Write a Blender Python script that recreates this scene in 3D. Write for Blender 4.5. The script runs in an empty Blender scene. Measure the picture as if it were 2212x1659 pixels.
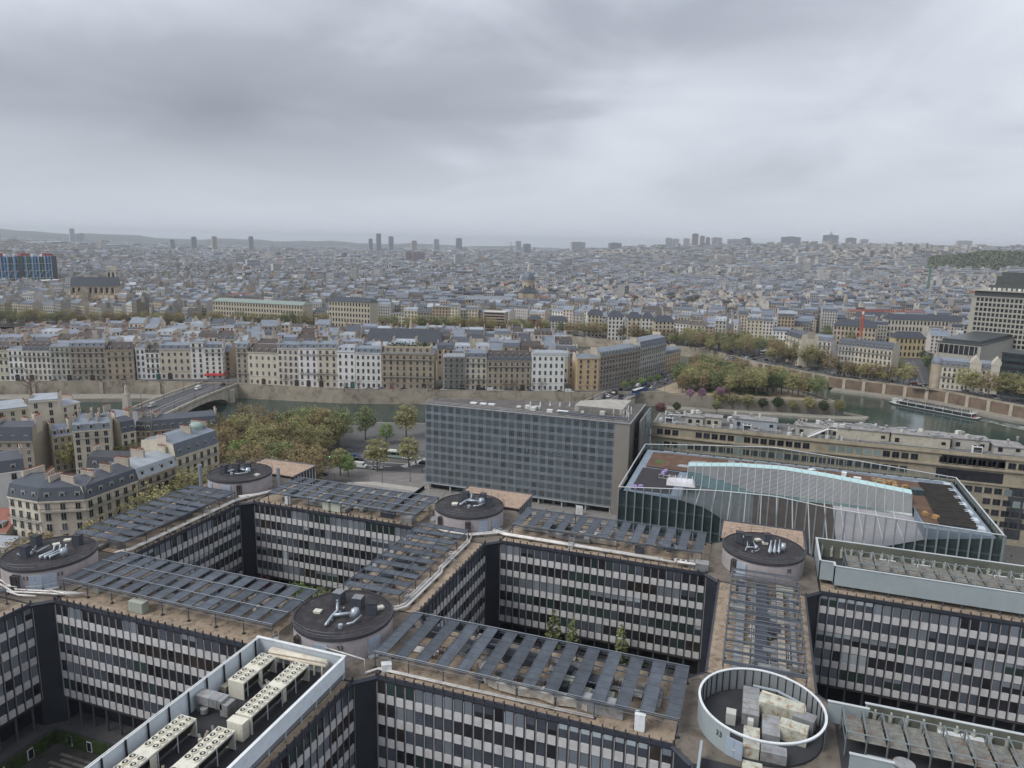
import bpy, math, random, os
import numpy as np
from mathutils import Vector, Matrix
random.seed(11)
RNG = np.random.default_rng(11)
scene = bpy.context.scene
COL = scene.collection

# ------------------------------------------------------------------ camera
PITCH, ROLL, YAW = .1898, .0195, -.3303
CAM = np.array([120.57, -90.5, 87.2])
FPX = 721.93
_d = np.array([math.sin(YAW)*math.cos(PITCH), math.cos(YAW)*math.cos(PITCH), -math.sin(PITCH)])
_r = np.array([math.cos(YAW), -math.sin(YAW), 0.0]); _u = np.cross(_r, _d)
CR = math.cos(ROLL)*_r + math.sin(ROLL)*_u
CU = -math.sin(ROLL)*_r + math.cos(ROLL)*_u
cam = bpy.data.cameras.new('camera'); camo = bpy.data.objects.new('camera', cam); COL.objects.link(camo)
cam.sensor_fit = 'HORIZONTAL'; cam.sensor_width = 36.0; cam.lens = 36.0*FPX/1024
cam.clip_start = 1.0; cam.clip_end = 60000.0
_m = Matrix(((CR[0], CU[0], -_d[0], CAM[0]), (CR[1], CU[1], -_d[1], CAM[1]), (CR[2], CU[2], -_d[2], CAM[2]), (0, 0, 0, 1)))
camo.matrix_world = _m
scene.camera = camo
SPX = 1024/2212
def ray(x, y): return _d*FPX + CR*(x*SPX-512) - CU*(y*SPX-384)
def U(x, y, z=0.0):
    v = ray(x, y); p = CAM + v*((z-CAM[2])/v[2]); return float(p[0]), float(p[1])
def UY(x, y, Y):
    v = ray(x, y); p = CAM + v*((Y-CAM[1])/v[1]); return p
def topz(px, py, wx, wy):
    """height of the pixel (px,py) above the ground point (wx,wy)"""
    v = ray(px, py); t = math.hypot(wx-CAM[0], wy-CAM[1])/math.hypot(v[0], v[1]); return float(CAM[2]+v[2]*t)

# ------------------------------------------------------------------ world, sun, exposure
SUN_AZ, SUN_EL = math.radians(-140), math.radians(48)    # azimuth measured from +Y toward +X (behind the camera, to its left)
world = bpy.data.worlds.new('World'); scene.world = world; world.use_nodes = True
wn = world.node_tree; wn.nodes.clear()
def nd(tree, typ, **kw):
    n = tree.nodes.new(typ)
    for k, v in kw.items():
        if k.startswith('i_'): n.inputs[k[2:].replace('_', ' ')].default_value = v
        else: setattr(n, k, v)
    return n
def build_world():
    L = wn.links
    out = nd(wn, 'ShaderNodeOutputWorld'); bg = nd(wn, 'ShaderNodeBackground'); bg.inputs['Strength'].default_value = 0.1
    sky = nd(wn, 'ShaderNodeTexSky', sky_type='NISHITA', sun_disc=False, sun_elevation=SUN_EL, sun_rotation=SUN_AZ)
    sky.air_density = 1.5; sky.dust_density = 3.0
    geo = nd(wn, 'ShaderNodeTexCoord')
    # project the view direction onto a cloud layer: x/(z+.12), y/(z+.12)
    sep = nd(wn, 'ShaderNodeSeparateXYZ'); L.new(geo.outputs['Generated'], sep.inputs[0])
    zc = nd(wn, 'ShaderNodeMath', operation='MAXIMUM'); L.new(sep.outputs[2], zc.inputs[0]); zc.inputs[1].default_value = 0.0
    za = nd(wn, 'ShaderNodeMath', operation='ADD'); L.new(zc.outputs[0], za.inputs[0]); za.inputs[1].default_value = .20
    dx = nd(wn, 'ShaderNodeMath', operation='DIVIDE'); L.new(sep.outputs[0], dx.inputs[0]); L.new(za.outputs[0], dx.inputs[1])
    dy = nd(wn, 'ShaderNodeMath', operation='DIVIDE'); L.new(sep.outputs[1], dy.inputs[0]); L.new(za.outputs[0], dy.inputs[1])
    cmb = nd(wn, 'ShaderNodeCombineXYZ'); L.new(dx.outputs[0], cmb.inputs[0]); L.new(dy.outputs[0], cmb.inputs[1])
    mp = nd(wn, 'ShaderNodeMapping'); L.new(cmb.outputs[0], mp.inputs[0]); mp.inputs['Location'].default_value = CLOUD_OFF; mp.inputs['Rotation'].default_value = (0, 0, CLOUD_ROT); mp.inputs['Scale'].default_value = (CLOUD_SC, CLOUD_SC, 1)
    n1 = nd(wn, 'ShaderNodeTexNoise', i_Scale=.62, i_Detail=2.0, i_Roughness=.5, i_Distortion=.4); L.new(mp.outputs[0], n1.inputs['Vector'])
    n2 = nd(wn, 'ShaderNodeTexNoise', i_Scale=2.6, i_Detail=6.0, i_Roughness=.5, i_Distortion=.5); L.new(mp.outputs[0], n2.inputs['Vector'])
    mx = nd(wn, 'ShaderNodeMix', data_type='FLOAT'); mx.inputs[0].default_value = .26
    L.new(n1.outputs[0], mx.inputs[2]); L.new(n2.outputs[0], mx.inputs[3])
    rp = nd(wn, 'ShaderNodeValToRGB'); L.new(mx.outputs[0], rp.inputs[0])
    e = rp.color_ramp.elements
    e[0].position = .31; e[0].color = (2.3/8, 2.45/8, 2.95/8, 1)
    e[1].position = .62; e[1].color = (6.7/8, 6.95/8, 7.4/8, 1)
    m = rp.color_ramp.elements.new(.455); m.color = (3.5/8, 3.72/8, 4.3/8, 1)
    m = rp.color_ramp.elements.new(.52); m.color = (5.1/8, 5.4/8, 6.1/8, 1)
    sc = nd(wn, 'ShaderNodeVectorMath', operation='SCALE'); L.new(rp.outputs[0], sc.inputs[0]); sc.inputs['Scale'].default_value = 7.3
    # the far cloud base fades to pale haze at the horizon, as haze does all round
    hz = nd(wn, 'ShaderNodeMapRange'); L.new(zc.outputs[0], hz.inputs[0]); hz.inputs[1].default_value = .02; hz.inputs[2].default_value = .16
    m2 = nd(wn, 'ShaderNodeMix', data_type='RGBA'); L.new(hz.outputs[0], m2.inputs[0])
    m2.inputs[6].default_value = (4.8, 5.15, 5.8, 1); L.new(sc.outputs[0], m2.inputs[7])
    m3 = nd(wn, 'ShaderNodeMix', data_type='RGBA'); m3.inputs[0].default_value = .93
    L.new(sky.outputs[0], m3.inputs[6]); L.new(m2.outputs[2], m3.inputs[7])
    L.new(m3.outputs[2], bg.inputs[0]); L.new(bg.outputs[0], out.inputs[0])
CLOUD_OFF = (31.0, -22.0, 6.0); CLOUD_ROT = -.6; CLOUD_SC = .55
build_world()
sl = bpy.data.lights.new('sun', 'SUN'); sl.energy = 1.5; sl.angle = math.radians(28); sl.color = (1.0, .975, .94)
so = bpy.data.objects.new('sun', sl); COL.objects.link(so)
so.location = (0, -300, 400)
_sd = Vector((math.sin(SUN_AZ)*math.cos(SUN_EL), math.cos(SUN_AZ)*math.cos(SUN_EL), math.sin(SUN_EL)))
so.rotation_euler = _sd.to_track_quat('Z', 'Y').to_euler()
scene.view_settings.view_transform = 'Standard'; scene.view_settings.look = 'None'
scene.view_settings.exposure = 0.5; scene.view_settings.gamma = 1.0
scene.render.resolution_x = 1024; scene.render.resolution_y = 768
scene.render.engine = 'CYCLES'

# ------------------------------------------------------------------ materials
MATS = {}
def mat(name, col, rough=.75, metal=0.0, var=.18, scale=.35, rnd=0.0, bump=0.0, bscale=4.0, attr=False, spec=.5, alpha=1.0, dirt=None, dscale=.8, win=False):
    """procedural surface: base colour x two world-space noises (weathering) x per-object variation"""
    if name in MATS: return MATS[name]
    m = bpy.data.materials.new(name); m.use_nodes = True; t = m.node_tree; L = t.links
    b = t.nodes['Principled BSDF']; b.inputs['Roughness'].default_value = rough; b.inputs['Metallic'].default_value = metal
    b.inputs['Specular IOR Level'].default_value = spec
    g = nd(t, 'ShaderNodeNewGeometry')
    n = nd(t, 'ShaderNodeTexNoise', i_Scale=scale, i_Detail=5.0, i_Roughness=.65); L.new(g.outputs['Position'], n.inputs['Vector'])
    mr = nd(t, 'ShaderNodeMapRange'); L.new(n.outputs[0], mr.inputs[0])
    mr.inputs[1].default_value = .3; mr.inputs[2].default_value = .7; mr.inputs[3].default_value = 1-var; mr.inputs[4].default_value = 1+var
    fac = mr.outputs[0]
    if rnd:
        oi = nd(t, 'ShaderNodeObjectInfo'); r2 = nd(t, 'ShaderNodeMapRange'); L.new(oi.outputs['Random'], r2.inputs[0])
        r2.inputs[3].default_value = 1-rnd; r2.inputs[4].default_value = 1+rnd
        mm = nd(t, 'ShaderNodeMath', operation='MULTIPLY'); L.new(fac, mm.inputs[0]); L.new(r2.outputs[0], mm.inputs[1]); fac = mm.outputs[0]
    if attr:
        a = nd(t, 'ShaderNodeAttribute', attribute_name='Col'); base = a.outputs['Color']
    else:
        c = nd(t, 'ShaderNodeRGB'); c.outputs[0].default_value = (*col, 1); base = c.outputs[0]
    if dirt:
        dn = nd(t, 'ShaderNodeTexNoise', i_Scale=dscale, i_Detail=6.0, i_Roughness=.7); L.new(g.outputs['Position'], dn.inputs['Vector'])
        dr = nd(t, 'ShaderNodeMapRange'); L.new(dn.outputs[0], dr.inputs[0]); dr.inputs[1].default_value = .5; dr.inputs[2].default_value = .66
        dm = nd(t, 'ShaderNodeMix', data_type='RGBA'); L.new(dr.outputs[0], dm.inputs[0]); L.new(base, dm.inputs[6]); dm.inputs[7].default_value = (*dirt, 1)
        base = dm.outputs[2]
    if win:
        # rows of far windows, laid out in metres along each wall (UV), only where the houses are too far to build them
        uv = nd(t, 'ShaderNodeUVMap'); s = nd(t, 'ShaderNodeSeparateXYZ'); L.new(uv.outputs[0], s.inputs[0])
        def frac(o, per, lo, hi):
            d_ = nd(t, 'ShaderNodeMath', operation='DIVIDE'); L.new(o, d_.inputs[0]); d_.inputs[1].default_value = per
            f_ = nd(t, 'ShaderNodeMath', operation='FRACT'); L.new(d_.outputs[0], f_.inputs[0])
            a_ = nd(t, 'ShaderNodeMath', operation='GREATER_THAN'); L.new(f_.outputs[0], a_.inputs[0]); a_.inputs[1].default_value = lo
            b_ = nd(t, 'ShaderNodeMath', operation='LESS_THAN'); L.new(f_.outputs[0], b_.inputs[0]); b_.inputs[1].default_value = hi
            c_ = nd(t, 'ShaderNodeMath', operation='MULTIPLY'); L.new(a_.outputs[0], c_.inputs[0]); L.new(b_.outputs[0], c_.inputs[1]); return c_.outputs[0]
        w = nd(t, 'ShaderNodeMath', operation='MULTIPLY'); L.new(frac(s.outputs[0], 2.6, .28, .76), w.inputs[0]); L.new(frac(s.outputs[1], 3.1, .25, .86), w.inputs[1])
        p = nd(t, 'ShaderNodeMath', operation='GREATER_THAN'); L.new(s.outputs[0], p.inputs[0]); p.inputs[1].default_value = .05
        w2 = nd(t, 'ShaderNodeMath', operation='MULTIPLY'); L.new(w.outputs[0], w2.inputs[0]); L.new(p.outputs[0], w2.inputs[1])
        dm = nd(t, 'ShaderNodeMix', data_type='RGBA'); L.new(w2.outputs[0], dm.inputs[0]); L.new(base, dm.inputs[6]); dm.inputs[7].default_value = (.035, .037, .042, 1)
        base = dm.outputs[2]
    ml = nd(t, 'ShaderNodeVectorMath', operation='SCALE'); L.new(base, ml.inputs[0]); L.new(fac, ml.inputs['Scale'])
    L.new(ml.outputs[0], b.inputs['Base Color'])
    if bump:
        bn = nd(t, 'ShaderNodeTexNoise', i_Scale=bscale, i_Detail=4.0); L.new(g.outputs['Position'], bn.inputs['Vector'])
        bp = nd(t, 'ShaderNodeBump', i_Strength=bump, i_Distance=.1); L.new(bn.outputs[0], bp.inputs['Height']); L.new(bp.outputs[0], b.inputs['Normal'])
    if alpha < 1: b.inputs['Alpha'].default_value = alpha
    MATS[name] = m; return m

# ------------------------------------------------------------------ mesh building
class MB:
    def __init__(s): s.v = []; s.f = []; s.m = []; s.c = []; s.uv = None
    def _add(s, vs, fs, m=0, c=None):
        o = len(s.v); s.v += vs
        for f in fs: s.f.append(tuple(i+o for i in f)); s.m.append(m); s.c.append(c)
        return s
    def quad(s, a, b, c_, d_, m=0, c=None): return s._add([a, b, c_, d_], [(0, 1, 2, 3)], m, c)
    def poly(s, pts, m=0, c=None): return s._add(list(pts), [tuple(range(len(pts)))], m, c)
    def box(s, x0, y0, z0, x1, y1, z1, m=0, c=None):
        return s._add([(x0,y0,z0),(x1,y0,z0),(x1,y1,z0),(x0,y1,z0),(x0,y0,z1),(x1,y0,z1),(x1,y1,z1),(x0,y1,z1)],
                      [(3,2,1,0),(4,5,6,7),(0,1,5,4),(1,2,6,5),(2,3,7,6),(3,0,4,7)], m, c)
    def obox(s, cx, cy, z0, lx, ly, h, rz=0, m=0, c=None, taper=1.0):
        ca, sa = math.cos(rz), math.sin(rz); vs = []
        for zz, k in ((z0, 1), (z0+h, taper)):
            for a, b in ((-1,-1),(1,-1),(1,1),(-1,1)):
                x, y = a*lx/2*k, b*ly/2*k; vs.append((cx+x*ca-y*sa, cy+x*sa+y*ca, zz))
        return s._add(vs, [(3,2,1,0),(4,5,6,7),(0,1,5,4),(1,2,6,5),(2,3,7,6),(3,0,4,7)], m, c)
    def prism(s, pts, z0, z1, m=0, mt=None, c=None, ct=None, bottom=True):
        n = len(pts); mt = m if mt is None else mt
        vs = [(p[0], p[1], z0) for p in pts]+[(p[0], p[1], z1) for p in pts]
        fs = [(i, (i+1) % n, n+(i+1) % n, n+i) for i in range(n)]
        s._add(vs, fs, m, c); s._add(vs[n:], [tuple(range(n))], mt, ct or c)
        if bottom: s._add(vs[:n], [tuple(reversed(range(n)))], m, c)
        return s
    def cyl(s, cx, cy, z0, z1, r, n=12, m=0, mt=None, r1=None, c=None, cap=True):
        r1 = r if r1 is None else r1
        vs = [(cx+r*math.cos(2*math.pi*i/n), cy+r*math.sin(2*math.pi*i/n), z0) for i in range(n)]
        vs += [(cx+r1*math.cos(2*math.pi*i/n), cy+r1*math.sin(2*math.pi*i/n), z1) for i in range(n)]
        s._add(vs, [(i, (i+1) % n, n+(i+1) % n, n+i) for i in range(n)], m, c)
        if cap: s._add(vs[n:], [tuple(range(n))], m if mt is None else mt, c)
        return s
    def ring(s, cx, cy, z0, z1, r0, r1, n=48, m=0, c=None):
        for i in range(n):
            a, b = 2*math.pi*i/n, 2*math.pi*(i+1)/n
            P = lambda r, t, z: (cx+r*math.cos(t), cy+r*math.sin(t), z)
            s.quad(P(r1,a,z0), P(r1,b,z0), P(r1,b,z1), P(r1,a,z1), m, c)
            s.quad(P(r0,b,z0), P(r0,a,z0), P(r0,a,z1), P(r0,b,z1), m, c)
            s.quad(P(r1,a,z1), P(r1,b,z1), P(r0,b,z1), P(r0,a,z1), m, c)
        return s
    def tube(s, pts, r, n=6, m=0, c=None, closed=False):
        pts = [Vector(p) for p in pts]; N = len(pts); rings = []
        for i, p in enumerate(pts):
            a = pts[(i-1) % N] if (i or closed) else p; b = pts[(i+1) % N] if (i < N-1 or closed) else p
            t = (b-a).normalized() if (b-a).length > 1e-9 else Vector((1,0,0))
            up = Vector((0,0,1)) if abs(t.z) < .9 else Vector((1,0,0))
            e1 = t.cross(up).normalized(); e2 = e1.cross(t).normalized()
            k = 1.0
            if 0 < i < N-1:
                d1 = (p-a).normalized(); k = 1/max(.5, d1.dot(t))
            rr = r[i] if isinstance(r, (list, tuple)) else r
            rings.append([tuple(p+e1*(rr*k*math.cos(2*math.pi*j/n))+e2*(rr*math.sin(2*math.pi*j/n))) for j in range(n)])
        vs = [q for rg in rings for q in rg]; fs = []
        for i in range(N if closed else N-1):
            i2 = (i+1) % N
            for j in range(n): fs.append((i*n+j, i*n+(j+1) % n, i2*n+(j+1) % n, i2*n+j))
        if not closed: fs += [tuple(reversed(range(n))), tuple((N-1)*n+j for j in range(n))]
        return s._add(vs, fs, m, c)
    def bar(s, a, b, w, m=0, c=None): return s.tube([a, b], w*.7071, 4, m, c)
    def mesh(s, name, mats, smooth=False):
        me = bpy.data.meshes.new(name); me.from_pydata(s.v, [], s.f)
        if not isinstance(mats, (list, tuple)): mats = [mats]
        for q in mats: me.materials.append(q)
        if len(mats) > 1: me.polygons.foreach_set('material_index', s.m)
        if any(c is not None for c in s.c):
            at = me.attributes.new('Col', 'FLOAT_COLOR', 'FACE')
            arr = np.ones((len(s.f), 4), np.float32)
            for i, c in enumerate(s.c):
                if c is not None: arr[i, :3] = c
            at.data.foreach_set('color', arr.ravel())
        if smooth: me.polygons.foreach_set('use_smooth', [True]*len(s.f))
        me.update(); return me
def ob(name, me, par=None, loc=(0,0,0), rz=0.0, sc=None, kind=None, label=None):
    o = bpy.data.objects.new(name, me); COL.objects.link(o)
    if par is not None: o.parent = par
    o.location = loc
    if rz: o.rotation_euler = (0, 0, rz)
    if sc is not None: o.scale = sc
    if kind: o['kind'] = kind
    if label: o['label'] = label
    return o
def thing(name, label, cat, loc=(0,0,0), rz=0.0, group=None):
    o = ob(name, None, None, loc, rz); o.empty_display_size = .5; tag(o, label, cat, group); return o
def tag(o, label, cat, group=None):
    o['label'] = label; o['category'] = cat
    if group: o['group'] = group
    return o
def struct(name, me, kind='structure', loc=(0,0,0)):
    o = ob(name, me, None, loc); o['kind'] = kind; return o
def clone(src, loc=None, rz=None, label=None, group=None, sc=None, par=None, mats=None):
    """copy of a thing with copies of its parts and sub-parts"""
    c = src.copy(); COL.objects.link(c); c.parent = par
    if loc is not None: c.location = loc
    if rz is not None: c.rotation_euler = (0, 0, rz)
    if sc is not None: c.scale = sc
    if label: c['label'] = label
    if group: c['group'] = group
    for ch in KIDS.get(src.name, ()): clone(ch, par=c)
    return c
KIDS = {}
def regkids(o):
    KIDS[o.name] = list(o.children)
    for c in KIDS[o.name]: regkids(c)
def lerp(a, b, t): return a+(b-a)*t
# ================================================================== campus: raised slab, wings, rotundas
LX, LY, HB, X0, BAY, NFL = 62.3, 51.8, 7.65, 10.15, 1.5, 5
ZS, ZF, ZR, FH = 3.0, 8.0, 26.0, 3.5
gravel = mat('gravel', (.335,.265,.195), .95, var=.25, scale=.5, bump=.6, bscale=9, dirt=(.15,.115,.085), dscale=1.1)
gravel2 = mat('gravel_pale', (.40,.29,.215), .95, var=.2, scale=.6, bump=.6, bscale=9, dirt=(.22,.165,.13), dscale=1.9)
slate = mat('slate_fascia', (.035,.04,.055), .5, var=.25)
core_m = mat('dark_frame', (.022,.022,.027), .55, var=.3)
panel_m = mat('pale_panel', (.565,.565,.565), .6, var=.10, scale=.8, rnd=.07, dirt=(.47,.46,.455), dscale=.5)
fin_d = mat('fin_dark', (.062,.055,.058), .6, var=.25)
fin_l = mat('fin_light', (.46,.46,.48), .45, metal=.3, var=.15)
glassmats = [mat('glass_dark', (.024,.026,.032), .12, var=.4, rnd=.4), mat('glass_grey', (.068,.079,.10), .2, var=.2, rnd=.25),
             mat('glass_blind', (.17,.195,.225), .35, var=.12, rnd=.25), mat('glass_green', (.030,.048,.046), .15, var=.25, rnd=.3),
             mat('glass_brown', (.036,.029,.026), .2, var=.5, rnd=.3), mat('glass_pale', (.36,.42,.45), .4, var=.1, rnd=.12)]
grate = mat('grating', (.082,.098,.120), .6, metal=.1, var=.3, scale=.6, rnd=.22, alpha=.9)
steel_d = mat('steel_dark', (.10,.115,.14), .5, metal=.3, var=.2)
steel_l = mat('steel_light', (.42,.43,.44), .4, metal=.3, var=.2)
pipe_w = mat('pipe_white', (.70,.68,.65), .4, metal=.1, var=.12, dirt=(.45,.42,.38))
pipe_d = mat('pipe_dark', (.07,.06,.06), .6, var=.3)
duct_m = mat('duct_zinc', (.33,.34,.35), .45, metal=.35, var=.25, dirt=(.24,.20,.16))
duct_b = mat('duct_beige', (.46,.42,.35), .6, var=.2, dirt=(.28,.20,.13))
cab_m = mat('cabinet', (.55,.56,.52), .5, var=.12, rnd=.2)
box_d = mat('box_dark', (.055,.062,.08), .55, var=.2)
drum_m = mat('drum_concrete', (.40,.365,.37), .8, var=.10, scale=.5, dirt=(.33,.30,.30), dscale=.4)
bitumen = mat('bitumen', (.024,.021,.024), .7, var=.45, scale=.8, dirt=(.05,.043,.042), dscale=.4)
rim_m = mat('rim_dark', (.05,.048,.055), .6, var=.25)
door_m = mat('door_blue', (.36,.42,.50), .5, var=.12)
white_m = mat('white_paint', (.74,.77,.78), .45, var=.07, dirt=(.6,.62,.62))
panelgrey = mat('cladding_grey', (.33,.385,.40), .45, var=.08, dirt=(.34,.39,.41))
pave = mat('court_paving', (.19,.175,.155), .9, var=.3, scale=.7)
ivy = mat('ivy', (.045,.075,.02), .9, var=.5, scale=2.0, bump=1.0, bscale=3)
black_t = mat('text_black', (.015,.015,.015), .6)

# shared piece meshes
BW = 1.1
win_me = [MB().box(-BW/2,-.10,0, BW/2,.0,1.96).mesh('window', g) for g in glassmats]
_p = MB(); ch = .06
_pts = [(-BW/2+ch,0),(BW/2-ch,0),(BW/2,ch),(BW/2,1.36-ch),(BW/2-ch,1.36),(-BW/2+ch,1.36),(-BW/2,1.36-ch),(-BW/2,ch)]
_p._add([(x,-.2,z) for x,z in _pts]+[(x,0,z) for x,z in _pts], [tuple(range(8))]+[(i, (i+8), (i+1) % 8+8, (i+1) % 8) for i in range(8)])
pan_me = _p.mesh('panel', panel_m)
_f = MB().box(-.085,-.22,0, .085,.02,ZR-ZF+.8, 0).box(.085,-.2,.1, .2,0,ZR-ZF-.75, 1)
fin_me = _f.mesh('fin', [fin_d, fin_l])
col_me = MB().cyl(0,0,0,ZF-ZS-.02,.2,8).mesh('column', steel_d)
_run = [0]
for (ka, kb, f) in ((0,2,.45),(1,5,.35),(0,1,.6),(3,2,.3)):   # half lowered blinds
    win_me.append(MB().box(-BW/2,-.10,0,BW/2,.0,1.96*(1-f),0).box(-BW/2,-.11,1.96*(1-f),BW/2,.0,1.96,1).mesh('window', [glassmats[ka], glassmats[kb]]))
def winkind(style):
    return random.choices(range(10), list(style)+[.5,.4,.7,.3])[0]
def facade(par, ax, ay, n, rot, style, rows=NFL, cols=True):
    """n bays starting at (ax,ay); rot = direction of the facade (0: along +X facing -Y; pi/2: along +Y facing +X)"""
    ca, sa = math.cos(rot), math.sin(rot)
    W = lambda s, o, z: (ax+s*ca-o*sa, ay+s*sa+o*ca, z)   # o>0 goes inside
    for r in range(NFL-rows, NFL):
        k = winkind(style)
        for i in range(n):
            if random.random() < .42: k = winkind(style)
            s = (i+.5)*BAY+.04
            z = ZF+r*FH
            ob('window', win_me[k], par, W(s, 0, z+1.45), rot)
            ob('panel', pan_me, par, W(s, 0, z+.06), rot)
    for i in range(n+1): ob('fin', fin_me, par, W(i*BAY, 0, ZF), rot)
    L = n*BAY
    for r in range(NFL+1):
        if NFL-r > rows+.5: continue
        z = ZF+r*FH
        m = MB().box(0,-.12,-.05, L,0,.05 if r < NFL else .06); ob('rail', m.mesh('rail', fin_d), par, W(0,0,z), rot)
    ob('fascia', MB().box(0,-.16,0,L,.0,.54).box(0,-.3,.2,L,-.16,.3).mesh('fascia', slate), par, W(0,0,ZR-.48), rot)
    if cols:
        ob('soffit_beam', MB().box(0,-.1,-.45,L,.3,-.06).mesh('soffit_beam', fin_d), par, W(0,0,ZF), rot)
        for i in range(0, n+1, 2): ob('column', col_me, par, W(i*BAY, .35, ZS), rot)

WINGS = {}
GREEN = [4, 4, 1.6, 3.2, .35, .35]; MIX = [3, 4, 3, 1.2, .5, .4]; GREY = [4.5, 4, 1.2, 1.2, .3, .15]
def wing(key, label, x0, y0, x1, y1, faces, style, rows=NFL, top=gravel, cols=True):
    t = thing('campus_wing', label, 'building', ((x0+x1)/2, (y0+y1)/2, 0)); WINGS[key] = t
    cx, cy = (x0+x1)/2, (y0+y1)/2
    e = .02
    m = MB().box(x0-cx, y0-cy, ZF, x1-cx, y1-cy, ZR-.02)
    ob('body', m.mesh('body', core_m), t)
    ob('roof', MB().box(x0-cx+.25, y0-cy+.25, ZR-.02, x1-cx-.0, y1-cy-.25, ZR+.05).mesh('roof', top), t)
    for nm, b in (('front', (x0-cx, y0-cy-.05, x1-cx, y0-cy+.25)), ('back', (x0-cx, y1-cy-.25, x1-cx, y1-cy+.05))) if (x1-x0) > (y1-y0) else \
                 (('front', (x0-cx-.05, y0-cy, x0-cx+.25, y1-cy)), ('back', (x1-cx-.25, y0-cy, x1-cx+.05, y1-cy))):
        ob('parapet', MB().box(b[0], b[1], ZR+.05, b[2], b[3], ZR+.16).mesh('parapet', slate), t)
    ob('undercroft', MB().box(x0-cx+(2.6 if y1-y0 > x1-x0 else -2), y0-cy+(2.6 if y1-y0 < x1-x0 else -2), ZS, x1-cx-(2.6 if y1-y0 > x1-x0 else -2), y1-cy-(2.6 if y1-y0 < x1-x0 else -2), ZF-.01).mesh('undercroft', core_m), t)
    for side in faces:
        if side == 'S': facade(t, x0-cx, y0-cy, int(round((x1-x0)/BAY)), 0, style, rows, cols)
        if side == 'E': facade(t, x1-cx, y0-cy, int(round((y1-y0)/BAY)), math.pi/2, style, rows, cols)
    return t
xa, xb, xc, xd = 0.0, LX, 2*LX, 3*LX
ya, yb, yn = 0.0, LY, -LY
wing('CB', 'dark glazed office wing behind the shrubs of the planted court', xa+X0, yb-HB, xb-X0, yb+HB, 'S', MIX)
wing('BE', 'long office wing with green tinted windows behind three slim court trees', xb+X0, yb-HB, xc-X0, yb+HB, 'S', GREEN)
wing('EG', 'office wing beside rotunda 32 carrying a long pale grey plant enclosure', xc+X0, yb-HB, xd-X0, yb+HB, 'S', MIX)
wing('DA', 'office wing with broad gravel roof edge from rotunda 13 to rotunda 23', xa+X0, ya-HB, xb-X0, ya+HB, 'S', GREY)
wing('AF', 'office wing with wide slatted roof screen between rotunda 23 and the white ringed rotunda', xb+X0, ya-HB, xc-X0, ya+HB, 'S', MIX, rows=4, cols=False)
wing('FH', 'office wing carrying rusty duct rows beside the white ringed rotunda', xc+X0, ya-HB, xd-X0, ya+HB, '', MIX)
wing('DC', 'narrow office wing seen edge on with long white pipes on its roof beside yellow trees', xa-HB, ya+X0, xa+HB, yb-X0, 'E', GREY)
wing('AB', 'office wing with pale spandrels and twin white pipes behind rotunda 23', xb-HB, ya+X0, xb+HB, yb-X0, 'E', GREY)
wing('FE', 'office wing between rotunda 32 and the white ringed rotunda, under bare steel beams', xc-HB, ya+X0, xc+HB, yb-X0, '', MIX)
wing('DD', 'office wing below rotunda 13 standing on columns over the sunken court', xa-HB, yn+X0, xa+HB, ya-X0, 'E', MIX)
wing('AA', 'office wing carrying the white walled chiller enclosure below rotunda 23', xb-HB, yn+X0, xb+HB, ya-X0, 'E', MIX, cols=False)
wing('FF', 'office wing below the white ringed rotunda with a dark plant deck', xc-HB, yn+X0, xc+HB, ya-X0, '', MIX, top=bitumen)
# raised slab and courts (the setting)
sl_m = mat('slab_concrete', (.085,.083,.086), .9, var=.25)
m = MB()
for (a, b, c, d_) in [(xa-14, yn-12, xa+9.5, yb+26), (xb-9.5, yn-12, xb+9.5, yb+26), (xc-9.5, yn-12, xc+9.5, yb+26)]:
    m.box(a, b, 0.004, c, d_, ZS)
for (a, b) in [(xa+9.5, xb-9.5), (xb+9.5, xc-9.5), (xc+9.5, xd+12)]:
    m.box(a, yb-9.5, 0.004, b, yb+26, ZS); m.box(a, ya-9.5, 0.004, b, ya+9.5, ZS)
struct('podium_slab', m.mesh('podium_slab', sl_m))
court = struct('courtyard_floor', MB().box(xa+9.5, yn-20, .004, xb-9.5, ya-9.5, .06).box(xa+9.5, ya+9.5, .004, xb-9.5, yb-9.5, 2.2).box(xb+9.5, ya+9.5, .004, xc-9.5, yb-9.5, 2.2).box(xc+9.5, ya+9.5, .004, xd, yb-9.5, 2.2).mesh('courtyard_floor', mat('court_dark', (.07,.065,.06), .95, var=.3)))
# paving strips of the sunken court, each slab a piece
pv = [MB().box(0,0,0, 2.6,.52,.05).mesh('paving_slab', mat('paving_a', (.20,.185,.16), .9, var=.2, rnd=.25))]
for i in range(14):
    for j in range(9):
        ob('paving_slab', pv[0], court, (xa+13+i*2.75+(j % 2)*1.3, ya-11.5-j*1.05-.5, .062))
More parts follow.
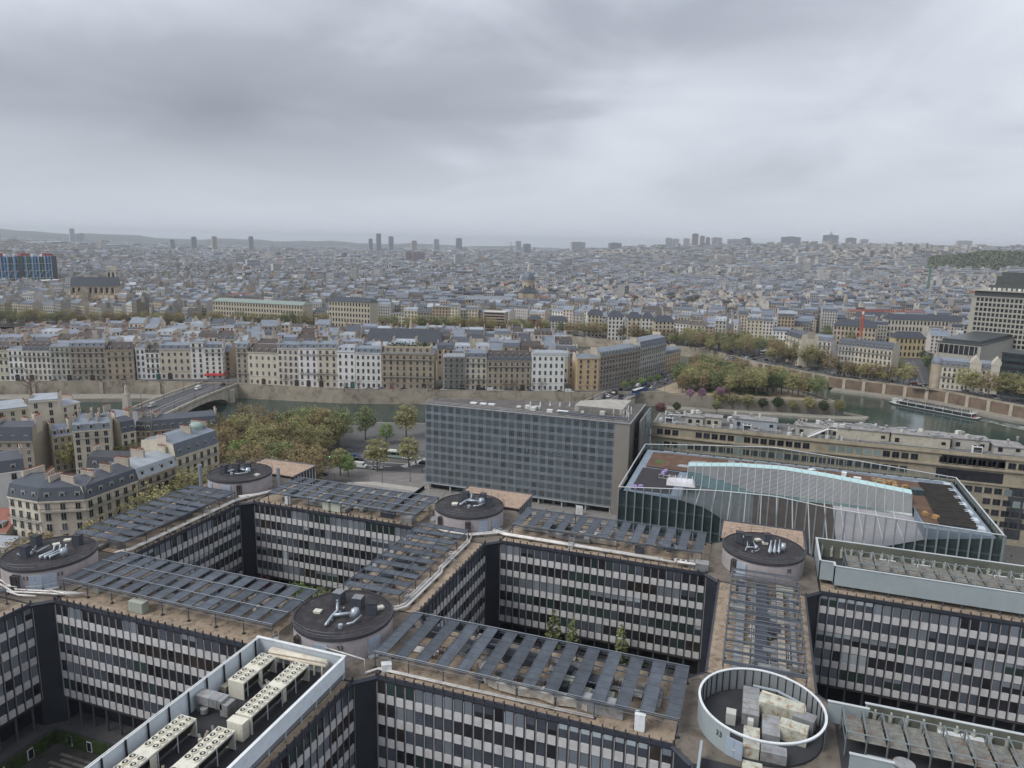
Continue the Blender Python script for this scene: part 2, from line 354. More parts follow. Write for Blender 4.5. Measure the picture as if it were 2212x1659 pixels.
# ivy covered walls and white framed windows of the sunken court
def court_wall():
    t = thing('planted_wall', 'ivy covered low wall with white framed windows around the sunken court', 'wall', (xa+9.6, ya-9.6, 0))
    ob('ivy_face', MB().box(0,-.25,.1, 43,0,2.5).box(0,-30,.1,.25,-.26,2.5).mesh('ivy_face', ivy), t)
    fm = MB().box(-.55,-.12,0,.55,0,1.9).mesh('window', white_m); gm = MB().box(-.42,-.02,.12,.42,.0,1.78).mesh('pane', glassmats[0])
    for x, y, rz in [(3.5,-.26,0),(8,-.26,0),(13,-.26,0),(18,-.26,0),(.25,-5,math.pi/2),(.25,-10,math.pi/2),(.25,-15,math.pi/2)]:
        w = ob('window', fm, t, (x, y, .35), rz); ob('pane', gm, w, (0,-.13,0))
    leaf = MB()
    for i in range(2600):
        if random.random() < .6: x, y = random.uniform(0,43), -.25-random.random()*.25
        else: x, y = .25+random.random()*.25, random.uniform(-30,-.3)
        if random.random() > .5+.5*math.sin(x*.5+y*.3): continue
        z = random.uniform(.1,2.7); s = random.uniform(.12,.3); a = random.uniform(0,6.28)
        leaf.quad((x-s*math.cos(a),y,z-s*math.sin(a)),(x+s*math.sin(a),y-.08,z-s*math.cos(a)),(x+s*math.cos(a),y,z+s*math.sin(a)),(x-s*math.sin(a),y-.05,z+s*math.cos(a)))
    ob('ivy_leaf', leaf.mesh('ivy_leaf', ivy), t, kind='stuff')
court_wall()

# ------------------------------------------------------------------ rotundas
def text_mesh(s, size, m, name='number', ext=.03, align='CENTER'):
    c = bpy.data.curves.new(name, 'FONT'); c.body = s; c.size = size; c.extrude = ext; c.align_x = align; c.align_y = 'BOTTOM'
    o = bpy.data.objects.new(name, c); COL.objects.link(o)
    dg = bpy.context.evaluated_depsgraph_get(); dg.update()
    me = bpy.data.meshes.new_from_object(o.evaluated_get(dg)); me.name = name
    bpy.data.objects.remove(o); bpy.data.curves.remove(c)
    me.materials.clear(); me.materials.append(m); return me
ZD, RD = 30.0, 7.72
vent_me = [MB().box(-.75,-.75,0,.75,.75,.18,0).box(-.68,-.68,.18,.68,.68,1.9,0).box(-.75,-.75,1.9,.75,.75,1.98,1).mesh('vent_box', [box_d, core_m])]
_v = MB().box(-.8,-.8,.0,.8,.8,1.75,0).box(-.85,-.85,1.75,.85,.85,1.9,0)
for i in range(6): _v.box(-.72+i*.26,-.75,1.9,-.58+i*.26,.75,1.97,1)
vent_me.append(_v.mesh('vent_box', [box_d, steel_l]))
hatch_me = MB().box(-.55,-.45,0,.55,.45,.28,0).box(-.6,-.5,.28,.6,.5,.36,0).mesh('hatch', mat('hatch', (.62,.61,.52), .5, var=.1))
door_me = MB().box(-1.0,-.1,0,-.02,.1,2.35).box(.02,-.1,0,1.0,.1,2.35).box(-1.08,-.06,0,-1.0,.06,2.45).box(1.0,-.06,0,1.08,.06,2.45).box(-1.08,-.06,2.35,1.08,.06,2.45).mesh('door', door_m)
handle_me = MB().box(-.2,-.16,1.05,.2,-.1,1.12).mesh('handle', pipe_w)
def rotunda(key, label, x, y, num, numang, doors, vents, pipes=1, z=ZD, stub=False):
    t = thing('stair_rotunda', label, 'rotunda', (x, y, 0))
    a, b = HB, X0
    oct_ = [(-b,-a),(-a,-b),(a,-b),(b,-a),(b,a),(a,b),(-a,b),(-b,a)]
    ob('corner_glazing', MB().prism(oct_, ZS+.01, ZR-.03).mesh('corner_glazing', mat('corner_glass', (.028,.033,.043), .3, var=.3)), t)
    ob('node_roof', MB().prism([(p[0]*.985, p[1]*.985) for p in oct_], ZR-.03, ZR+.06).mesh('node_roof', mat('node_roof', (.17,.145,.12), .95, var=.3, dirt=(.10,.085,.07))), t)
    for sx, sy in ((1,-1),(-1,-1),(1,1),(-1,1)):
        ob('corner_fascia', MB().bar((sx*a, sy*(b+.08), ZR-.15), (sx*(b+.08), sy*a, ZR-.15), .5).mesh('corner_fascia', slate), t)
        for p in ((sx*a, sy*b), (sx*b, sy*a)): ob('corner_post', MB().box(p[0]-.14,p[1]-.14,ZF,p[0]+.14,p[1]+.14,ZR+.5).mesh('corner_post', fin_d), t)
    ob('drum', MB().cyl(0,0,ZR+.04,z-.25,RD-.12,56,0,cap=False).mesh('drum', drum_m, True), t)
    ob('roof_disc', MB().cyl(0,0,z-.5,z-.12,RD-.2,56,0).mesh('roof_disc', bitumen), t)
    ob('rim', MB().ring(0,0,z-.55,z,RD-.22,RD,56).mesh('rim', rim_m), t)
    rl = MB()
    pts = [((RD+.08)*math.cos(q*2*math.pi/40), (RD+.08)*math.sin(q*2*math.pi/40)) for q in range(40)]
    for h in (.55, 1.05): rl.tube([(p[0],p[1],z+h) for p in pts], .035, 4, closed=True)
    for p in pts[::2]: rl.bar((p[0],p[1],z-.5), (p[0],p[1],z+1.05), .05)
    ob('railing', rl.mesh('railing', steel_d), t)
    for ang in doors:
        q = math.radians(ang); d = ob('door', door_me, t, ((RD-.1)*math.cos(q), (RD-.1)*math.sin(q), ZR+.45), q+math.pi/2)
        ob('handle', handle_me, d)
        ob('door_step', MB().box(-1.3,-1.1,-.4,1.3,-.12,-.05).bar((-1.25,-1.05,-.1),(-1.25,-1.05,1.0),.06).bar((1.25,-1.05,-.1),(1.25,-1.05,1.0),.06).bar((-1.25,-1.05,.95),(1.25,-1.05,.95),.06).mesh('door_step', steel_l), t, ((RD-.1)*math.cos(q), (RD-.1)*math.sin(q), ZR+.45), q+math.pi/2)
    for i, (vx, vy, k) in enumerate(vents): ob('vent_box', vent_me[k], t, (vx, vy, z-.12), .15*i)
    if num:
        for na in numang:
            q = math.radians(na); ob('number', text_mesh(num, 1.0, black_t), t, ((RD-.06)*math.cos(q), (RD-.06)*math.sin(q), ZR+1.9), 0).rotation_euler = (math.pi/2, 0, q+math.pi/2)
    for k in range(random.randint(2,3)):
        q, rr = random.uniform(0,6.28), random.uniform(2,6); ob('hatch', hatch_me, t, (rr*math.cos(q), rr*math.sin(q), z-.12), random.uniform(0,1))
    # silver extract pipework on the disc
    x0_, y0_ = random.uniform(-2,0), random.uniform(-1,1.5)
    zz = z+.45
    if key in 'ED':
        pm = MB()
        for k in range(3): pm.tube([(1.2+k*.8,-2.8+k*.3,z-.1),(1.2+k*.8,-2.8+k*.3,zz),(1.3+k*.8,-.2+k*.5,zz+.1),(1.3+k*.8,.1+k*.5,zz+1.1)], .2-.03*k, 8)
        pm.box(3.2,-.6,z-.1,4.0,.4,z+1.3).tube([(-2,1.5,zz-.1),(-1.4,-1.5,zz-.1)], .14, 7)
        ob('bent_pipe', pm.mesh('bent_pipe', mat('extract_zinc', (.42,.47,.52), .35, metal=.4, var=.2), True), t)
    sc_ = .55 if key in 'ED' else 1.0
    pm = MB().tube([(x0_-2.2,y0_-1.6,zz-.2),(x0_-.6,y0_,zz),(x0_+.9,y0_+1.3,zz),(x0_+1.2,y0_+1.9,zz+.9),(x0_+1.2,y0_+2,zz+1.4)], .22, 8)
    pm.tube([(x0_-.2,y0_+.3,zz),(x0_+2.2,y0_-.6,zz)], .26, 8).obox(x0_+2.9,y0_-.9,z-.1,1.5,1.2,1.3,.5,taper=.6)
    pm.tube([(x0_+.5,y0_-3.2,zz-.1),(x0_+1.5,y0_-3.3,zz-.1),(x0_+3.4,y0_-2.2,zz)], .16, 8).cyl(x0_-.4,y0_-3,z-.1,z+.5,.35,10)
    for q in range(5): pm.box(x0_-1.8+q,y0_-1.2+q*.8,z-.12,x0_-1.5+q,y0_-.9+q*.8,z+.2)
    ob('extract_pipe', pm.mesh('extract_pipe', mat('extract_zinc', (.42,.47,.52), .35, metal=.4, var=.2), True), t, (0, 0, 0) if sc_ == 1 else (-2.6, -1.2, z*.45), random.uniform(-1.2,1.2), None if sc_ == 1 else (.55,.55,.55))
    # dark insulated pipes bending down the drum
    for q0 in [random.uniform(-140,-40) for _ in range(pipes)]:
        pm = MB()
        for dq in (-3, 0, 3):
            q = math.radians(q0+dq); c, s_ = math.cos(q), math.sin(q)
            pm.tube([((RD-.1)*c,(RD-.1)*s_,ZR+3.0),((RD+.35)*c,(RD+.35)*s_,ZR+2.9),((RD+.4)*c,(RD+.4)*s_,ZR+.3)], .16, 6)
        ob('insulated_pipe', pm.mesh('insulated_pipe', pipe_d), t)
    if stub:
        ob('stub_roof', MB().box(-HB-.8,X0+.02,ZR+.6,HB+.8,20.5,ZR+.75).mesh('stub_roof', gravel2), t)
        ob('stub_wall', MB().box(-HB-.6,X0+.02,ZS,HB+.6,20.3,ZR+.6).mesh('stub_wall', core_m), t)
        sp = MB()
        for (q0, q1) in (((-HB-.9,20.5),(HB+.9,20.5)),((-HB-.9,X0+.1),(-HB-.9,20.5)),((HB+.9,X0+.1),(HB+.9,20.5))):
            sp.tube([(q0[0],q0[1],ZR+.75),(q1[0],q1[1],ZR+.75)], .22, 4)
        ob('stub_parapet', sp.mesh('stub_parapet', slate), t)
        for k in range(8): ob('fin', MB().box(-.07,-.2,4,.07,.2,ZR+.6).mesh('fin', fin_l), t, (HB+.7, X0+.6+k*1.3, 0))
    return t
V1 = [(-1.0,3.0,0),(2.2,2.2,0),(4.0,.5,0)]
rotunda('C', 'rotunda with black roof and tall flue pipes at the tree lined corner of the campus', xa, yb, None, [], [-115,-75], [(-3.5,-1.5,0),(-1.5,.5,0),(.8,2.0,0)], 1, stub=True)
rotunda('B', 'rotunda with black roof directly in front of the glass museum', xb, yb, None, [], [-20,-45,-165], [(-2.2,3.0,0),(2.0,3.2,0),(4.2,1.6,0)], 2, stub=True)
rotunda('E', 'rotunda numbered 32 in front of the fin clad glass building', xc, yb, '32', [-52], [-120], [(-4.6,1.5,0),(-3.0,.6,0),(.6,2.6,0)], 1, stub=True)
rotunda('D', 'rotunda numbered 13 with blue doors at the yellow tree edge', xa, ya, '13', [-28,-68], [-40,-56,-82], [(-5.2,1.5,0),(-2.6,-2.6,0),(1.6,4.5,0)], 2)
rotunda('A', 'rotunda numbered 23 with black roof beside the white walled chiller enclosure', xb, ya, '23', [-62], [-84,-22], [(-2.6,2.8,1),(1.2,2.4,1),(4.2,1.6,0)], 1)
# the ringed rotunda (33): its drum wears a tall white ring wall around a sunken dark deck
def ring_rotunda():
    t = thing('stair_rotunda', 'rotunda numbered 33 with a tall white ring wall around rusty ducts', 'rotunda', (xc, ya, 0))
    a, b = HB, X0
    oct_ = [(-b,-a),(-a,-b),(a,-b),(b,-a),(b,a),(a,b),(-a,b),(-b,a)]
    ob('corner_glazing', MB().prism(oct_, ZS+.01, ZR-.03).mesh('corner_glazing', MATS['corner_glass']), t)
    ob('node_roof', MB().prism([(p[0]*.985, p[1]*.985) for p in oct_], ZR-.03, ZR+.06).mesh('node_roof', MATS['node_roof']), t)
    for sx, sy in ((1,-1),(-1,-1),(1,1),(-1,1)):
        ob('corner_fascia', MB().bar((sx*a, sy*(b+.08), ZR-.15), (sx*(b+.08), sy*a, ZR-.15), .5).mesh('corner_fascia', slate), t)
    R = 7.87; z0, z1 = ZR+.06, 29.45
    ob('deck', MB().cyl(0,0,z0,z0+.35,R-.25,56,0).mesh('deck', mat('deck_dark', (.035,.037,.042), .8, var=.25)), t)
    n = 80
    for nm, r0, r1, mm in (('ring_wall', R-.12, R, panelgrey),):
        m = MB()
        for i in range(n):
            p, q = 2*math.pi*i/n, 2*math.pi*(i+1)/n
            P = lambda r, t_, z: (r*math.cos(t_), r*math.sin(t_), z)
            zb_ = z1-.2 if 240 < math.degrees(p) < 342 else z0
            m.quad(P(r1,p,zb_), P(r1,q,zb_), P(r1,q,z1), P(r1,p,z1), 0)
            m.quad(P(r0,q,max(zb_,z0+.3)), P(r0,p,max(zb_,z0+.3)), P(r0,p,z1), P(r0,q,z1), 1)
        ob(nm, m.mesh(nm, [panelgrey, mat('ring_inner', (.24,.26,.27), .6, var=.15)]), t)
    ob('ring_cap', MB().ring(0,0,z1-.02,z1+.12,R-.24,R+.06,80).mesh('ring_cap', white_m), t)
    rib = MB().box(-.05,-.12,0,.05,.0,z1-z0-.35).mesh('ring_rib', core_m)
    for i in range(44):
        q = 2*math.pi*i/44
        if 238 < math.degrees(q) < 344: continue
        ob('ring_rib', rib, t, ((R-.12)*math.cos(q), (R-.12)*math.sin(q), z0+.32), q-math.pi/2)
    q = math.radians(-128); ob('number', text_mesh('33', 1.0, black_t), t, ((R+.03)*math.cos(q), (R+.03)*math.sin(q), ZR+1.6)).rotation_euler = (math.pi/2, 0, q+math.pi/2)
    q = math.radians(-112); d = ob('door', door_me, t, ((R+.0)*math.cos(q), (R+.0)*math.sin(q), ZR+.1), q+math.pi/2); ob('handle', handle_me, d)
    # ducts inside
    rust = mat('duct_rusty', (.52,.52,.44), .55, metal=.15, var=.25, scale=1.2, dirt=(.30,.17,.08), dscale=.9)
    zz = z0+.4
    def duct(x, y, lx, ly, h, mm, rz=0, base=0):
        m = MB().obox(0,0,0,lx,ly,h,0)
        for k in range(1, int(max(lx,ly)/1.2)+1):
            s = -max(lx,ly)/2+k*1.2
            if lx > ly: m.box(s-.04,-ly/2-.04,-.0,s+.04,ly/2+.04,h+.04)
            else: m.box(-lx/2-.04,s-.04,-.0,lx/2+.04,s+.04,h+.04)
        ob('duct', m.mesh('duct', mm), t, (x, y, zz+base), rz)
    duct(-1.2,2.4,2.1,6.4,1.6,duct_m); duct(2.6,2.6,5.6,2.3,2.1,rust,-.12); duct(5.4,.9,2.6,1.8,2.0,duct_m,-.3); duct(1.3,-1.9,2.1,4.2,1.5,duct_m); duct(4.0,-1.6,3.4,2.0,1.9,rust,-.2); duct(-1.0,-5.2,1.9,4.2,1.5,rust); duct(1.6,-6.4,3.0,1.6,1.3,duct_m); duct(-3.6,-1.0,1.2,1.2,1.6,cab_m); duct(-1.2,-2.4,.7,.7,2.0,cab_m)
    m = MB()
    for k in range(6): m.tube([(.2+k*.28,5.0-k*.26,zz+.1),(.2+k*.28,5.0-k*.26,zz+1.7),(5.6,3.3-k*.25,zz+1.9)], .1, 6)
    ob('pipe_bundle', m.mesh('pipe_bundle', mat('pipe_cream', (.66,.62,.48), .5, var=.15)), t)
    m = MB().tube([(-1,6.6,zz+1.2),(2.2,6.3,zz+1.3),(5.2,4.6,zz+1.2)], .2, 8); ob('flue', m.mesh('flue', mat('extract_zinc', (0,0,0))), t)
ring_rotunda()
# ================================================================== roof screens, pipes, plant on the campus roofs
def strip_mesh(L, w):
    m = MB(); n = max(3, int(round(L/1.65))); s = L/n
    for i in range(n): m.box(-w/2+.05, i*s+.03, 0, w/2-.05, (i+1)*s-.03, .05, 0)
    m.box(-w/2, 0, -.04, -w/2+.06, L, .11, 1).box(w/2-.06, 0, -.04, w/2, L, .11, 1)
    return m.mesh('grating_strip', [grate, steel_d])
def pergola(label, x0, y0, x1, y1, along, n, w, z=28.6, bare=False):
    """screen of grating strips laid across two long beams; along = axis the strips are repeated on"""
    t = thing('roof_screen', label, 'roof screen', (x0, y0, ZR+.05)); dz = z-ZR-.05
    LXs, LYs = x1-x0, y1-y0
    Lrep, Lstr = (LXs, LYs) if along == 'X' else (LYs, LXs)
    P = (lambda a, b, c: (a, b, c)) if along == 'X' else (lambda a, b, c: (b, a, c))
    sm = strip_mesh(Lstr, w)
    step = (Lrep-w)/(n-1)
    for i in range(n):
        a = w/2+i*step
        o = ob('grating_strip', sm, t, P(a, 0, dz+.06*math.sin(i*2.1)*.3), 0 if along == 'X' else -math.pi/2)
        if along != 'X': o.location = (0, a, dz)
    nb = 4
    for j in range(nb):
        b = Lstr*j/(nb-1); m = MB().box(*[min(q) for q in zip(P(0,b-.06,-.22), P(Lrep,b+.06,-.06))], *[max(q) for q in zip(P(0,b-.06,-.22), P(Lrep,b+.06,-.06))])
        ob('beam', m.mesh('beam', steel_d), t, (0, 0, dz))
    np_ = int(Lrep/5.2)+1
    pm = MB().box(-.07,-.07,0,.07,.07,dz-.2).mesh('post', steel_d)
    for i in range(np_):
        for j in (0, nb-1):
            a = .1+(Lrep-.2)*i/(np_-1); q = P(a, Lstr*j/(nb-1), 0); ob('post', pm, t, q)
            ob('post_foot', MB().box(-.22,-.22,0,.22,.22,.18).mesh('post_foot', core_m), t, q)
    rm = MB()
    for h in (.0, -.55):
        for b in (-.12, Lstr+.12): rm.bar(P(0,b,dz+h), P(Lrep,b,dz+h), .06)
    ob('edge_rail', rm.mesh('edge_rail', steel_d), t)
    for q in ((.0,.33,.67,1.0) if w != 1.86 and w != 1.8 and not bare else (.0,1.0)): ob('top_rail', MB().bar(P(0,Lstr*q,dz+.2), P(Lrep,Lstr*q,dz+.2), .09).mesh('top_rail', mat('rail_blue', (.13,.15,.18), .45, metal=.3, var=.15)), t)
    if bare:
        for i in range(n*2):
            a = Lrep*(i+.5)/(2*n); ob('cross_beam', MB().bar(P(a,-.3,dz+.1), P(a,Lstr+.3,dz+.1), .14).mesh('cross_beam', steel_d), t)
    return t
pergola('slatted grey roof screen on the wing behind which green trees and plaza steps lie', 13.4, 45.2, 52.4, 57.0, 'X', 12, 2.1)
pergola('slatted grey roof screen on the wing in front of the fin clad glass building', 73.8, 47.8, 113.4, 58.2, 'X', 13, 1.8)
pergola('slatted grey roof screen on the wing from rotunda 13 to rotunda 23', 9.2, -5.1, 52.8, 7.0, 'X', 14, 2.15)
pergola('wide slatted roof screen over pale bent ducts left of the white ringed rotunda', 71.2, -6.0, 114.9, 6.4, 'X', 14, 1.86)
pergola('slatted roof screen on the narrow wing beside the yellow street trees', -6.4, 10.6, 6.2, 42.4, 'Y', 11, 2.05)
pergola('light slatted roof screen on the wing behind rotunda 23 with bundled pipes', 55.6, 10.6, 66.4, 41.4, 'Y', 10, 1.7)
pergola('bare steel roof frame over ducts between rotunda 32 and the white ring', 119.4, 9.4, 130.6, 42.8, 'Y', 11, .55, bare=True)
pergola('grey roof screen on the wing below rotunda 13', -6.6, -38, 4.2, -11.5, 'Y', 9, 1.6)

def pipe_run(label, lines, r, m, group=None, straps=True):
    p0 = lines[0][0]; t = thing('pipe_run', label, 'pipes', (p0[0], p0[1], ZR+.05))
    for ln in lines:
        pts = [(a-p0[0], b-p0[1], c-ZR-.05) for a, b, c in ln]
        ob('pipe', MB().tube(pts, r, 8).mesh('pipe', m, True), t)
        for (a, b) in zip(pts[:-1], pts[1:]):
            L = math.dist(a, b); n = int(L/4)
            for k in range(n):
                f = (k+.5)/n; q = [lerp(a[i], b[i], f) for i in range(3)]
                if q[2] > .9: continue
                ob('support', MB().box(-r*1.3,-r*1.3,0,r*1.3,r*1.3,max(.02, q[2]-r*.8)).mesh('support', pipe_d), t, (q[0], q[1], 0))
    return t
zp = ZR+.65
pipe_run('twin shiny white pipes along the gravel edge of the wing facing the court trees',
         [[(69.5,47.6,zp),(72.5,46.4,zp),(112.5,45.7,zp)], [(69.5,48.2,zp),(72.5,47.0,zp),(106,46.4,zp)]], .24, pipe_w)
pipe_run('thin white pipe pair along the roof edge between rotunda 23 and the white ring',
         [[(64,-7.6,zp+2),(70.9,-8.3,zp+2),(70.9,-8.3,zp-.2),(72,-6.5,zp-.3),(104,-6.3,zp-.3)], [(70.9,-8.0,zp-.2),(72,-6.2,zp-.3),(104,-5.95,zp-.3)]], .1, pipe_w)
pipe_run('long white pipes on the narrow wing beside the yellow trees', [[(5.6,9.5,zp),(6.6,12,zp),(6.7,42,zp),(8.6,46.4,zp)], [(4.7,9.5,zp),(6.0,12.4,zp),(6.05,42.6,zp),(8,47,zp)]], .2, pipe_w)
pipe_run('bundled silver pipes bending along the wing behind rotunda 23', [[(63.5,8.6,zp),(66.5,9.4,zp),(67.6,11,zp),(67.7,25,zp),(67.1,26.5,zp),(67.1,40,zp),(66,44.5,zp)],
         [(63.5,9.3,zp),(66,10.1,zp),(66.9,11.6,zp),(67.0,25.2,zp),(66.5,26.5,zp),(66.5,40.5,zp),(65,44.5,zp)], [(66.3,12.2,zp),(66.4,22,zp)]], .24, pipe_w)
pipe_run('looping white pipes at the corner below rotunda 13', [[(-6,-6.8,zp),(2,-8.9,zp),(7.5,-7.3,zp),(12,-6.2,zp),(13.5,-5.1,zp)], [(-6,-6.2,zp+.1),(2,-8.2,zp+.1),(8,-6.6,zp+.1),(12.5,-5.3,zp+.1)], [(-2,-8.8,zp),(4,-9.4,zp),(7,-8.6,zp)], [(8.2,-6.9,zp+.5),(11.5,-6.9,zp+.5),(14.5,-5.0,zp+.2)]], .17, pipe_w)
pipe_run('white elbow pipes at the roof end beside rotunda 32', [[(109,45.0,zp),(109,45.0,zp+.6),(114.6,44.9,zp+.6)], [(109.2,47.5,zp),(108.4,46.6,zp+.3),(108.6,45.5,zp+.3)], [(110.2,47.5,zp),(109.4,46.6,zp+.3),(109.6,45.5,zp+.3)], [(111.2,47.5,zp),(110.4,46.6,zp+.3),(110.6,45.5,zp+.3)]], .2, pipe_w)
pipe_run('white pipes looping around the rotunda in front of the museum', [[(57,44.6,zp),(60,43.2,zp),(66,43.4,zp),(70,46,zp),(73,48,zp)], [(57,45.2,zp),(60,43.8,zp),(65.8,44,zp),(69.6,46.7,zp),(72.6,48.6,zp)]], .2, pipe_w)
pipe_run('white pipes by the flue rotunda at the tree lined corner', [[(6,44,zp),(9,47.5,zp),(11,51.5,zp),(13.5,54,zp)], [(5.3,44.6,zp),(8.4,48,zp),(10.3,52,zp),(12.8,54.8,zp)]], .2, pipe_w)

# clutter under and beside the screens: ducts, plant boxes, ladders; every one a thing
WNAME = {'CB': 'the wing before the plaza steps', 'BE': 'the wing with green windows', 'DA': 'the wing from rotunda 13 to 23', 'AF': 'the wing left of the white ring',
         'DC': 'the narrow wing beside the street trees', 'AB': 'the wing behind rotunda 23', 'FE': 'the wing between rotunda 32 and the ring'}
def seg_duct(lx, ly, h, m):
    b = MB().box(-lx/2,-ly/2,.25,lx/2,ly/2,.25+h)
    L = max(lx, ly)
    for k in range(1, int(L/1.3)+1):
        s = -L/2+k*1.3
        if s > L/2-.1: break
        if lx > ly: b.box(s-.04,-ly/2-.05,.22,s+.04,ly/2+.05,.3+h)
        else: b.box(-lx/2-.05,s-.04,.22,lx/2+.05,s+.04,.3+h)
    for sx in (-.4, .4):
        for sy in (-.4, .4): b.box(sx*lx-.06, sy*ly-.06, 0, sx*lx+.06, sy*ly+.06, .25)
    return b.mesh('air_duct', m)
def cabinet(lx, ly, h, m=cab_m):
    b = MB().box(-lx/2,-ly/2,.15,lx/2,ly/2,h).box(-lx/2-.04,-ly/2-.04,h,lx/2+.04,ly/2+.04,h+.06)
    for k in range(int(lx/.7)): b.box(-lx/2+.08+k*.7,-ly/2-.03,.25,-lx/2+.66+k*.7,-ly/2,h-.1)
    b.box(-lx/2+.1,-ly/2+.1,0,lx/2-.1,ly/2-.1,.15)
    return b.mesh('plant_cabinet', m)
DUCTS = [seg_duct(6,1.1,.8,duct_m), seg_duct(9,.8,.6,duct_m), seg_duct(1.0,4.5,.7,duct_m), seg_duct(4,1.3,.9,duct_b), seg_duct(7,1.0,.7,duct_b), seg_duct(3,1.8,1.1,box_d), seg_duct(1.4,2.6,.8,steel_d)]
CABS = [cabinet(1.4,.9,1.3), cabinet(1.8,1.6,1.2,duct_m), cabinet(1.0,.7,1.0), cabinet(2.2,1.2,1.5,mat('cabinet_green', (.36,.39,.33), .6, var=.1)), cabinet(1.6,1.4,1.3,box_d)]
_q = MB()
for i in range(5): _q.tube([(0,i*.32,.35),(5.5,i*.32,.35)], .11, 6)
_q.box(1,-.2,0,1.15,1.6,.3).box(4,-.2,0,4.15,1.6,.3)
RACK = _q.mesh('pipe_rack', pipe_w)
_q = MB()
for i in range(4): _q.tube([(i*.5,0,0),(i*.5,0,.8),(i*.5,.5,1.0),(i*.5,.9,.6)], .09, 5).cyl(i*.5,0,.35,.6,.2,8)
VALVE = _q.mesh('valve_set', [mat('valve_rust', (.14,.09,.08), .6, var=.4)])
def clutter(key, x0, y0, x1, y1, along, nd_, nc, nr, nv):
    rz0 = 0 if along == 'X' else math.pi/2
    def put(name, me, x, y, rz, cat, what):
        o = ob(name, me, None, (x, y, ZR+.05), rz); tag(o, '%s on %s' % (what, WNAME[key]), cat, '%s %s' % (what, key)); return o
    for k in range(nd_):
        i = random.randrange(len(DUCTS)); mm = DUCTS[i].materials[0].name
        put('air_duct', DUCTS[i], random.uniform(x0+2,x1-2), random.uniform(y0+1,y1-1), rz0, 'duct', {'duct_zinc': 'galvanised air duct', 'duct_beige': 'beige weathered air duct', 'box_dark': 'dark duct box', 'steel_dark': 'dark grey duct piece'}[mm])
    for k in range(nc):
        i = random.randrange(len(CABS)); put('plant_cabinet', CABS[i], random.uniform(x0+1,x1-1), random.uniform(y0+.5,y1-.5), rz0+random.choice([0,math.pi/2]), 'cabinet', ['small pale cabinet','zinc plant box','tiny pale cabinet','greenish cabinet','dark plant box'][i])
    for k in range(nr): put('pipe_rack', RACK, random.uniform(x0+1,x1-6) if along == 'X' else random.uniform(x0+2,x1-1), random.uniform(y0+1,y1-2) if along == 'X' else random.uniform(y0,y1-6), rz0, 'pipes', 'rack of five white pipes')
    for k in range(nv): put('valve_set', VALVE, random.uniform(x0+1,x1-2), random.uniform(y0+.5,y1-1), rz0, 'valves', 'row of rusty valves')
clutter('CB', 13, 46, 52, 57, 'X', 14, 7, 4, 4); clutter('BE', 74, 48, 113, 57.5, 'X', 16, 7, 5, 5); clutter('DA', 10, -3, 52, 7, 'X', 16, 8, 6, 7)
clutter('AF', 72, -3.5, 114, 6, 'X', 19, 9, 6, 9); clutter('DC', -5, 12, 4.5, 42, 'Y', 11, 6, 4, 3); clutter('AB', 56.5, 11, 65, 41, 'Y', 14, 7, 6, 4); clutter('FE', 119.5, 10, 130, 42, 'Y', 16, 10, 8, 5)
for k, (x, w_) in enumerate(((121.3,1.3),(124.6,1.8),(127.6,1.1),(129.4,.7))): tag(ob('air_duct', seg_duct(w_,31 if k < 3 else 24,.9,[duct_m,steel_d,duct_b,duct_m][k]), None, (x, 26, ZR+.05)), '%s duct running the length of the roof between rotunda 32 and the ring' % ['wide zinc','broad dark','beige','thin zinc'][k], 'duct')
def one(name, me, x, y, rz, label, cat, z=ZR+.05): return tag(ob(name, me, None, (x, y, z), rz), label, cat)
one('plant_cabinet', cabinet(4.6,1.1,2.3,mat('cabinet_cream', (.50,.53,.44), .5, var=.1)), 30.5, 46.0, 0, 'long cream switch cabinet on the gravel edge before the plaza steps', 'cabinet')
one('plant_cabinet', cabinet(1.1,1.0,2.1,white_m), 18.6, 45.6, .3, 'tall white plant unit on the gravel edge near the flue rotunda', 'cabinet')
one('plant_cabinet', cabinet(2.6,1.7,1.5,duct_m), 50.0, 45.8, 0, 'zinc box at the gravel corner near the museum front rotunda', 'cabinet')
one('plant_cabinet', cabinet(2.4,2.0,1.6,duct_m), 113.6, 45.4, 0, 'zinc box on the roof corner beside rotunda 32', 'cabinet')
one('plant_cabinet', cabinet(2.9,1.4,1.9,mat('cabinet_green', (0,0,0))), 26.5, -5.6, 0, 'green grey cabinet on the roof edge near rotunda 13', 'cabinet')
one('plant_cabinet', cabinet(1.3,.9,2.4,white_m), 110.0, -6.2, 0, 'white cabinet standing on gravel near the white ring', 'cabinet')
one('plant_cabinet', cabinet(6.2,1.4,2.1,duct_m), 104.5, -4.6, 0, 'long zinc plant casing under the roof screen by the white ring', 'cabinet')
one('plant_cabinet', cabinet(1.4,1.0,1.2,white_m), 73.2, -6.1, .6, 'small white cooling unit beside rotunda 23', 'cabinet')
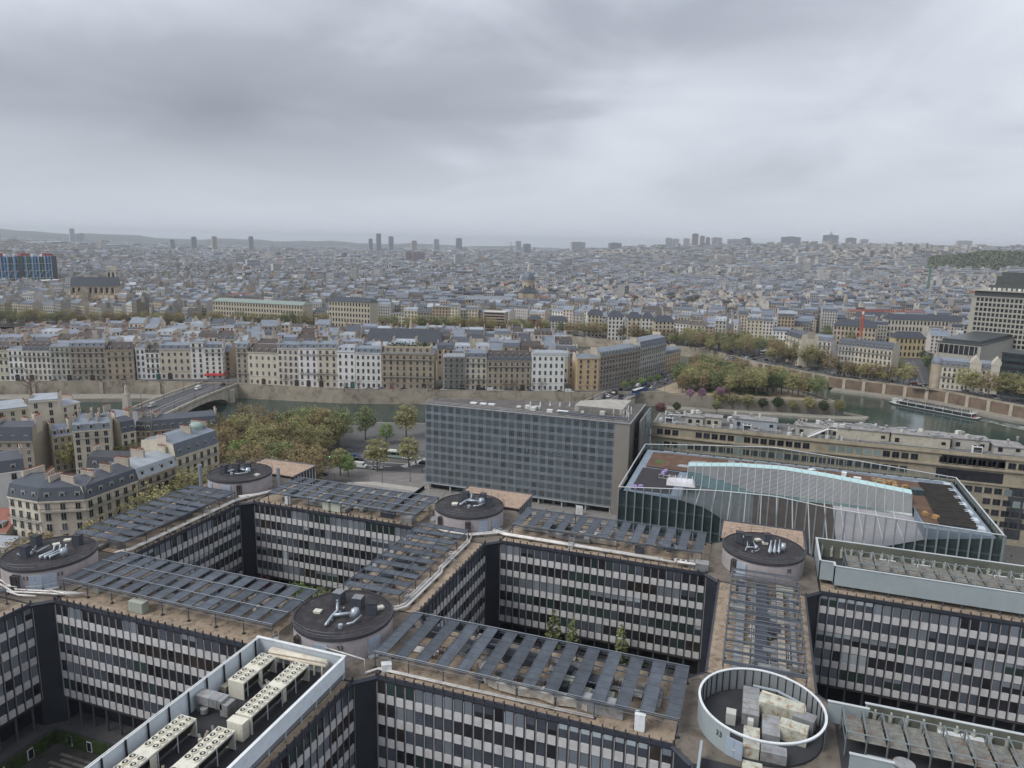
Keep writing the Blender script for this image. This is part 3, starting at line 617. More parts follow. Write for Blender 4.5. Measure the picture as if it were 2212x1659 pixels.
# pale bent duct snaking along under the wide screen
t = thing('bent_duct', 'pale bent sheet metal duct under the wide roof screen', 'duct', (86, -4.6, ZR+.05))
m = MB()
pts = [(0,3.4),(1.4,2.0),(2.6,.6),(4.2,.2),(7,.0),(10,.3),(12.5,-.2),(15,.2),(17,-.1)]
for (a, b) in zip(pts[:-1], pts[1:]):
    L = math.dist(a, b); m.obox((a[0]+b[0])/2, (a[1]+b[1])/2, .35, L*.98, 1.5, 1.0+random.uniform(-.12,.12), math.atan2(b[1]-a[1], b[0]-a[0]))
ob('duct_body', m.mesh('duct_body', mat('duct_pale', (.56,.53,.47), .4, metal=.2, var=.2, dirt=(.38,.30,.22))), t)
ob('duct_feet', MB().box(1,.5,0,1.3,1.5,.4).box(6,-.5,0,6.3,.5,.4).box(12,-.5,0,12.3,.5,.4).mesh('duct_feet', steel_d), t)
# step-over ladders
lad = MB()
for s in (-.4,.4):
    lad.bar((s,-1.1,0),(s,-.5,1.2),.07).bar((s,1.1,0),(s,.5,1.2),.07).bar((s,-.5,1.2),(s,.5,1.2),.07).bar((s,-.5,2.2),(s,.5,2.2),.06).bar((s,-.5,1.2),(s,-.5,2.2),.06).bar((s,.5,1.2),(s,.5,2.2),.06).bar((s,-1.1,1.0),(s,-.5,2.2),.05).bar((s,1.1,1.0),(s,.5,2.2),.05)
for k in range(5): lad.bar((-.4,-1.1+k*.14,k*.28),(.4,-1.1+k*.14,k*.28),.06).bar((-.4,1.1-k*.14,k*.28),(.4,1.1-k*.14,k*.28),.06)
lad.box(-.4,-.5,1.16,.4,.5,1.22)
LAD = lad.mesh('step_ladder', steel_l)
for x, y, rz, w in [(87.4,46.0,0,'twin pipes facing the court trees'), (67.2,30.5,math.pi/2,'bundled pipes behind rotunda 23'), (66.6,13.5,math.pi/2-.2,'bent pipes next to rotunda 23'), (54.2,-6.2,.6,'roof corner left of rotunda 23'), (111.6,46.3,0,'elbow pipes near rotunda 32'), (6.4,33,math.pi/2,'long pipes beside the yellow trees')]:
    one('step_ladder', LAD, x, y, rz, 'steel step over ladder across the '+w, 'ladder')
for x, y, h, w in [(-8.2,47.2,6,'left of the flue rotunda'), (9.0,55.0,5,'right of the flue rotunda')]:
    o = one('flue_pipe', MB().cyl(0,0,0,h,.45,14).ring(0,0,h,h+.12,.3,.5,14).mesh('flue_pipe', mat('flue', (.34,.37,.42), .4, metal=.4), True), x, y, 0, 'tall round grey flue pipe '+w, 'flue')

# ------------------------------------------------------------------ chiller enclosure on the wing below rotunda 23
def corr(x0, y0, x1, y1, z0, z1, m, name, n=None, horizontal=True):
    """profiled metal sheet between two points: horizontal ribs"""
    b = MB(); k = n or int((z1-z0)/.16); L = math.hypot(x1-x0, y1-y0); nx, ny = (y1-y0)/L, -(x1-x0)/L
    for i in range(k):
        za, zb = z0+(z1-z0)*i/k, z0+(z1-z0)*(i+1)/k; zm = (za+zb)/2
        b.quad((x0,y0,za),(x1,y1,za),(x1+nx*.07,y1+ny*.07,zm),(x0+nx*.07,y0+ny*.07,zm)); b.quad((x0+nx*.07,y0+ny*.07,zm),(x1+nx*.07,y1+ny*.07,zm),(x1,y1,zb),(x0,y0,zb))
    return b.mesh(name, m)
clad_w = mat('cladding_white', (.56,.62,.66), .4, metal=.1, var=.06, dirt=(.48,.53,.56))
xl, xr, yf, yk = 54.0, 68.6, -9.9, -50.0
t = thing('chiller_enclosure', 'white ribbed metal walls enclosing the fan coolers below rotunda 23', 'enclosure', (xl, yf, ZR+.05))
zt = 29.5-ZR-.05
ob('floor_deck', MB().box(.1, yk-yf, .02, xr-xl-.1, -.1, .12).mesh('floor_deck', MATS['deck_dark']), t)
ob('side_cladding', corr(xr-xl, yk-yf, xr-xl, 0, 1.0, zt, clad_w, 'side_cladding'), t)
ob('inner_cladding', corr(.12, 0, .12, yk-yf, .1, zt, clad_w, 'inner_cladding'), t)
ob('outer_cladding', MB().box(-.06, yk-yf, .1, .04, 0, zt).mesh('outer_cladding', clad_w), t)
ob('front_cladding', MB().box(0, -.06, .1, xr-xl, .06, zt).mesh('front_cladding', clad_w), t)
ob('inner_lining', MB().box(xr-xl-.16, yk-yf, .3, xr-xl-.06, -.1, zt).mesh('inner_lining', mat('lining', (.20,.22,.24), .5, var=.2)), t)
for a, b in (((0,0),(xr-xl,0)), ((0,0),(0,yk-yf)), ((xr-xl,0),(xr-xl,yk-yf))):
    ob('coping', MB().box(min(a[0],b[0])-.22, min(a[1],b[1])-.22, zt, max(a[0],b[0])+.22, max(a[1],b[1])+.22, zt+.12+.004*(a[0]+b[1])).mesh('coping', white_m), t)
for k in range(12):
    ob('wall_post', MB().box(.1,-.08,.1,.28,.08,zt).mesh('wall_post', core_m), t, (.05, -1-k*3.3, 0))
    ob('wall_post', MB().box(-.2,-.06,0,.0,.06,1.0).mesh('wall_post', clad_w), t, (xr-xl+.0, -.3-k*3.3, 0))
for h in (.35, .65): ob('louvre_rail', MB().bar((xr-xl-.1,-.2,h),(xr-xl-.1,yk-yf,h),.1).mesh('louvre_rail', steel_d), t)
cream = mat('chiller_white', (.72,.70,.60), .5, var=.06, dirt=(.60,.56,.46))
fan_me = MB().ring(0,0,.0,.2,.36,.45,18,0).cyl(0,0,.02,.06,.36,18,1)
rot_me = MB().cyl(0,0,.08,.22,.12,10,0)
for k in range(5):
    a = k*2*math.pi/5; rot_me.quad((.1*math.cos(a),.1*math.sin(a),.12),(.34*math.cos(a),.34*math.sin(a),.10),(.34*math.cos(a+.6),.34*math.sin(a+.6),.15),(.1*math.cos(a+.6),.1*math.sin(a+.6),.15),2)
fan_me = fan_me.mesh('fan', [cream, mat('fan_black', (.015,.014,.013), .6)]); rot_me = rot_me.mesh('rotor', [cream, MATS['fan_black'], mat('fan_blade', (.05,.045,.04), .5)])
def chiller(label, x0, y0, x1, y1, n, gap):
    t = thing('fan_cooler', label, 'air cooler', ((x0+x1)/2, y1, ZR+.2)); w = x1-x0; L = y1-y0; h = 2.55
    ob('casing', MB().box(-w/2,-L,h-.25,w/2,0,h).box(-w/2,-L,0,w/2,-L+.15,h-.25).box(-w/2,-.15,0,w/2,0,h-.25).mesh('casing', cream), t)
    cm = MB()
    for s in (-1, 1): cm.quad((s*(w/2-.05),-L+.2,h-.3),(s*(w/2-.05),-.2,h-.3),(s*.25,-.2,.5),(s*.25,-L+.2,.5))
    ob('coil', cm.mesh('coil', mat('coil', (.035,.03,.028), .7, var=.2)), t)
    for k in range(int(L/3)+1): ob('leg', MB().bar((w/2-.06,-min(L-.1,.1+k*3),0),(w/2-.06,-min(L-.1,.1+k*3),h-.3),.12).bar((w/2-.06,-min(L-.1,.1+k*3),1.4),(.3,-min(L-.1,.1+k*3),.2),.1).mesh('leg', white_m), t)
    pitch = (L-.3-gap)/n; 
    for i in range(n):
        y = -.15-(i+.5)*pitch-(gap if i >= n//2 else 0)
        for s in (-1, 1): ob('rotor', rot_me, ob('fan', fan_me, t, (s*w*.245, y, h), random.uniform(0,6)))
    if gap: ob('service_panel', MB().box(w/2,-.15-n//2*pitch-gap+.1,.3,w/2+.06,-.15-n//2*pitch-.1,h-.3).mesh('service_panel', cream), t)
chiller('white fan cooler nearest the header pipes, beside the zinc ducts', 56.3, -19.2, 58.8, -12.2, 6, .9)
chiller('longest white fan cooler with control cabinet in the chiller enclosure', 62.0, -24.6, 64.4, -12.3, 11, .9)
chiller('rust stained white fan cooler along the inner enclosure wall', 55.9, -42, 58.3, -27.2, 13, 1.2)
chiller('white fan cooler beside the rust stained one, along the ribbed outer wall', 61.8, -42, 64.3, -27.4, 13, 1.2)
one('plant_cabinet', cabinet(2.3,1.2,2.5,cream), 63.2, -25.6, 0, 'white control cabinet at the end of the longest fan cooler', 'cabinet', ZR+.2)
t = thing('header_pipe', 'thick cream header pipes along the enclosure front wall', 'pipes', (57, -10.9, ZR+.2))
for k, (h, r) in enumerate(((1.9,.38),(2.5,.32))): ob('pipe', MB().tube([(0-k*.3,-k*.1,h-.8),(0,-k*.1,h),(9.2,.25-k*.1,h),(9.4,.25-k*.1,h-.9)], r, 10).mesh('pipe', duct_b if k > 5 else mat('pipe_creamy', (.68,.63,.52), .5, var=.15, dirt=(.5,.42,.3)), True), t)
for k in range(7): ob('branch_pipe', MB().tube([(.8+k*1.3,0,1.9),(.8+k*1.3,-.1,.1)], .16, 8).mesh('branch_pipe', MATS['pipe_creamy']), t)
t = thing('duct_elbow', 'large zinc duct elbow standing on the enclosure deck', 'duct', (57.5, -22.5, ZR+.2))
ob('duct_body', MB().box(-3.0,-.8,1.2,1.2,.8,2.4).obox(1.5,0,.3,1.2,1.6,1.7,0).box(-3.0,-.7,0,-2.2,.7,1.2).mesh('duct_body', duct_m), t)
ob('duct_flange', MB().box(-1,-.86,1.14,-.9,.86,2.46).box(.3,-.86,1.14,.4,.86,2.46).cyl(-1.6,-.85,.2,.9,.5,14).mesh('duct_flange', steel_l), t)
one('air_duct', seg_duct(.9,7,.8,duct_b), 55.2, -15.5, 0, 'beige duct along the inner chiller enclosure wall', 'duct', ZR+.2)
for k in range(9):
    a, b = random.uniform(59.4,61.4), random.uniform(-40,-12)
    o = ob('pump_set', MB().box(-.4,-.6,0,.4,.6,.3).tube([(0,-.9,.5),(0,.9,.5),(.3,1.2,1.3)], .18, 7).cyl(-.1,0,.3,1.1,.25,10).mesh('pump_set', duct_b if k % 2 else steel_l), None, (a, b, ZR+.2), random.uniform(0,3))
    tag(o, '%s pump with pipe bends between the fan coolers' % ('beige' if k % 2 else 'steel'), 'pump', 'pumps between the coolers %d' % (k % 2))

# ------------------------------------------------------------------ long plant enclosures on the right hand wings
weather = mat('sheet_weathered', (.215,.215,.19), .55, metal=.2, var=.35, scale=1.3, dirt=(.19,.12,.085), dscale=.7)
def plant_frames(label, x0, x1, y0, y1, z0, zf, step, sheet=True):
    t = thing('steel_canopy', label, 'steel frame', (x0, y0, z0)); n = int((x1-x0)/step); h = zf-z0; d = y1-y0
    fm = MB().bar((0,0,0),(0,0,h),.16).bar((0,d,0),(0,d,h),.16).bar((0,0,h),(0,d,h+.25),.16).bar((0,0,h*.55),(0,d,h*.55),.1).mesh('frame', mat('frame_green', (.19,.215,.22), .5, metal=.2, var=.15))
    sm = MB()
    k = int(d/.35)
    for i in range(k): sm.quad((.12, d*i/k, -.0+.06*(i % 2)), (step-.12, d*i/k, .06*(i % 2)), (step-.12, d*(i+1)/k, .06*((i+1) % 2)), (.12, d*(i+1)/k, .06*((i+1) % 2)))
    sm = sm.mesh('sheet', weather)
    for i in range(n+1):
        ob('frame', fm, t, (i*step, 0, 0))
        if sheet and i < n:
            ob('sheet', sm, t, (i*step, 0, h-.9))
            ob('brace', MB().bar((0,0,h),(step,d,h+.2),.07).mesh('brace', MATS['frame_green']), t, (i*step, 0, 0))
    for y in (0, d): ob('purlin', MB().bar((0,y,h+.1),(n*step,y,h+.1),.14).mesh('purlin', MATS['frame_green']), t)
    return t
# EG
t = thing('plant_enclosure', 'long pale grey walled plant enclosure beside rotunda 32', 'enclosure', (134.6, 44.9, ZR+.05)); zt = 30.7-ZR-.05
XE = 175.5-134.6
wl = [((0,2.6),(2.4,2.6)), ((2.4,1.0),(XE,1.0)), ((0,13.9),(XE,13.9)), ((0,2.6),(0,13.9)), ((2.4,1.0),(2.4,2.6))]
for i, (a, b) in enumerate(wl):
    ob('wall_panel', MB().box(min(a[0],b[0])-.1, min(a[1],b[1])-.1, 1.0, max(a[0],b[0])+.1, max(a[1],b[1])+.1, zt).mesh('wall_panel', panelgrey), t)
    ob('coping', MB().box(min(a[0],b[0])-.2, min(a[1],b[1])-.2, zt+.002*i, max(a[0],b[0])+.2, max(a[1],b[1])+.2, zt+.1+.002*i).mesh('coping', mat('coping_grey', (.50,.54,.545), .5, var=.1)), t)
for k in range(14): ob('stub_post', MB().box(-.12,-.12,0,.12,.12,1.0).mesh('stub_post', steel_d), t, (2.9+k*2.9, 1.3, 0))
ob('inner_lining', MB().box(.12,13.7,1.0,XE-.1,13.79,zt-.05).mesh('inner_lining', mat('lining_olive', (.12,.125,.10), .8, var=.3)), t)
ob('deck', MB().box(.1,2.7,.9,XE-.1,13.68,1.0).mesh('deck', MATS['deck_dark']), t)
hm = MB().box(-.22,-.3,0,.22,0,1.5).box(-.1,-.5,.9,.1,-.2,2.2).box(-.3,-.35,1.5,.3,-.0,1.7)
hm = hm.mesh('hanging_bracket', mat('bracket_pale', (.46,.48,.42), .6, var=.15))
for k in range(22): ob('hanging_bracket', hm, t, (1.2+k*1.8, 13.75, 1.3))
for k in range(6): ob('valve_stub', hm, t, (4+k*.6+(k > 2)*4, 3.4, 1.0), math.pi)
plant_frames('steel frames with weathered sheets inside the enclosure beside rotunda 32', 139.5, 174.5, 49.6, 55.2, ZR+1.1, 30.4, 2.5)
for (x, y, L, r) in [(141,47.3,14,.35),(150,47.8,20,.3),(156,46.9,16,.4),(143,48.8,20,.25)]:
    one('insulated_duct', MB().tube([(0,0,0),(0,0,.9),(L*.4,.2,1.0),(L,-.2,1.0),(L,-.2,.1)], r, 8).mesh('insulated_duct', mat('duct_dark', (.10,.12,.12), .5, var=.3) if L < 15 else steel_l, True), x, y, 0, '%s insulated duct %s inside the enclosure beside rotunda 32' % ('dark' if L < 15 else 'pale', 'of %d metres' % L if 0 else ('by the front wall' if y < 48 and L > 18 else 'beside the frames' if L > 18 else 'at the front' if L < 15 else 'low down')), 'duct', ZR+1.1)
for k, x in enumerate((147.5, 153.5, 166, 170)): one('plant_cabinet', cabinet(2.8,1.2,1.5,white_m), x, 57.2, 0, 'white plant unit by the rear wall of the enclosure beside rotunda 32', 'cabinet', ZR+1.05)['group'] = 'white plant units by the rear wall'
# FH
t = thing('plant_enclosure', 'long green grey plant enclosure wall beside the white ringed rotunda', 'enclosure', (133.0, -6.6, ZR+.05)); zt = 29.5-ZR-.05
XE = 175-133.0
for i, (a, b) in enumerate([((0,10.2),(4.6,10.2)), ((4.6,11.4),(XE,11.4)), ((1.6,0.2),(6.0,0.2)), ((6.0,-1.0),(XE,-1.0))]):
    ob('wall_panel', MB().box(a[0]-.1, a[1]-.1, .5, b[0]+.1, b[1]+.1, zt).mesh('wall_panel', panelgrey), t)
    ob('coping', MB().box(a[0]-.2, a[1]-.2, zt+.002*i, b[0]+.2, b[1]+.2, zt+.1+.002*i).mesh('coping', mat('coping_grey', (.50,.54,.545), .5, var=.1)), t)
ob('inner_lining', MB().box(4.7,11.2,.5,XE-.1,11.29,zt-.05).mesh('inner_lining', MATS['lining_olive']), t)
ob('deck', MB().box(1,-.8,.3,XE,11.18,.42).mesh('deck', MATS['deck_dark']), t)
for k in range(20): ob('hanging_bracket', hm, t, (5.6+k*1.85, 11.25, .9))
plant_frames('steel frames with rusty weathered sheets beside the white ringed rotunda', 134.5, 172, -2.6, 2.6, ZR+.5, 29.7, 2.3)
for k, x in enumerate((147, 149.6)): one('plant_cabinet', cabinet(2.4,1.2,1.6,white_m), x, 3.9, 0, 'white plant unit by the rear wall beside the white ringed rotunda', 'cabinet', ZR+.5)['group'] = 'white plant units near the ring'
one('air_duct', MB().box(-1.4,-1.2,0,1.4,1.2,.9).cyl(1.0,0,.0,2.2,1.2,18).box(-2.8,-1.0,.5,0,1.0,1.7).mesh('air_duct', duct_m), 139.5, -4.9, 0, 'zinc duct cowl with round end beside the white ringed rotunda', 'duct', ZR+.5)
one('air_duct', seg_duct(9,2.2,1.3,MATS['duct_rusty']), 147, -5.6, 0, 'rust streaked cream duct beside the white ringed rotunda', 'duct', ZR+.5)
# deck plant below the ring
t = thing('plant_deck', 'dark plant deck with low pale walls below the white ringed rotunda', 'deck', (xc, -18, ZR+.05))
ob('deck_floor', MB().box(-6.6,-14,.02,7.0,9.2,.12).mesh('deck_floor', MATS['deck_dark']), t)
ob('deck_wall', MB().box(-6.9,-14,0,-6.6,9.0,2.6).mesh('deck_wall', panelgrey), t)
ob('deck_wall', MB().box(7.0,-14,0,7.3,8.0,2.9).mesh('deck_wall', panelgrey), t)
one('air_duct', seg_duct(2.2,6,1.3,MATS['duct_rusty']), xc-.8, -12.5, 0, 'rusty cream duct on the dark deck below the ring', 'duct', ZR+.2)
one('air_duct', seg_duct(5.5,2.0,1.2,duct_m), xc+.6, -17, .1, 'zinc duct across the dark deck below the ring', 'duct', ZR+.2)
one('plant_cabinet', cabinet(1.0,2.6,1.8,cream), xc+3.4, -12.5, 0, 'slim cream unit on the dark deck below the ring', 'cabinet', ZR+.2)
# ================================================================== glass museum with screen panels
def museum():
    X_, Y_, Z0, Z1 = 14.4, 128.0, 5.4, 33.4; W_ = 65.6
    t = thing('glass_museum', 'long glass museum with a grid of square patterned metal screen panels', 'building', (X_, Y_, ZS))
    o = lambda z: z-ZS
    conc = mat('museum_concrete', (.245,.225,.20), .8, var=.1, scale=.15)
    curtain = mat('museum_glass', (.11,.148,.172), .12, var=.25, scale=.12)
    frame = mat('museum_frame', (.42,.455,.49), .4, metal=.2, var=.12)
    pat = mat('museum_pattern', (.098,.124,.14), .18, metal=.1, var=.3, scale=.15, rnd=.25)
    ap = mat('museum_aperture', (.02,.022,.024), .4)
    ring = mat('museum_ring', (.125,.145,.148), .4, metal=.3, var=.15, rnd=.15)
    ob('body', MB().prism([(0,.35),(W_-.02,.35),(W_+4.7,.9),(W_+4.7,30),(46,23),(6,11),(0,9)], o(Z0)+.4, o(Z1)-.1).mesh('body', mat('museum_body', (.10,.11,.12), .5, var=.2)), t)
    ob('roof', MB().prism([(-.3,-.2),(W_+4.9,-.2),(W_+4.9,30.4),(46,23.4),(6,11.4),(-.3,9.3)], o(Z1)-.1, o(Z1)+.12).mesh('roof', mat('museum_roof', (.10,.09,.085), .9, var=.3, dirt=(.17,.155,.14), dscale=.25)), t)
    ob('end_wall', MB().box(W_,-.05,0,W_+4.7,.88,o(Z1)-.1).mesh('end_wall', conc), t)
    ob('side_wall', MB().box(W_+4.72,.0,0,W_+4.9,13,o(Z1)-.1).mesh('side_wall', mat('museum_side', (.10,.095,.09), .7, var=.2)), t)
    ob('side_blade', MB().box(W_+6.4,8,0,W_+6.9,30,o(Z1)-.8).mesh('side_blade', mat('museum_blade', (.17,.17,.165), .6, var=.15)), t)
    ob('blade_glass', MB().box(W_+6.95,18,3,W_+7.05,29.5,o(Z1)-1).mesh('blade_glass', mat('blade_glass', (.18,.25,.29), .2, var=.4, scale=.4)), t)
    for k in range(9): ob('blade_rung', MB().box(W_+4.9,9,2+k*3,W_+6.4,9.15,2.12+k*3).mesh('blade_rung', steel_d), t)
    cw, chh = W_/24, (Z1-Z0-.3)/10
    def cell(openk):
        m = MB(); e = .085
        m.box(.0,.18,.0,cw,.24,chh,3)                                   # backing glass
        for q in (0, .20, .80, 1.0):                                    # double framing lines
            x = q*cw if q not in (0, 1) else q*cw
            if q in (0, 1): continue
        for a in (.13, .87):
            m.box(a*cw-e/2,-.05,0,a*cw+e/2,.08,chh,0); m.box(0,-.05,a*chh-e/2,cw,.08,a*chh+e/2,0)
        m.box(.0,-.02,.0,.05,.1,chh,0).box(cw-.05,-.02,0,cw,.1,chh,0).box(0,-.02,0,cw,.1,.05,0).box(0,-.02,chh-.05,cw,.1,chh,0)
        i0, i1 = .2, .8
        m.box(i0*cw,.04,i0*chh,i1*cw,.12,i1*chh,1)
        cx, cz = cw/2, chh/2
        def oct_(r, y, mm, cx=cx, cz=cz, n=8):
            m._add([(cx+r*math.cos(2*math.pi*(k+.5)/n), y, cz+r*math.sin(2*math.pi*(k+.5)/n)) for k in range(n)], [tuple(range(n))], mm)
        if openk == 1:
            m.box(i0*cw+.05,.03,i0*chh+.05,i1*cw-.05,.05,i1*chh-.05,4); oct_(.34,.02,2)
            for k in range(5):
                for l in range(5):
                    if k in (0, 4) or l in (0, 4):
                        x, z = i0*cw+.14+k*(.6*cw-.28)/4, i0*chh+.14+l*(.6*chh-.28)/4; m.box(x-.1,.02,z-.1,x+.1,.03,z+.1,2)
        elif openk == 2:
            q = .28
            for (a, b, c, d_) in ((-1,-1,1,-.8),(-1,.8,1,1),(-1,-.8,-.8,.8),(.8,-.8,1,.8)): m.box(cx+a*q*1.6,.0,cz+b*q*1.6,cx+c*q*1.6,.03,cz+d_*q*1.6,4)
            oct_(.13,.02,2)
        else:
            oct_(.12,.03,2)
            q = .5
            for (a, b, c, d_) in ((-1,-1,1,-.9),(-1,.9,1,1),(-1,-.9,-.9,.9),(.9,-.9,1,.9)): m.box(cx+a*q,.015,cz+b*q,cx+c*q,.03,cz+d_*q,4)
        return m.mesh('screen_panel', [frame, pat, ap, curtain, ring])
    C = [cell(0), cell(1), cell(2)]
    openset = {(10,9),(12,9),(2,8),(20,9),(21,9),(22,9),(13,8),(1,6),(11,7),(12,7),(13,7),(14,7),(10,6),(12,6),(18,7),(23,8),(2,6),(5,5),(1,5),(18,6),(14,5),(16,5),(8,4),(2,4),(3,4),(5,4),(7,4),(8,3),(19,5),(1,3),(3,3),(10,3),(12,3),(13,4),(16,4),(18,4),(22,4),(3,1),(10,1),(11,1),(8,0),(12,0),(13,0),(14,1),(15,0)}
    for i in range(24):
        for j in range(10):
            k = 1 if (i, j) in openset else (2 if j < 5 and random.random() < .35 and i > 6 else 0)
            ob('screen_panel', C[k], t, (i*cw, 0, o(Z0)+.1+j*chh))
    tm = mat('ghost_letter', (.24,.27,.28), .4)
    for i, chx in ((13,'E'),(14,'S'),(16,'T'),(17,'O')): ob('letter', text_mesh(chx, 1.7, tm, 'letter', .01), t, (i*cw+cw/2, -.03, o(Z0)+.1+5*chh+.75)).rotation_euler = (math.pi/2, 0, 0)
    ob('eave', MB().box(-.35,-.4,o(Z1)-.1,W_+4.95,-.2,o(Z1)+.25).box(W_+4.75,-.2,o(Z1)-.1,W_+5.0,30.4,o(Z1)+.25).mesh('eave', steel_l), t)
    ob('base_beam', MB().box(-.1,-.1,o(Z0)-.3,W_,.3,o(Z0)+.08).mesh('base_beam', frame), t)
    ob('ground_glazing', MB().box(1,2.2,0,W_,2.5,o(Z0)-.3).mesh('ground_glazing', mat('shop_glass', (.02,.022,.025), .2, var=.4, scale=.6)), t)
    cm = MB().cyl(0,0,0,o(Z0)-.3,.3,12).mesh('column', mat('column_pale', (.42,.42,.41), .6, var=.1))
    for k in range(9): ob('column', cm, t, (1.2+k*8.0, .6, 0))
    for k in range(10): ob('entrance_door', MB().box(0,0,0,1.1,.1,2.3).mesh('entrance_door', mat('door_light', (.22,.25,.25), .2, var=.3)), t, (22+k*3.9, 2.0, 0))
    # roof furniture
    rl = MB()
    for (a, b) in (((.2,.3),(W_+4,.3)), ((.2,.3),(.2,9))):
        n = 18
        for k in range(n+1): q = [lerp(a[i], b[i], k/n) for i in (0,1)]; rl.bar((q[0],q[1],o(Z1)+.1),(q[0],q[1],o(Z1)+1.1),.06)
        for h in (.6,1.1): rl.bar((a[0],a[1],o(Z1)+h),(b[0],b[1],o(Z1)+h),.05)
    ob('roof_railing', rl.mesh('roof_railing', steel_l), t)
    for x, y, l in ((14,6,2.2),(17.5,6.2,2.2),(20.5,6.4,2.2),(45,6,3.6)): ob('skylight', MB().box(0,0,o(Z1)+.1,l,1.6,o(Z1)+.5).mesh('skylight', white_m), t, (x, y, 0))
    ob('roof_hall', MB().prism([(50,10),(66,10),(66,26),(58,24),(50,18)], o(Z1)+.1, o(Z1)+2.0).mesh('roof_hall', mat('hall_beige', (.36,.34,.30), .8, var=.2)), t)
    g = MB()
    for i in range(22):
        for j in range(5): g.box(.4+i*.62,-.08,.3+j*.36,.86+i*.62,0,.54+j*.36,0)
    ob('hall_grille', g.mesh('hall_grille', mat('grille', (.20,.20,.19), .6)), t, (51,9.98,o(Z1)))
    ob('gantry', MB().box(46,3.2,o(Z1)+.3,W_+3,3.8,o(Z1)+.9).box(46,5.2,o(Z1)+.2,W_+3,5.6,o(Z1)+.6).mesh('gantry', steel_d), t)
    for k in range(12): ob('antenna', MB().bar((0,0,0),(0,0,2.2+k % 3*.6),.1).box(-.15,-.1,1.2,.15,.1,2.4).mesh('antenna', mat('antenna_white', (.6,.6,.58), .5)), t, (W_-2+random.uniform(0,6), 3+random.uniform(0,22), o(Z1)+.1))
    for k in range(9): ob('roof_unit', MB().box(0,0,0,random.uniform(.8,2),random.uniform(.8,1.6),random.uniform(.5,1.2)).mesh('roof_unit', cab_m), t, (random.uniform(24,64), random.uniform(3,8), o(Z1)+.1))
    for k in range(7): ob('roof_vent', MB().cyl(0,0,0,1.5,.35,8,r1=.12).mesh('roof_vent', mat('antenna_white', (0,0,0))), t, (34+k*3.2, 12+k*1.0, o(Z1)+.1))
    return t
museum()
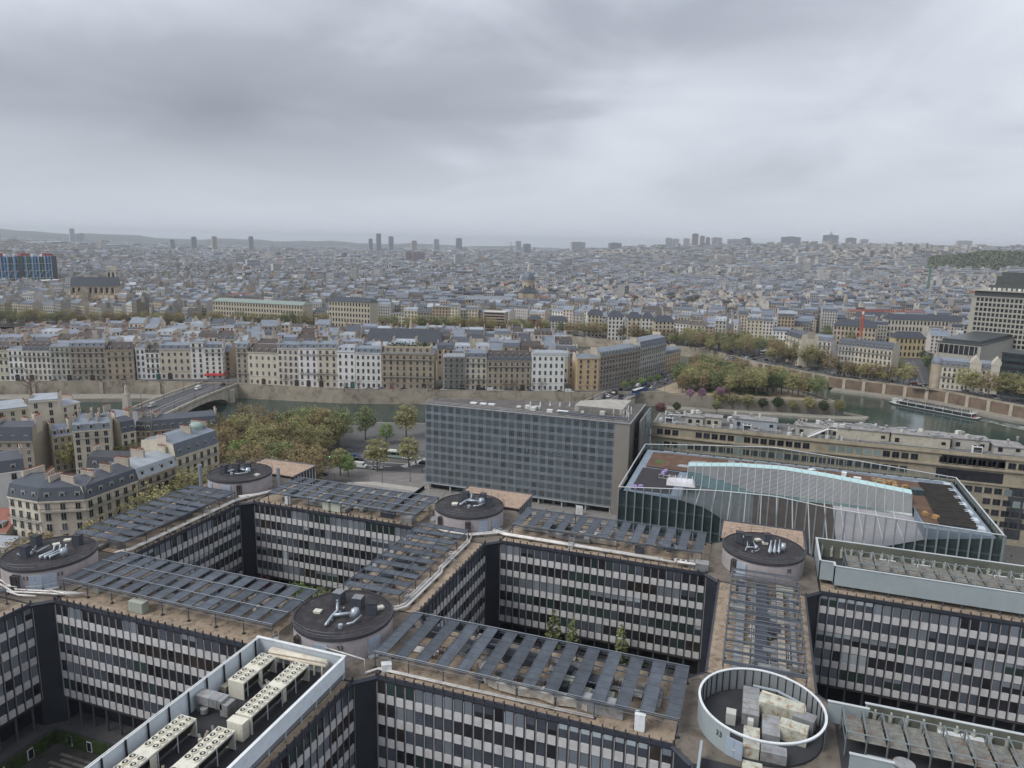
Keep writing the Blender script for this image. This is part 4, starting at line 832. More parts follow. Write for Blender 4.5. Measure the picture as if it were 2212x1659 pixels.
# ================================================================== fin clad glass building with planted brown roof
def finhall():
    x0, x1, y0, y1 = 89.2, 175.4, 88.4, 132.0
    t = thing('glass_hall', 'unfinished glass building with vertical fins and brown earth covered roof', 'building', (x0, y0, 0))
    W_, D_ = x1-x0, y1-y0
    zt = lambda x: float(np.interp(x, [0,24,38,52,86], [26,28.2,28.6,27.2,26]))
    zn = lambda x: float(np.interp(x, [0,20,38,60,86], [26.2,28.0,29.4,28.0,26]))
    zg = lambda x: float(np.interp(x, [0,14,22,32,45,52,62,74,86], [25,24.6,23.0,17.5,14.5,15.5,19,23.5,25]))   # roof valley along the south edge
    fin = mat('hall_fin', (.33,.38,.39), .4, metal=.3, var=.1)
    gl = mat('hall_glass', (.07,.11,.115), .1, var=.2, alpha=.3); edge = mat('edge_grey', (.56,.59,.6), .5, var=.08)
    dark = mat('hall_dark', (.042,.054,.056), .25, var=.55, scale=.22)
    earth = mat('earth', (.125,.07,.045), .95, var=.35, scale=.35, bump=.5, dirt=(.085,.06,.035), dscale=.3)
    gutter = mat('gutter_blue', (.22,.27,.33), .45, metal=.2, var=.15)
    n = 40
    bay = W_/n
    # dark glazed body behind the curtain wall, following the valley
    b = MB()
    for i in range(n):
        a, c = i*bay, (i+1)*bay; za, zc_ = zg(a)-.4, zg(c)-.4
        b.quad((a,.7,0),(c,.7,0),(c,.7,zc_),(a,.7,za))
    b.quad((0,D_,0),(0,.7,0),(0,.7,24.6),(0,D_,24.6)); b.quad((W_,.7,0),(W_,D_,0),(W_,D_,24.6),(W_,.7,24.6)); b.quad((W_,D_,0),(0,D_,0),(0,D_,24.6),(W_,D_,24.6))
    ob('body', b.mesh('body', dark), t)
    for k, z in enumerate((4.2,8.4,12.6,16.8,21.0)):
        segs = [x for x in range(n) if zg((x+.5)*bay) > z+.6]
        m = MB()
        for i in segs: m.box(i*bay,.55,z-.25,(i+1)*bay,.68,z+.2)
        ob('floor_edge', m.mesh('floor_edge', mat('floor_edge', (.11,.125,.13), .6, var=.2)), t)
    # glass panes and fins, each one
    for i in range(n+1):
        x = i*bay; ob('fin', MB().box(-.13,-.55,2.5,.13,.0,zt(x)+.15).mesh('fin', fin), t, (x, 0, 0))
    for i in range(n):
        a, c = i*bay, (i+1)*bay
        ob('pane', MB().quad((.1,0,2.5),(bay-.1,0,2.5),(bay-.1,0,zt(c)),(.1,0,zt(a))).mesh('pane', gl), t, (a, 0, 0))
    def edge_line(f, y, name):
        m = MB()
        for i in range(n): m.bar((i*bay,y,f(i*bay)+.1),((i+1)*bay,y,f((i+1)*bay)+.1),.17)
        ob(name, m.mesh(name, edge), t)
    edge_line(zt, -.1, 'roof_edge'); edge_line(zn, D_, 'roof_edge')
    ob('roof_edge', MB().bar((0,-.1,26.1),(0,D_,26.3),.26).mesh('roof_edge', edge), t); ob('roof_edge', MB().bar((W_,-.1,26.1),(W_,D_,26.1),.26).mesh('roof_edge', edge), t)
    for i in range(0, n+1):
        x = i*bay; ob('north_fin', MB().box(-.06,-.3,24,.06,.1,zn(x)).mesh('north_fin', fin), t, (x, D_-.05, 0))
    gp = MB()
    for i in range(n): gp.quad((i*bay,D_-.1,24),((i+1)*bay,D_-.1,24),((i+1)*bay,D_-.1,zn((i+1)*bay)),(i*bay,D_-.1,zn(i*bay)))
    ob('north_glass', gp.mesh('north_glass', gl), t)
    for k in range(18): y = k*D_/18; ob('east_pane', MB().quad((0,0,2.5),(0,D_/18-.1,2.5),(0,D_/18-.1,25.9),(0,0,25.9)).mesh('east_pane', gl), t, (W_, y, 0)); ob('fin', MB().box(0,-.1,2.5,.5,.1,26).mesh('fin', fin), t, (W_, y, 0))
    # roof decks
    zr = 24.9
    sk_y = lambda x: float(np.interp(x, [15.5,28,40,52,71], [22.5,27.5,29.5,27,20.3]))
    m = MB(); P = [(1.2,42.2),(86-1.2,42.2)]
    m.poly([(1.0,1.6,zr),(15.5,1.6,zr),(15.5,22.6,zr),(28,27.6,zr),(40,29.6,zr),(52,27.1,zr),(71,20.4,zr),(71,1.6,zr),(85,1.6,zr),(85,42.6,zr),(43,42.6,zr),(1,42.6,zr)])
    ob('roof_deck', m.mesh('roof_deck', gutter), t)
    ob('earth_bed', MB().poly([(3.2,24,zr+.25),(15.5,23.2,zr+.25),(28,28.4,zr+.25),(40,30.2,zr+.25),(52,27.8,zr+.25),(71,21,zr+.25),(71.5,4,zr+.25),(75,4,zr+.25),(75.5,22,zr+.25),(77,38,zr+.25),(62,39.6,zr+.25),(40,40.6,zr+.25),(3.2,39.8,zr+.25)]).mesh('earth_bed', earth), t)
    ob('bitumen_deck', MB().poly([(2.6,2.4,zr+.02),(13,2.4,zr+.02),(13,22.8,zr+.02),(2.6,23.2,zr+.02)]).mesh('bitumen_deck', mat('deck_black', (.03,.027,.032), .85, var=.2)), t)
    ob('grass_patch', MB().poly([(6.5+1.8*math.cos(k)*random.uniform(.6,1), 30+2.4*math.sin(k)*random.uniform(.6,1), zr+.28) for k in np.linspace(0,6.1,14)]).mesh('grass_patch', mat('grass_roof', (.07,.12,.025), .95, var=.4, scale=2)), t)
    for k in range(13):
        ob('planter_slot', MB().box(0,0,zr+.3,8.0,.12,zr+.75).box(0,1.3,zr+.3,8.0,1.42,zr+.75).box(0,.12,zr+.3,8.0,1.3,zr+.4).mesh('planter_slot', mat('planter_dark', (.05,.045,.04), .7, var=.3)), t, (74.5+.1*k, 5+k*2.55, 0))
    # skylight: pale cyan crest and louvred south face
    cy = mat('skylight_cyan', (.42,.62,.62), .3, var=.06); lou = mat('louvre', (.36,.375,.385), .5, var=.1); ledge = mat('edge_grey', (.56,.59,.6), .5, var=.08)
    ns = 28
    for i in range(ns):
        a, c = lerp(15.5,71,i/ns), lerp(15.5,71,(i+1)/ns)
        ya, yc = sk_y(a), sk_y(c); zb = lambda x: float(np.interp(x, [15.5,28,45,60,71], [23.2,21.6,21.2,21.8,22.8]))
        yb = lambda x: float(np.interp(x, [15.5,30,45,60,71], [17.5,20.5,21.5,19.5,15.5]))
        zc = 27.6
        ob('crest_panel', MB().quad((a+.08,ya-1.9,zc),(c-.08,yc-1.9,zc),(c-.08,yc,zc+.5),(a+.08,ya,zc+.5)).quad((a+.08,ya,zc+.5),(c-.08,yc,zc+.5),(c-.08,yc,zr),(a+.08,ya,zr)).mesh('crest_panel', cy), t)
        rib = MB().bar((a,ya+.1,zc+.62),(a,ya-1.95,zc+.1),.14).bar((a,ya-1.95,zc+.1),(a,yb(a),zb(a)),.09); ob('rib', rib.mesh('rib', ledge), t)
        m = MB(); K = 22
        for k in range(K):
            if k > K-3 or (i < 8 and k > K-3-(8-i)*1.6):    # clear glass at the bottom
                f0, f1 = k/K, (k+1)/K; mm = 1
            else: f0, f1 = (k+.15)/K, (k+.6)/K; mm = 0
            def Q(x, f, y_=None): return (x, lerp(sk_y(x)-1.9, yb(x), f), lerp(zc, zb(x), f)+.03)
            m.quad(Q(a+.08,f1), Q(c-.08,f1), Q(c-.08,f0), Q(a+.08,f0), mm)
        ob('louvre_panel', m.mesh('louvre_panel', [lou, mat('hall_teal', (.10,.16,.165), .15, var=.2)]), t)
        ob('backing', MB().quad((a,yb(a)+.15,zb(a)-.1),(c,yb(c)+.15,zb(c)-.1),(c,yc-1.8,zc-.2),(a,ya-1.8,zc-.2)).mesh('backing', mat('louvre_back', (.10,.105,.11), .6)), t)
        # valley slope from skylight foot to the south edge, its middle earth a darker brown
        ob('slope_panel', MB().quad((a,.8,zg(a)),(c,.8,zg(c)),(c,yb(c),zb(c)-.05),(a,yb(a),zb(a)-.05)).mesh('slope_panel', mat('earth_dark', (.065,.048,.04), .9, var=.3) if 32 < a < 53 else (mat('sheet_dimmed', (.11,.12,.125), .5, var=.25) if a <= 32 else mat('sheet_bare', (.33,.32,.34), .5, var=.12))), t)  # dimming by the glass in front is put into the left sheets' colour
        if i % 2 == 0: ob('slope_rib', MB().bar((a,.8,zg(a)+.12),(a,yb(a),zb(a)+.1),.22).mesh('slope_rib', ledge), t)
    ob('slope_end', MB().quad((1,.8,zg(1)),(15.5,.8,zg(15.5)),(15.5,1.7,zr),(1,1.7,zr)).quad((71,.8,zg(71)),(85,.8,zg(85)),(85,1.7,zr),(71,1.7,zr)).quad((15.5,.8,zg(15.5)),(15.5,17,22.4),(15.5,17,zr),(15.5,1.6,zr)).quad((71,14.5,21.4),(71,.8,zg(71)),(71,1.6,zr),(71,14.5,zr)).mesh('slope_end', gutter), t)
    for k in range(20):
        i = k % 20; x = 6+i*3.9; ob('smoke_hatch', MB().box(0,0,0,3.2,.9,.35).box(.1,.1,.35,3.1,.8,.42).mesh('smoke_hatch', mat('hatch_zinc', (.36,.40,.45), .35, metal=.3)), t, (x, 40.9, zr+.02))
    for k in range(7): ob('smoke_hatch', MB().box(0,0,0,1.6,2.4,.5).box(.1,.1,.5,1.5,2.3,.58).mesh('smoke_hatch', mat('hatch_white', (.55,.60,.63), .4)), t, (82.3, 4+k*5.6, zr+.02))
    # building materials lying about on the roof, each a thing
    def lay(name, me, x, y, z, rz, label, cat, group=None): o = ob(name, me, None, (x0+x, y0+y, z), rz); tag(o, label, cat, group)
    sh = MB()
    for k in range(5): sh.obox(k*.1,k*.5,.02+k*.01,4.5,.35,.12,k*.05)
    sh = sh.mesh('metal_profile_stack', steel_l)
    for k, (x, y, r) in enumerate([(17,32,.0),(22,30,-.1),(35,36,.1),(38,34,-.2),(47,35,0),(14,27,-.05)]): lay('metal_profile_stack', sh, x, y, zr+.3, r, 'stack of pale metal profiles lying on the brown earth roof', 'profiles', 'metal profile stacks on the earth roof')
    gr = MB()
    for k in range(5): gr.bar((k*.5,0,.4),(k*.5,1.8,.4),.07)
    gr.bar((0,0,.4),(2,0,.4),.08).bar((0,1.8,.4),(2,1.8,.4),.08).bar((0,0,0),(0,0,.4),.08).bar((2,1.8,0),(2,1.8,.4),.08)
    gr = gr.mesh('guard_frame', steel_l)
    for k, (x, y) in enumerate([(33,36.5),(36.5,32.6),(39,32.4),(30,34.5),(27.5,36)]): lay('guard_frame', gr, x, y, zr+.3, k*.4, 'pale steel guard frame lying on the brown earth roof', 'frame', 'guard frames on the earth roof')
    bx = MB().box(-.9,-.6,0,.9,.6,.9).box(-.95,-.65,.9,.95,.65,1.0).mesh('crate', white_m)
    bo = MB().box(-.7,-.5,0,.7,.5,.8).box(-.6,-.4,.8,.6,.4,.9).mesh('crate', mat('cardboard', (.36,.22,.09), .8, var=.2))
    for k, (x, y, me, lb, gp_) in enumerate([(60,33,bx,'white crate on the brown earth roof','white crates'),(48.5,36.2,bx,'white crate on the brown earth roof','white crates'),(57,36.5,bx,'white crate on the brown earth roof','white crates'),
        (68,33,bo,'brown cardboard box among rubble on the earth roof','cardboard boxes'),(69,30.5,bo,'brown cardboard box among rubble on the earth roof','cardboard boxes'),(71.5,31,bo,'brown cardboard box among rubble on the earth roof','cardboard boxes'),(66.5,31.5,bo,'brown cardboard box among rubble on the earth roof','cardboard boxes'),
        (72.5,10,bo,'brown box beside the dark planter slots','brown boxes by planters'),(74.5,8.5,bo,'brown box beside the dark planter slots','brown boxes by planters')]): lay('crate', me, x, y, zr+.27, k*.7, lb, 'crate', gp_)
    pur = MB().obox(0,0,0,1.5,1.0,.7,0,taper=.8).obox(1.6,.2,0,1.2,.9,.8,.3,taper=.85).mesh('wrapped_pallet', mat('violet_wrap', (.36,.26,.52), .5, var=.2))
    lay('wrapped_pallet', pur, 3.4, 4.2, zr+.05, .2, 'violet wrapped pallets at the corner of the dark roof deck', 'pallet')
    lay('wrapped_pallet', pur, 9.0, 19.5, zr+.05, 1.2, 'small violet wrapped bundle beside the earth bed', 'pallet')
    lay('rubble_heap', (lambda m_: [m_.obox(random.uniform(-3,3),random.uniform(-1.5,1.5),0,random.uniform(.3,.9),random.uniform(.3,.9),random.uniform(.2,.7),random.uniform(0,3)) for _ in range(60)] and m_.mesh('rubble_heap', mat('rubble', (.30,.23,.14), .9, var=.5, scale=2)))(MB()), 67, 34.5, zr+.26, 0, 'heap of tan rubble and packing waste on the earth roof', 'rubble')
    lay('skip_bin', MB().box(-1.6,-1.2,0,-.05,1.2,1.3).box(.05,-1.2,0,1.6,1.2,1.3).box(-1.5,-1.3,1.3,1.5,1.3,1.4).mesh('skip_bin', mat('bin_teal', (.045,.075,.08), .5)), 73.5, 27, zr+.27, .1, 'dark teal lidded bins on the earth roof', 'bin')
    wt = MB().obox(0,0,.1,7.5,5,.9,0,taper=.85)
    for k in range(5): wt.bar((-3+k*1.5,-2.4,.1),(-3+k*1.5,2.4,1.6),.12).bar((-3+k*1.5,2.4,.1),(-3+k*1.5,-2.4,1.6),.12)
    lay('scaffold_pile', wt.mesh('scaffold_pile', mat('sheet_white', (.62,.62,.64), .5, var=.15)), 14.5, 12, zr+.05, .1, 'pile of white sheets and scaffold tubes beside the skylight', 'scaffold')
    lay('edge_frame', (lambda m_: [m_.bar((0,0,h),(5,0,h),.1) or m_.bar((0,1.6,h),(5,1.6,h),.1) for h in (.1,1.0)] and [m_.bar((k*1.25,0,0),(k*1.25,0,1),.09) and m_.bar((k*1.25,1.6,0),(k*1.25,1.6,1),.09) for k in range(5)] and m_.mesh('edge_frame', steel_l))(MB()), 8.2, 15, zr+.04, 0, 'low steel guard rail cage on the dark roof deck', 'railing')
finhall()
# ================================================================== long beige stone faculty building on the quay
def faculty():
    x0, x1, y0, y1, zt = 87.6, 262.0, 156.0, 176.0, 27.0
    t = thing('stone_faculty', 'long beige stone faculty building with cluttered flat roof along the quay', 'building', (x0, y0, 0))
    stone = mat('faculty_stone', (.335,.295,.22), .85, var=.16, scale=.4, dirt=(.245,.21,.155), dscale=.3)
    W_ = x1-x0; D_ = y1-y0
    ob('wall', MB().box(0,.0,0,W_,D_,zt).mesh('wall', stone), t)
    ob('roof', MB().box(.4,.4,zt,W_,D_-.4,zt+.05).mesh('roof', mat('faculty_roof', (.13,.13,.13), .9, var=.3)), t)
    for z, d in ((zt-.3,.5),(zt-4.0,.7),(zt-8.6,.35)): ob('cornice', MB().box(-.3,-d,z,W_,-.0,z+.45).mesh('cornice', stone), t)
    ob('parapet', MB().box(0,0,zt+.05,W_,.35,zt+.75).mesh('parapet', stone), t)
    wm = MB().box(-1.0,-.06,0,1.0,-.01,1.9,0).box(-1.12,-.1,-.12,1.12,-.02,0,1).box(-.04,-.09,0,.04,-.06,1.9,2).mesh('window', [glassmats[0], stone, steel_d])
    wp = MB().box(-1.0,-.06,0,1.0,-.01,1.9,0).box(-1.12,-.1,-.12,1.12,-.02,0,1).mesh('window', [mat('blind_teal', (.20,.25,.24), .5, var=.1, rnd=.2), stone])
    x = 3.0; k = 0
    while x < W_-2:
        grp = int(x//46) % 2
        solid = (10.5 < x < 14) or (52.5 < x < 56) or (82 < x < 88) or (112 < x < 118)
        if not solid:
            ob('window', wp if (56 < x < 71 or random.random() < .08) else wm, t, (x, 0, zt-3.1))
        for r, z in enumerate((zt-7.4, zt-11.4, zt-14.8, zt-18.2, zt-21.6)):
            if 118 > x > 80 and r == 0: continue
            if r > 1 and not (x > 100): continue
            ob('window', wm if random.random() < .8 else wp, t, (x, 0, z))
        x += 2.62; k += 1
    ob('stair_glazing', MB().box(88,-.05,zt-8,106,.0,zt-4.8).mesh('stair_glazing', glassmats[0]), t); ob('stair_glazing', MB().box(108,-.05,2,112.5,.0,zt-8.8).mesh('stair_glazing', mat('stair_dark', (.05,.055,.06), .3, var=.3)), t)
    ob('loggia', MB().box(89,-.06,zt-3.4,106,-.01,zt-.6).mesh('loggia', glassmats[0]), t)
    # roof pavilions
    cream_w = mat('pavilion_cream', (.44,.415,.345), .8, var=.12, dirt=(.38,.33,.22)); grey_w = mat('pavilion_grey', (.40,.38,.34), .8, var=.15)
    for (a, b, c, d_, h, mm) in [(11,4,17,9,3.0,grey_w),(17.3,5,23,9.6,3.2,cream_w),(27,7,41,13,3.2,mat('pavilion_zinc', (.33,.36,.39), .5, var=.1)),(47,4.5,57,10,3.2,grey_w),(57.3,6,75,13,3.4,cream_w),(75.5,5,92,12.5,3.5,cream_w),(93,7,103,13,3.3,grey_w),(104,5,112,13,2.4,grey_w),(118,5,150,13,4.0,cream_w)]:
        p = ob('pavilion', MB().box(a,b,zt+.05,c,d_,zt+h).mesh('pavilion', mm), t)
        ob('pavilion_roof', MB().box(a-.3,b-.3,zt+h,c+.3,d_+.3,zt+h+.25).mesh('pavilion_roof', mat('pavilion_top', (.26,.255,.25), .9, var=.35, scale=.6)), t)
        ob('pavilion_window', MB().box(a+1,b-.06,zt+.8,a+2.2,b-.01,zt+2.2).box(c-2.4,b-.06,zt+1.2,c-1.2,b-.01,zt+2.2).mesh('pavilion_window', glassmats[0]), t)
    rl = MB()
    for k in range(60): rl.bar((k*2.9,.6,zt+.7),(k*2.9,.6,zt+1.6),.06)
    for h in (1.15,1.6): rl.bar((0,.6,zt+h),(W_,.6,zt+h),.05)
    ob('railing', rl.mesh('railing', steel_l), t)
    def put(name, me, x, y, z, label, cat, group=None, rz=0): tag(ob(name, me, None, (x0+x, y0+y, z), rz), label, cat, group)
    ac = MB().box(-1.3,-.9,.2,1.3,.9,2.2,0).box(-1.1,-.95,.4,1.1,-.9,2.0,1).cyl(-.6,0,2.2,2.4,.5,12,1).cyl(.6,0,2.2,2.4,.5,12,1).box(-1.3,-.9,0,-1.1,.9,.2,0).box(1.1,-.9,0,1.3,.9,.2,0).mesh('cooling_unit', [white_m, core_m])
    for k, (x, y) in enumerate([(5.5,4),(31.5,3.8),(99,3.5),(128,3.2)]): put('cooling_unit', ac, x, y, zt+.05, 'white twin fan cooling unit on the roof of the beige faculty building', 'cooling unit', 'cooling units on the faculty roof')
    sm = [MB().box(-.6,-.5,0,.6,.5,1.2).mesh('roof_box', cab_m), MB().box(-1.5,-.6,0,1.5,.6,.8).mesh('roof_box', mat('duct_zinc', (0,0,0))), MB().cyl(0,0,0,1.3,.4,10).mesh('roof_vent', cab_m), MB().cyl(0,0,0,.9,.3,8).cyl(0,0,.9,1.4,.55,8,r1=.05).mesh('roof_cowl', mat('cowl', (.30,.27,.25), .6))]
    nm = ['pale roof box','flat zinc duct box','round roof vent','conical roof cowl']
    for k in range(190):
        i = random.choices(range(4), [3,3,2,4])[0]; x, y = random.uniform(2,150), random.uniform(2,18.5)
        inp = any(a-.5 < x < c+.5 and b-.5 < y < d_+.5 for a, b, c, d_ in [(11,4,17,9),(17,5,23,9.6),(27,7,41,13),(47,4.5,57,10),(57,6,75,13),(75,5,92,12.5),(93,7,103,13),(104,5,112,13),(118,5,150,13)])
        hh = 0
        if inp: hh = {0:3.3}.get(0)
        put(sm[i].name.split('.')[0], sm[i], x, y, zt+.05+(3.4 if inp else 0)+(.85 if inp and x > 117 else 0), nm[i]+' on the cluttered roof of the beige faculty building', 'roof vent', nm[i]+' group on the faculty roof', random.uniform(0,3))
    for k in range(10): 
        x = random.uniform(3,110); L = random.uniform(5,12); put('roof_pipe', MB().tube([(0,0,0),(0,0,.7),(L,.6,.7),(L,.6,.1)], .16, 6).mesh('roof_pipe', pipe_w), x, random.uniform(13.3,17.5), zt+.05, 'pale pipe run on the roof of the beige faculty building', 'pipe', 'pale pipes on the faculty roof')
    st = MB().bar((0,0,0),(6,0,3.4),.18).bar((0,1.2,0),(6,1.2,3.4),.18).bar((0,0,1),(6,0,4.4),.07).bar((6,0,3.4),(8.6,0,3.4),.15).bar((6,0,4.4),(8.6,0,4.4),.07).bar((8.6,0,0),(8.6,0,4.4),.1).bar((6,0,0),(6,0,4.4),.1)
    for k in range(12): st.box(.3+k*.48,0,.15+k*.28,.7+k*.48,1.2,.22+k*.28)
    put('roof_stair', st.mesh('roof_stair', white_m), 50.5, 2.6, zt+.05, 'white steel stair to the roof pavilion of the faculty building', 'stair')
    put('dome_light', MB().cyl(0,0,0,.9,.3,10).ring(0,0,.9,1.0,0,1.3,16).cyl(0,0,1.0,1.6,1.25,16,r1=.3).mesh('dome_light', white_m), 71, 15.5, zt+.05, 'white dome on a short post on the faculty roof', 'dome')
faculty()
# ================================================================== river, banks, quays, bridges, roads
ZW = -8.0
water_m = mat('water', (.028,.052,.043), .12, var=.3, scale=.02, bump=1.0, bscale=.3, spec=.5)
asph = mat('asphalt', (.075,.075,.08), .9, var=.2, scale=.15)
pavem = mat('pavement', (.19,.18,.17), .9, var=.18, scale=.3)
quay_s = mat('quay_stone', (.36,.315,.25), .9, var=.22, scale=.12, bump=.5, bscale=1.2, dirt=(.20,.165,.12), dscale=.18)
lowq = mat('low_quay', (.27,.25,.21), .9, var=.2, scale=.2)
groundm = mat('city_ground', (.11,.108,.105), .95, var=.3, scale=.05)
sand_m = mat('garden_sand', (.36,.29,.205), .95, var=.25, scale=.2)
ISL_S = [(-470,125),(-309,212),(-240,246),(-182,264),(-113,277),(-50,301),(26,328),(69,350)]
ISL_E = [(120,357),(166,366),(150,392),(105,425),(70,470)]
ISL_N = [(20,500),(-34,505),(-367,385),(-540,280)]
LB = [(-640,-30),(-470,62),(-313,122),(-172,174),(-45,219),(40,250),(110,262),(200,248),(420,150),(700,20)]
RB = [(700,150),(480,300),(330,370),(270,397),(233,434),(173,455),(122,500),(75,565),(-75,600),(-452,467),(-740,330),(-960,190)]
def sheet(name, pts, z, m, kind='structure'): return struct(name, MB().poly([(p[0], p[1], z) for p in pts]).mesh(name, m), kind)
struct('river', MB().poly([(-1200,-100,ZW),(1200,-100,ZW),(1200,660,ZW),(-1200,660,ZW)]).mesh('river', water_m))
sheet('left_bank_ground', [(-1200,-600),(1200,-600),(1200,20)]+LB[::-1]+[(-1200,-200)], -.004, groundm)
sheet('island_ground', ISL_S+ISL_E+ISL_N, -.004, groundm)
far = [(CAM[0]+1650*math.sin(a), CAM[1]+1650*math.cos(a)) for a in np.linspace(math.radians(-75), math.radians(48), 40)]
sheet('right_bank_ground', RB[::-1]+far[::-1], -.004, groundm)
def terr(x, y):
    x = np.asarray(x, float); y = np.asarray(y, float)
    az = np.degrees(np.arctan2(x-CAM[0], y-CAM[1])); r = np.hypot(x-CAM[0], y-CAM[1])
    A = np.interp(az, [-75,-54,-46,-38,-28,-16,-9,-2,6,18,48], [60,30,10,4,8,22,60,88,98,92,70])
    s = np.clip((r-1900)/(2300), 0, 1); s = s*s*(3-2*s)
    z = A*s
    far_ = np.clip((r-7500)/4500, 0, 1); far_ = far_*far_*(3-2*far_)
    Fh = np.interp(az, [-75,-54,-50,-46,-42,-38,-30,-22,-14,0,48], [170,160,140,112,88,98,80,65,60,70,70])+14*np.sin(az*.9)+8*np.sin(az*2.3+1)
    return z*(1-far_)+np.maximum(Fh, z)*far_
def terrain():
    az = np.radians(np.linspace(-75, 48, 124)); rr = np.concatenate([np.linspace(1600, 6000, 45), np.linspace(6300, 15000, 30)])
    X = CAM[0]+rr[:,None]*np.sin(az); Y = CAM[1]+rr[:,None]*np.cos(az); Z = terr(X, Y)-.01; Z[0] -= .6
    v = np.stack([X,Y,Z],-1).reshape(-1,3); n, k = len(rr), len(az)
    i = np.arange(n-1)[:,None]*k+np.arange(k-1); f = np.stack([i,i+k,i+k+1,i+1],-1).reshape(-1,4)
    me = bpy.data.meshes.new('hills'); me.from_pydata(v.tolist(), [], f.tolist()); me.materials.append(mat('hill_ground', (.075,.085,.075), .95, var=.45, scale=.004)); me.polygons.foreach_set('use_smooth', [True]*len(f))
    struct('hills', me)
terrain()
def wallline(name, label, pts, z0, z1, m, thick=.8, parapet=True, cat='wall', butt=0, flip=1):
    p0 = pts[0]; t = thing(name, label, cat, (p0[0], p0[1], z0))
    for k, (a, b) in enumerate(zip(pts[:-1], pts[1:])):
        L = math.dist(a, b); rz = math.atan2(b[1]-a[1], b[0]-a[0]); h = z1-z0
        b_ = MB().box(0,-thick/2,0,L+.2,thick/2,h)
        for r in range(1, int(h/2.0)): b_.box(0,-thick/2-.02,r*2.0,L,thick/2+.02,r*2.0+.1)
        ob('wall_face', b_.mesh('wall_face', m), t, (a[0]-p0[0], a[1]-p0[1], 0), rz)
        if parapet: ob('parapet', MB().box(0,-.35,0,L,.35,.95).box(0,-.45,.95,L,.45,1.12).mesh('parapet', quay_s), t, (a[0]-p0[0], a[1]-p0[1], h+.01), rz)
        if butt:
            n = max(1, int(L/butt)); bm = MB().box(-1.0,-1.1*flip if flip > 0 else 0,0,1.0,0 if flip > 0 else 1.1,h).mesh('buttress', mat('buttress', (.40,.36,.29), .9, var=.15))
            for i in range(n): q = (i+.5)/n; ob('buttress', bm, t, (lerp(a[0],b[0],q)-p0[0], lerp(a[1],b[1],q)-p0[1], 0), rz)
    return t
wallline('quay_wall', 'tall stained stone quay wall below the island houses between the two bridges', ISL_S[3:8], ZW-1, 0, quay_s)
wallline('quay_wall', 'stone quay wall above the low walkway left of the arched bridge', ISL_S[:4], ZW-1, 0, quay_s, butt=26)
wallline('garden_wall', 'stone wall around the island tip garden', [(69,350),(120,357),(166,366),(150,392),(105,425)], ZW-1, -.6, mat('garden_stone', (.28,.25,.21), .9, var=.25, scale=.15, dirt=(.17,.15,.12), dscale=.3), parapet=True)
wallline('quay_wall', 'brownish retaining wall with pale buttresses along the far right quay', [(330,370),(270,397),(233,434),(173,455),(122,500)], ZW+1, 0, mat('quay_brown', (.17,.125,.09), .9, var=.3, scale=.2), butt=11, flip=-1)
wallline('quay_wall', 'stone quay wall of the narrow river arm behind the garden', [(122,500),(75,565),(-75,600)], ZW-1, 0, quay_s)
wallline('quay_wall', 'stone quay wall along the left bank trees', LB[2:8], ZW-1, 0, quay_s, parapet=False)
sheet('low_quay_island', [(-470,118),(-309,205),(-240,239),(-186,257),(-183,250),(-236,226),(-303,192),(-466,106)], ZW+2.2, lowq)
wallline('low_wall', 'low stone edge of the island walkway', [(-466,106),(-303,192),(-236,226),(-183,250)], ZW-1, ZW+2.1, lowq, parapet=False)
sheet('low_quay_garden', [(66,345),(120,352),(172,360),(184,364),(180,355),(160,350),(120,345),(70,337)], ZW+1.3, lowq)
wallline('low_wall', 'low stone walkway edge below the island tip garden', [(70,337),(120,345),(160,350),(181,355),(184,364),(172,372)], ZW-1, ZW+1.25, lowq, parapet=False)
sheet('low_quay_right', [(173,455),(233,434),(270,397),(330,370),(326,362),(264,388),(226,424),(170,444)], ZW+1.4, lowq)
wallline('low_wall', 'pale stone walkway edge of the far right quay', [(170,444),(226,424),(264,388),(326,362)], ZW-1, ZW+1.35, lowq, parapet=False)
sheet('garden_ground', [(72,353),(120,360),(162,368),(147,390),(103,422),(80,440),(62,400),(52,366)], .02, sand_m)
for i, pl in enumerate([[(80,362),(100,366),(96,376),(78,372)], [(110,366),(130,368),(126,382),(108,380)], [(74,384),(94,388),(90,402),(72,398)], [(104,388),(124,388),(110,404),(98,402)]]):
    sheet('lawn', pl, .03, mat('lawn', (.06,.10,.028), .95, var=.35, scale=.6))
# roads
def road(name, pts, w, z=.012, m=None):
    b = MB(); L = []; R_ = []
    for i, p in enumerate(pts):
        a = pts[max(0, i-1)]; c = pts[min(len(pts)-1, i+1)]; d_ = math.dist(a, c); nx, ny = -(c[1]-a[1])/d_, (c[0]-a[0])/d_
        L.append((p[0]+nx*w/2, p[1]+ny*w/2, z)); R_.append((p[0]-nx*w/2, p[1]-ny*w/2, z))
    for i in range(len(pts)-1): b.quad(R_[i], R_[i+1], L[i+1], L[i])
    return struct(name, b.mesh(name, m or asph))
def dashes(pts, off, z=.03, dash=3, gap=5, w=.16):
    b = MB()
    for a, c in zip(pts[:-1], pts[1:]):
        d_ = math.dist(a, c); nx, ny = -(c[1]-a[1])/d_, (c[0]-a[0])/d_; ux, uy = (c[0]-a[0])/d_, (c[1]-a[1])/d_; s = 0
        while s < d_-dash:
            x, y = a[0]+ux*s+nx*off, a[1]+uy*s+ny*off; e = (x+ux*dash, y+uy*dash)
            b.quad((x-nx*w,y-ny*w,z),(e[0]-nx*w,e[1]-ny*w,z),(e[0]+nx*w,e[1]+ny*w,z),(x+nx*w,y+ny*w,z)); s += dash+gap
    return struct('road_marking', b.mesh('road_marking', mat('road_paint', (.62,.62,.6), .7, var=.1)))
isl_road = [(p[0]-3.2, p[1]+6.0) for p in ISL_S[:7]]
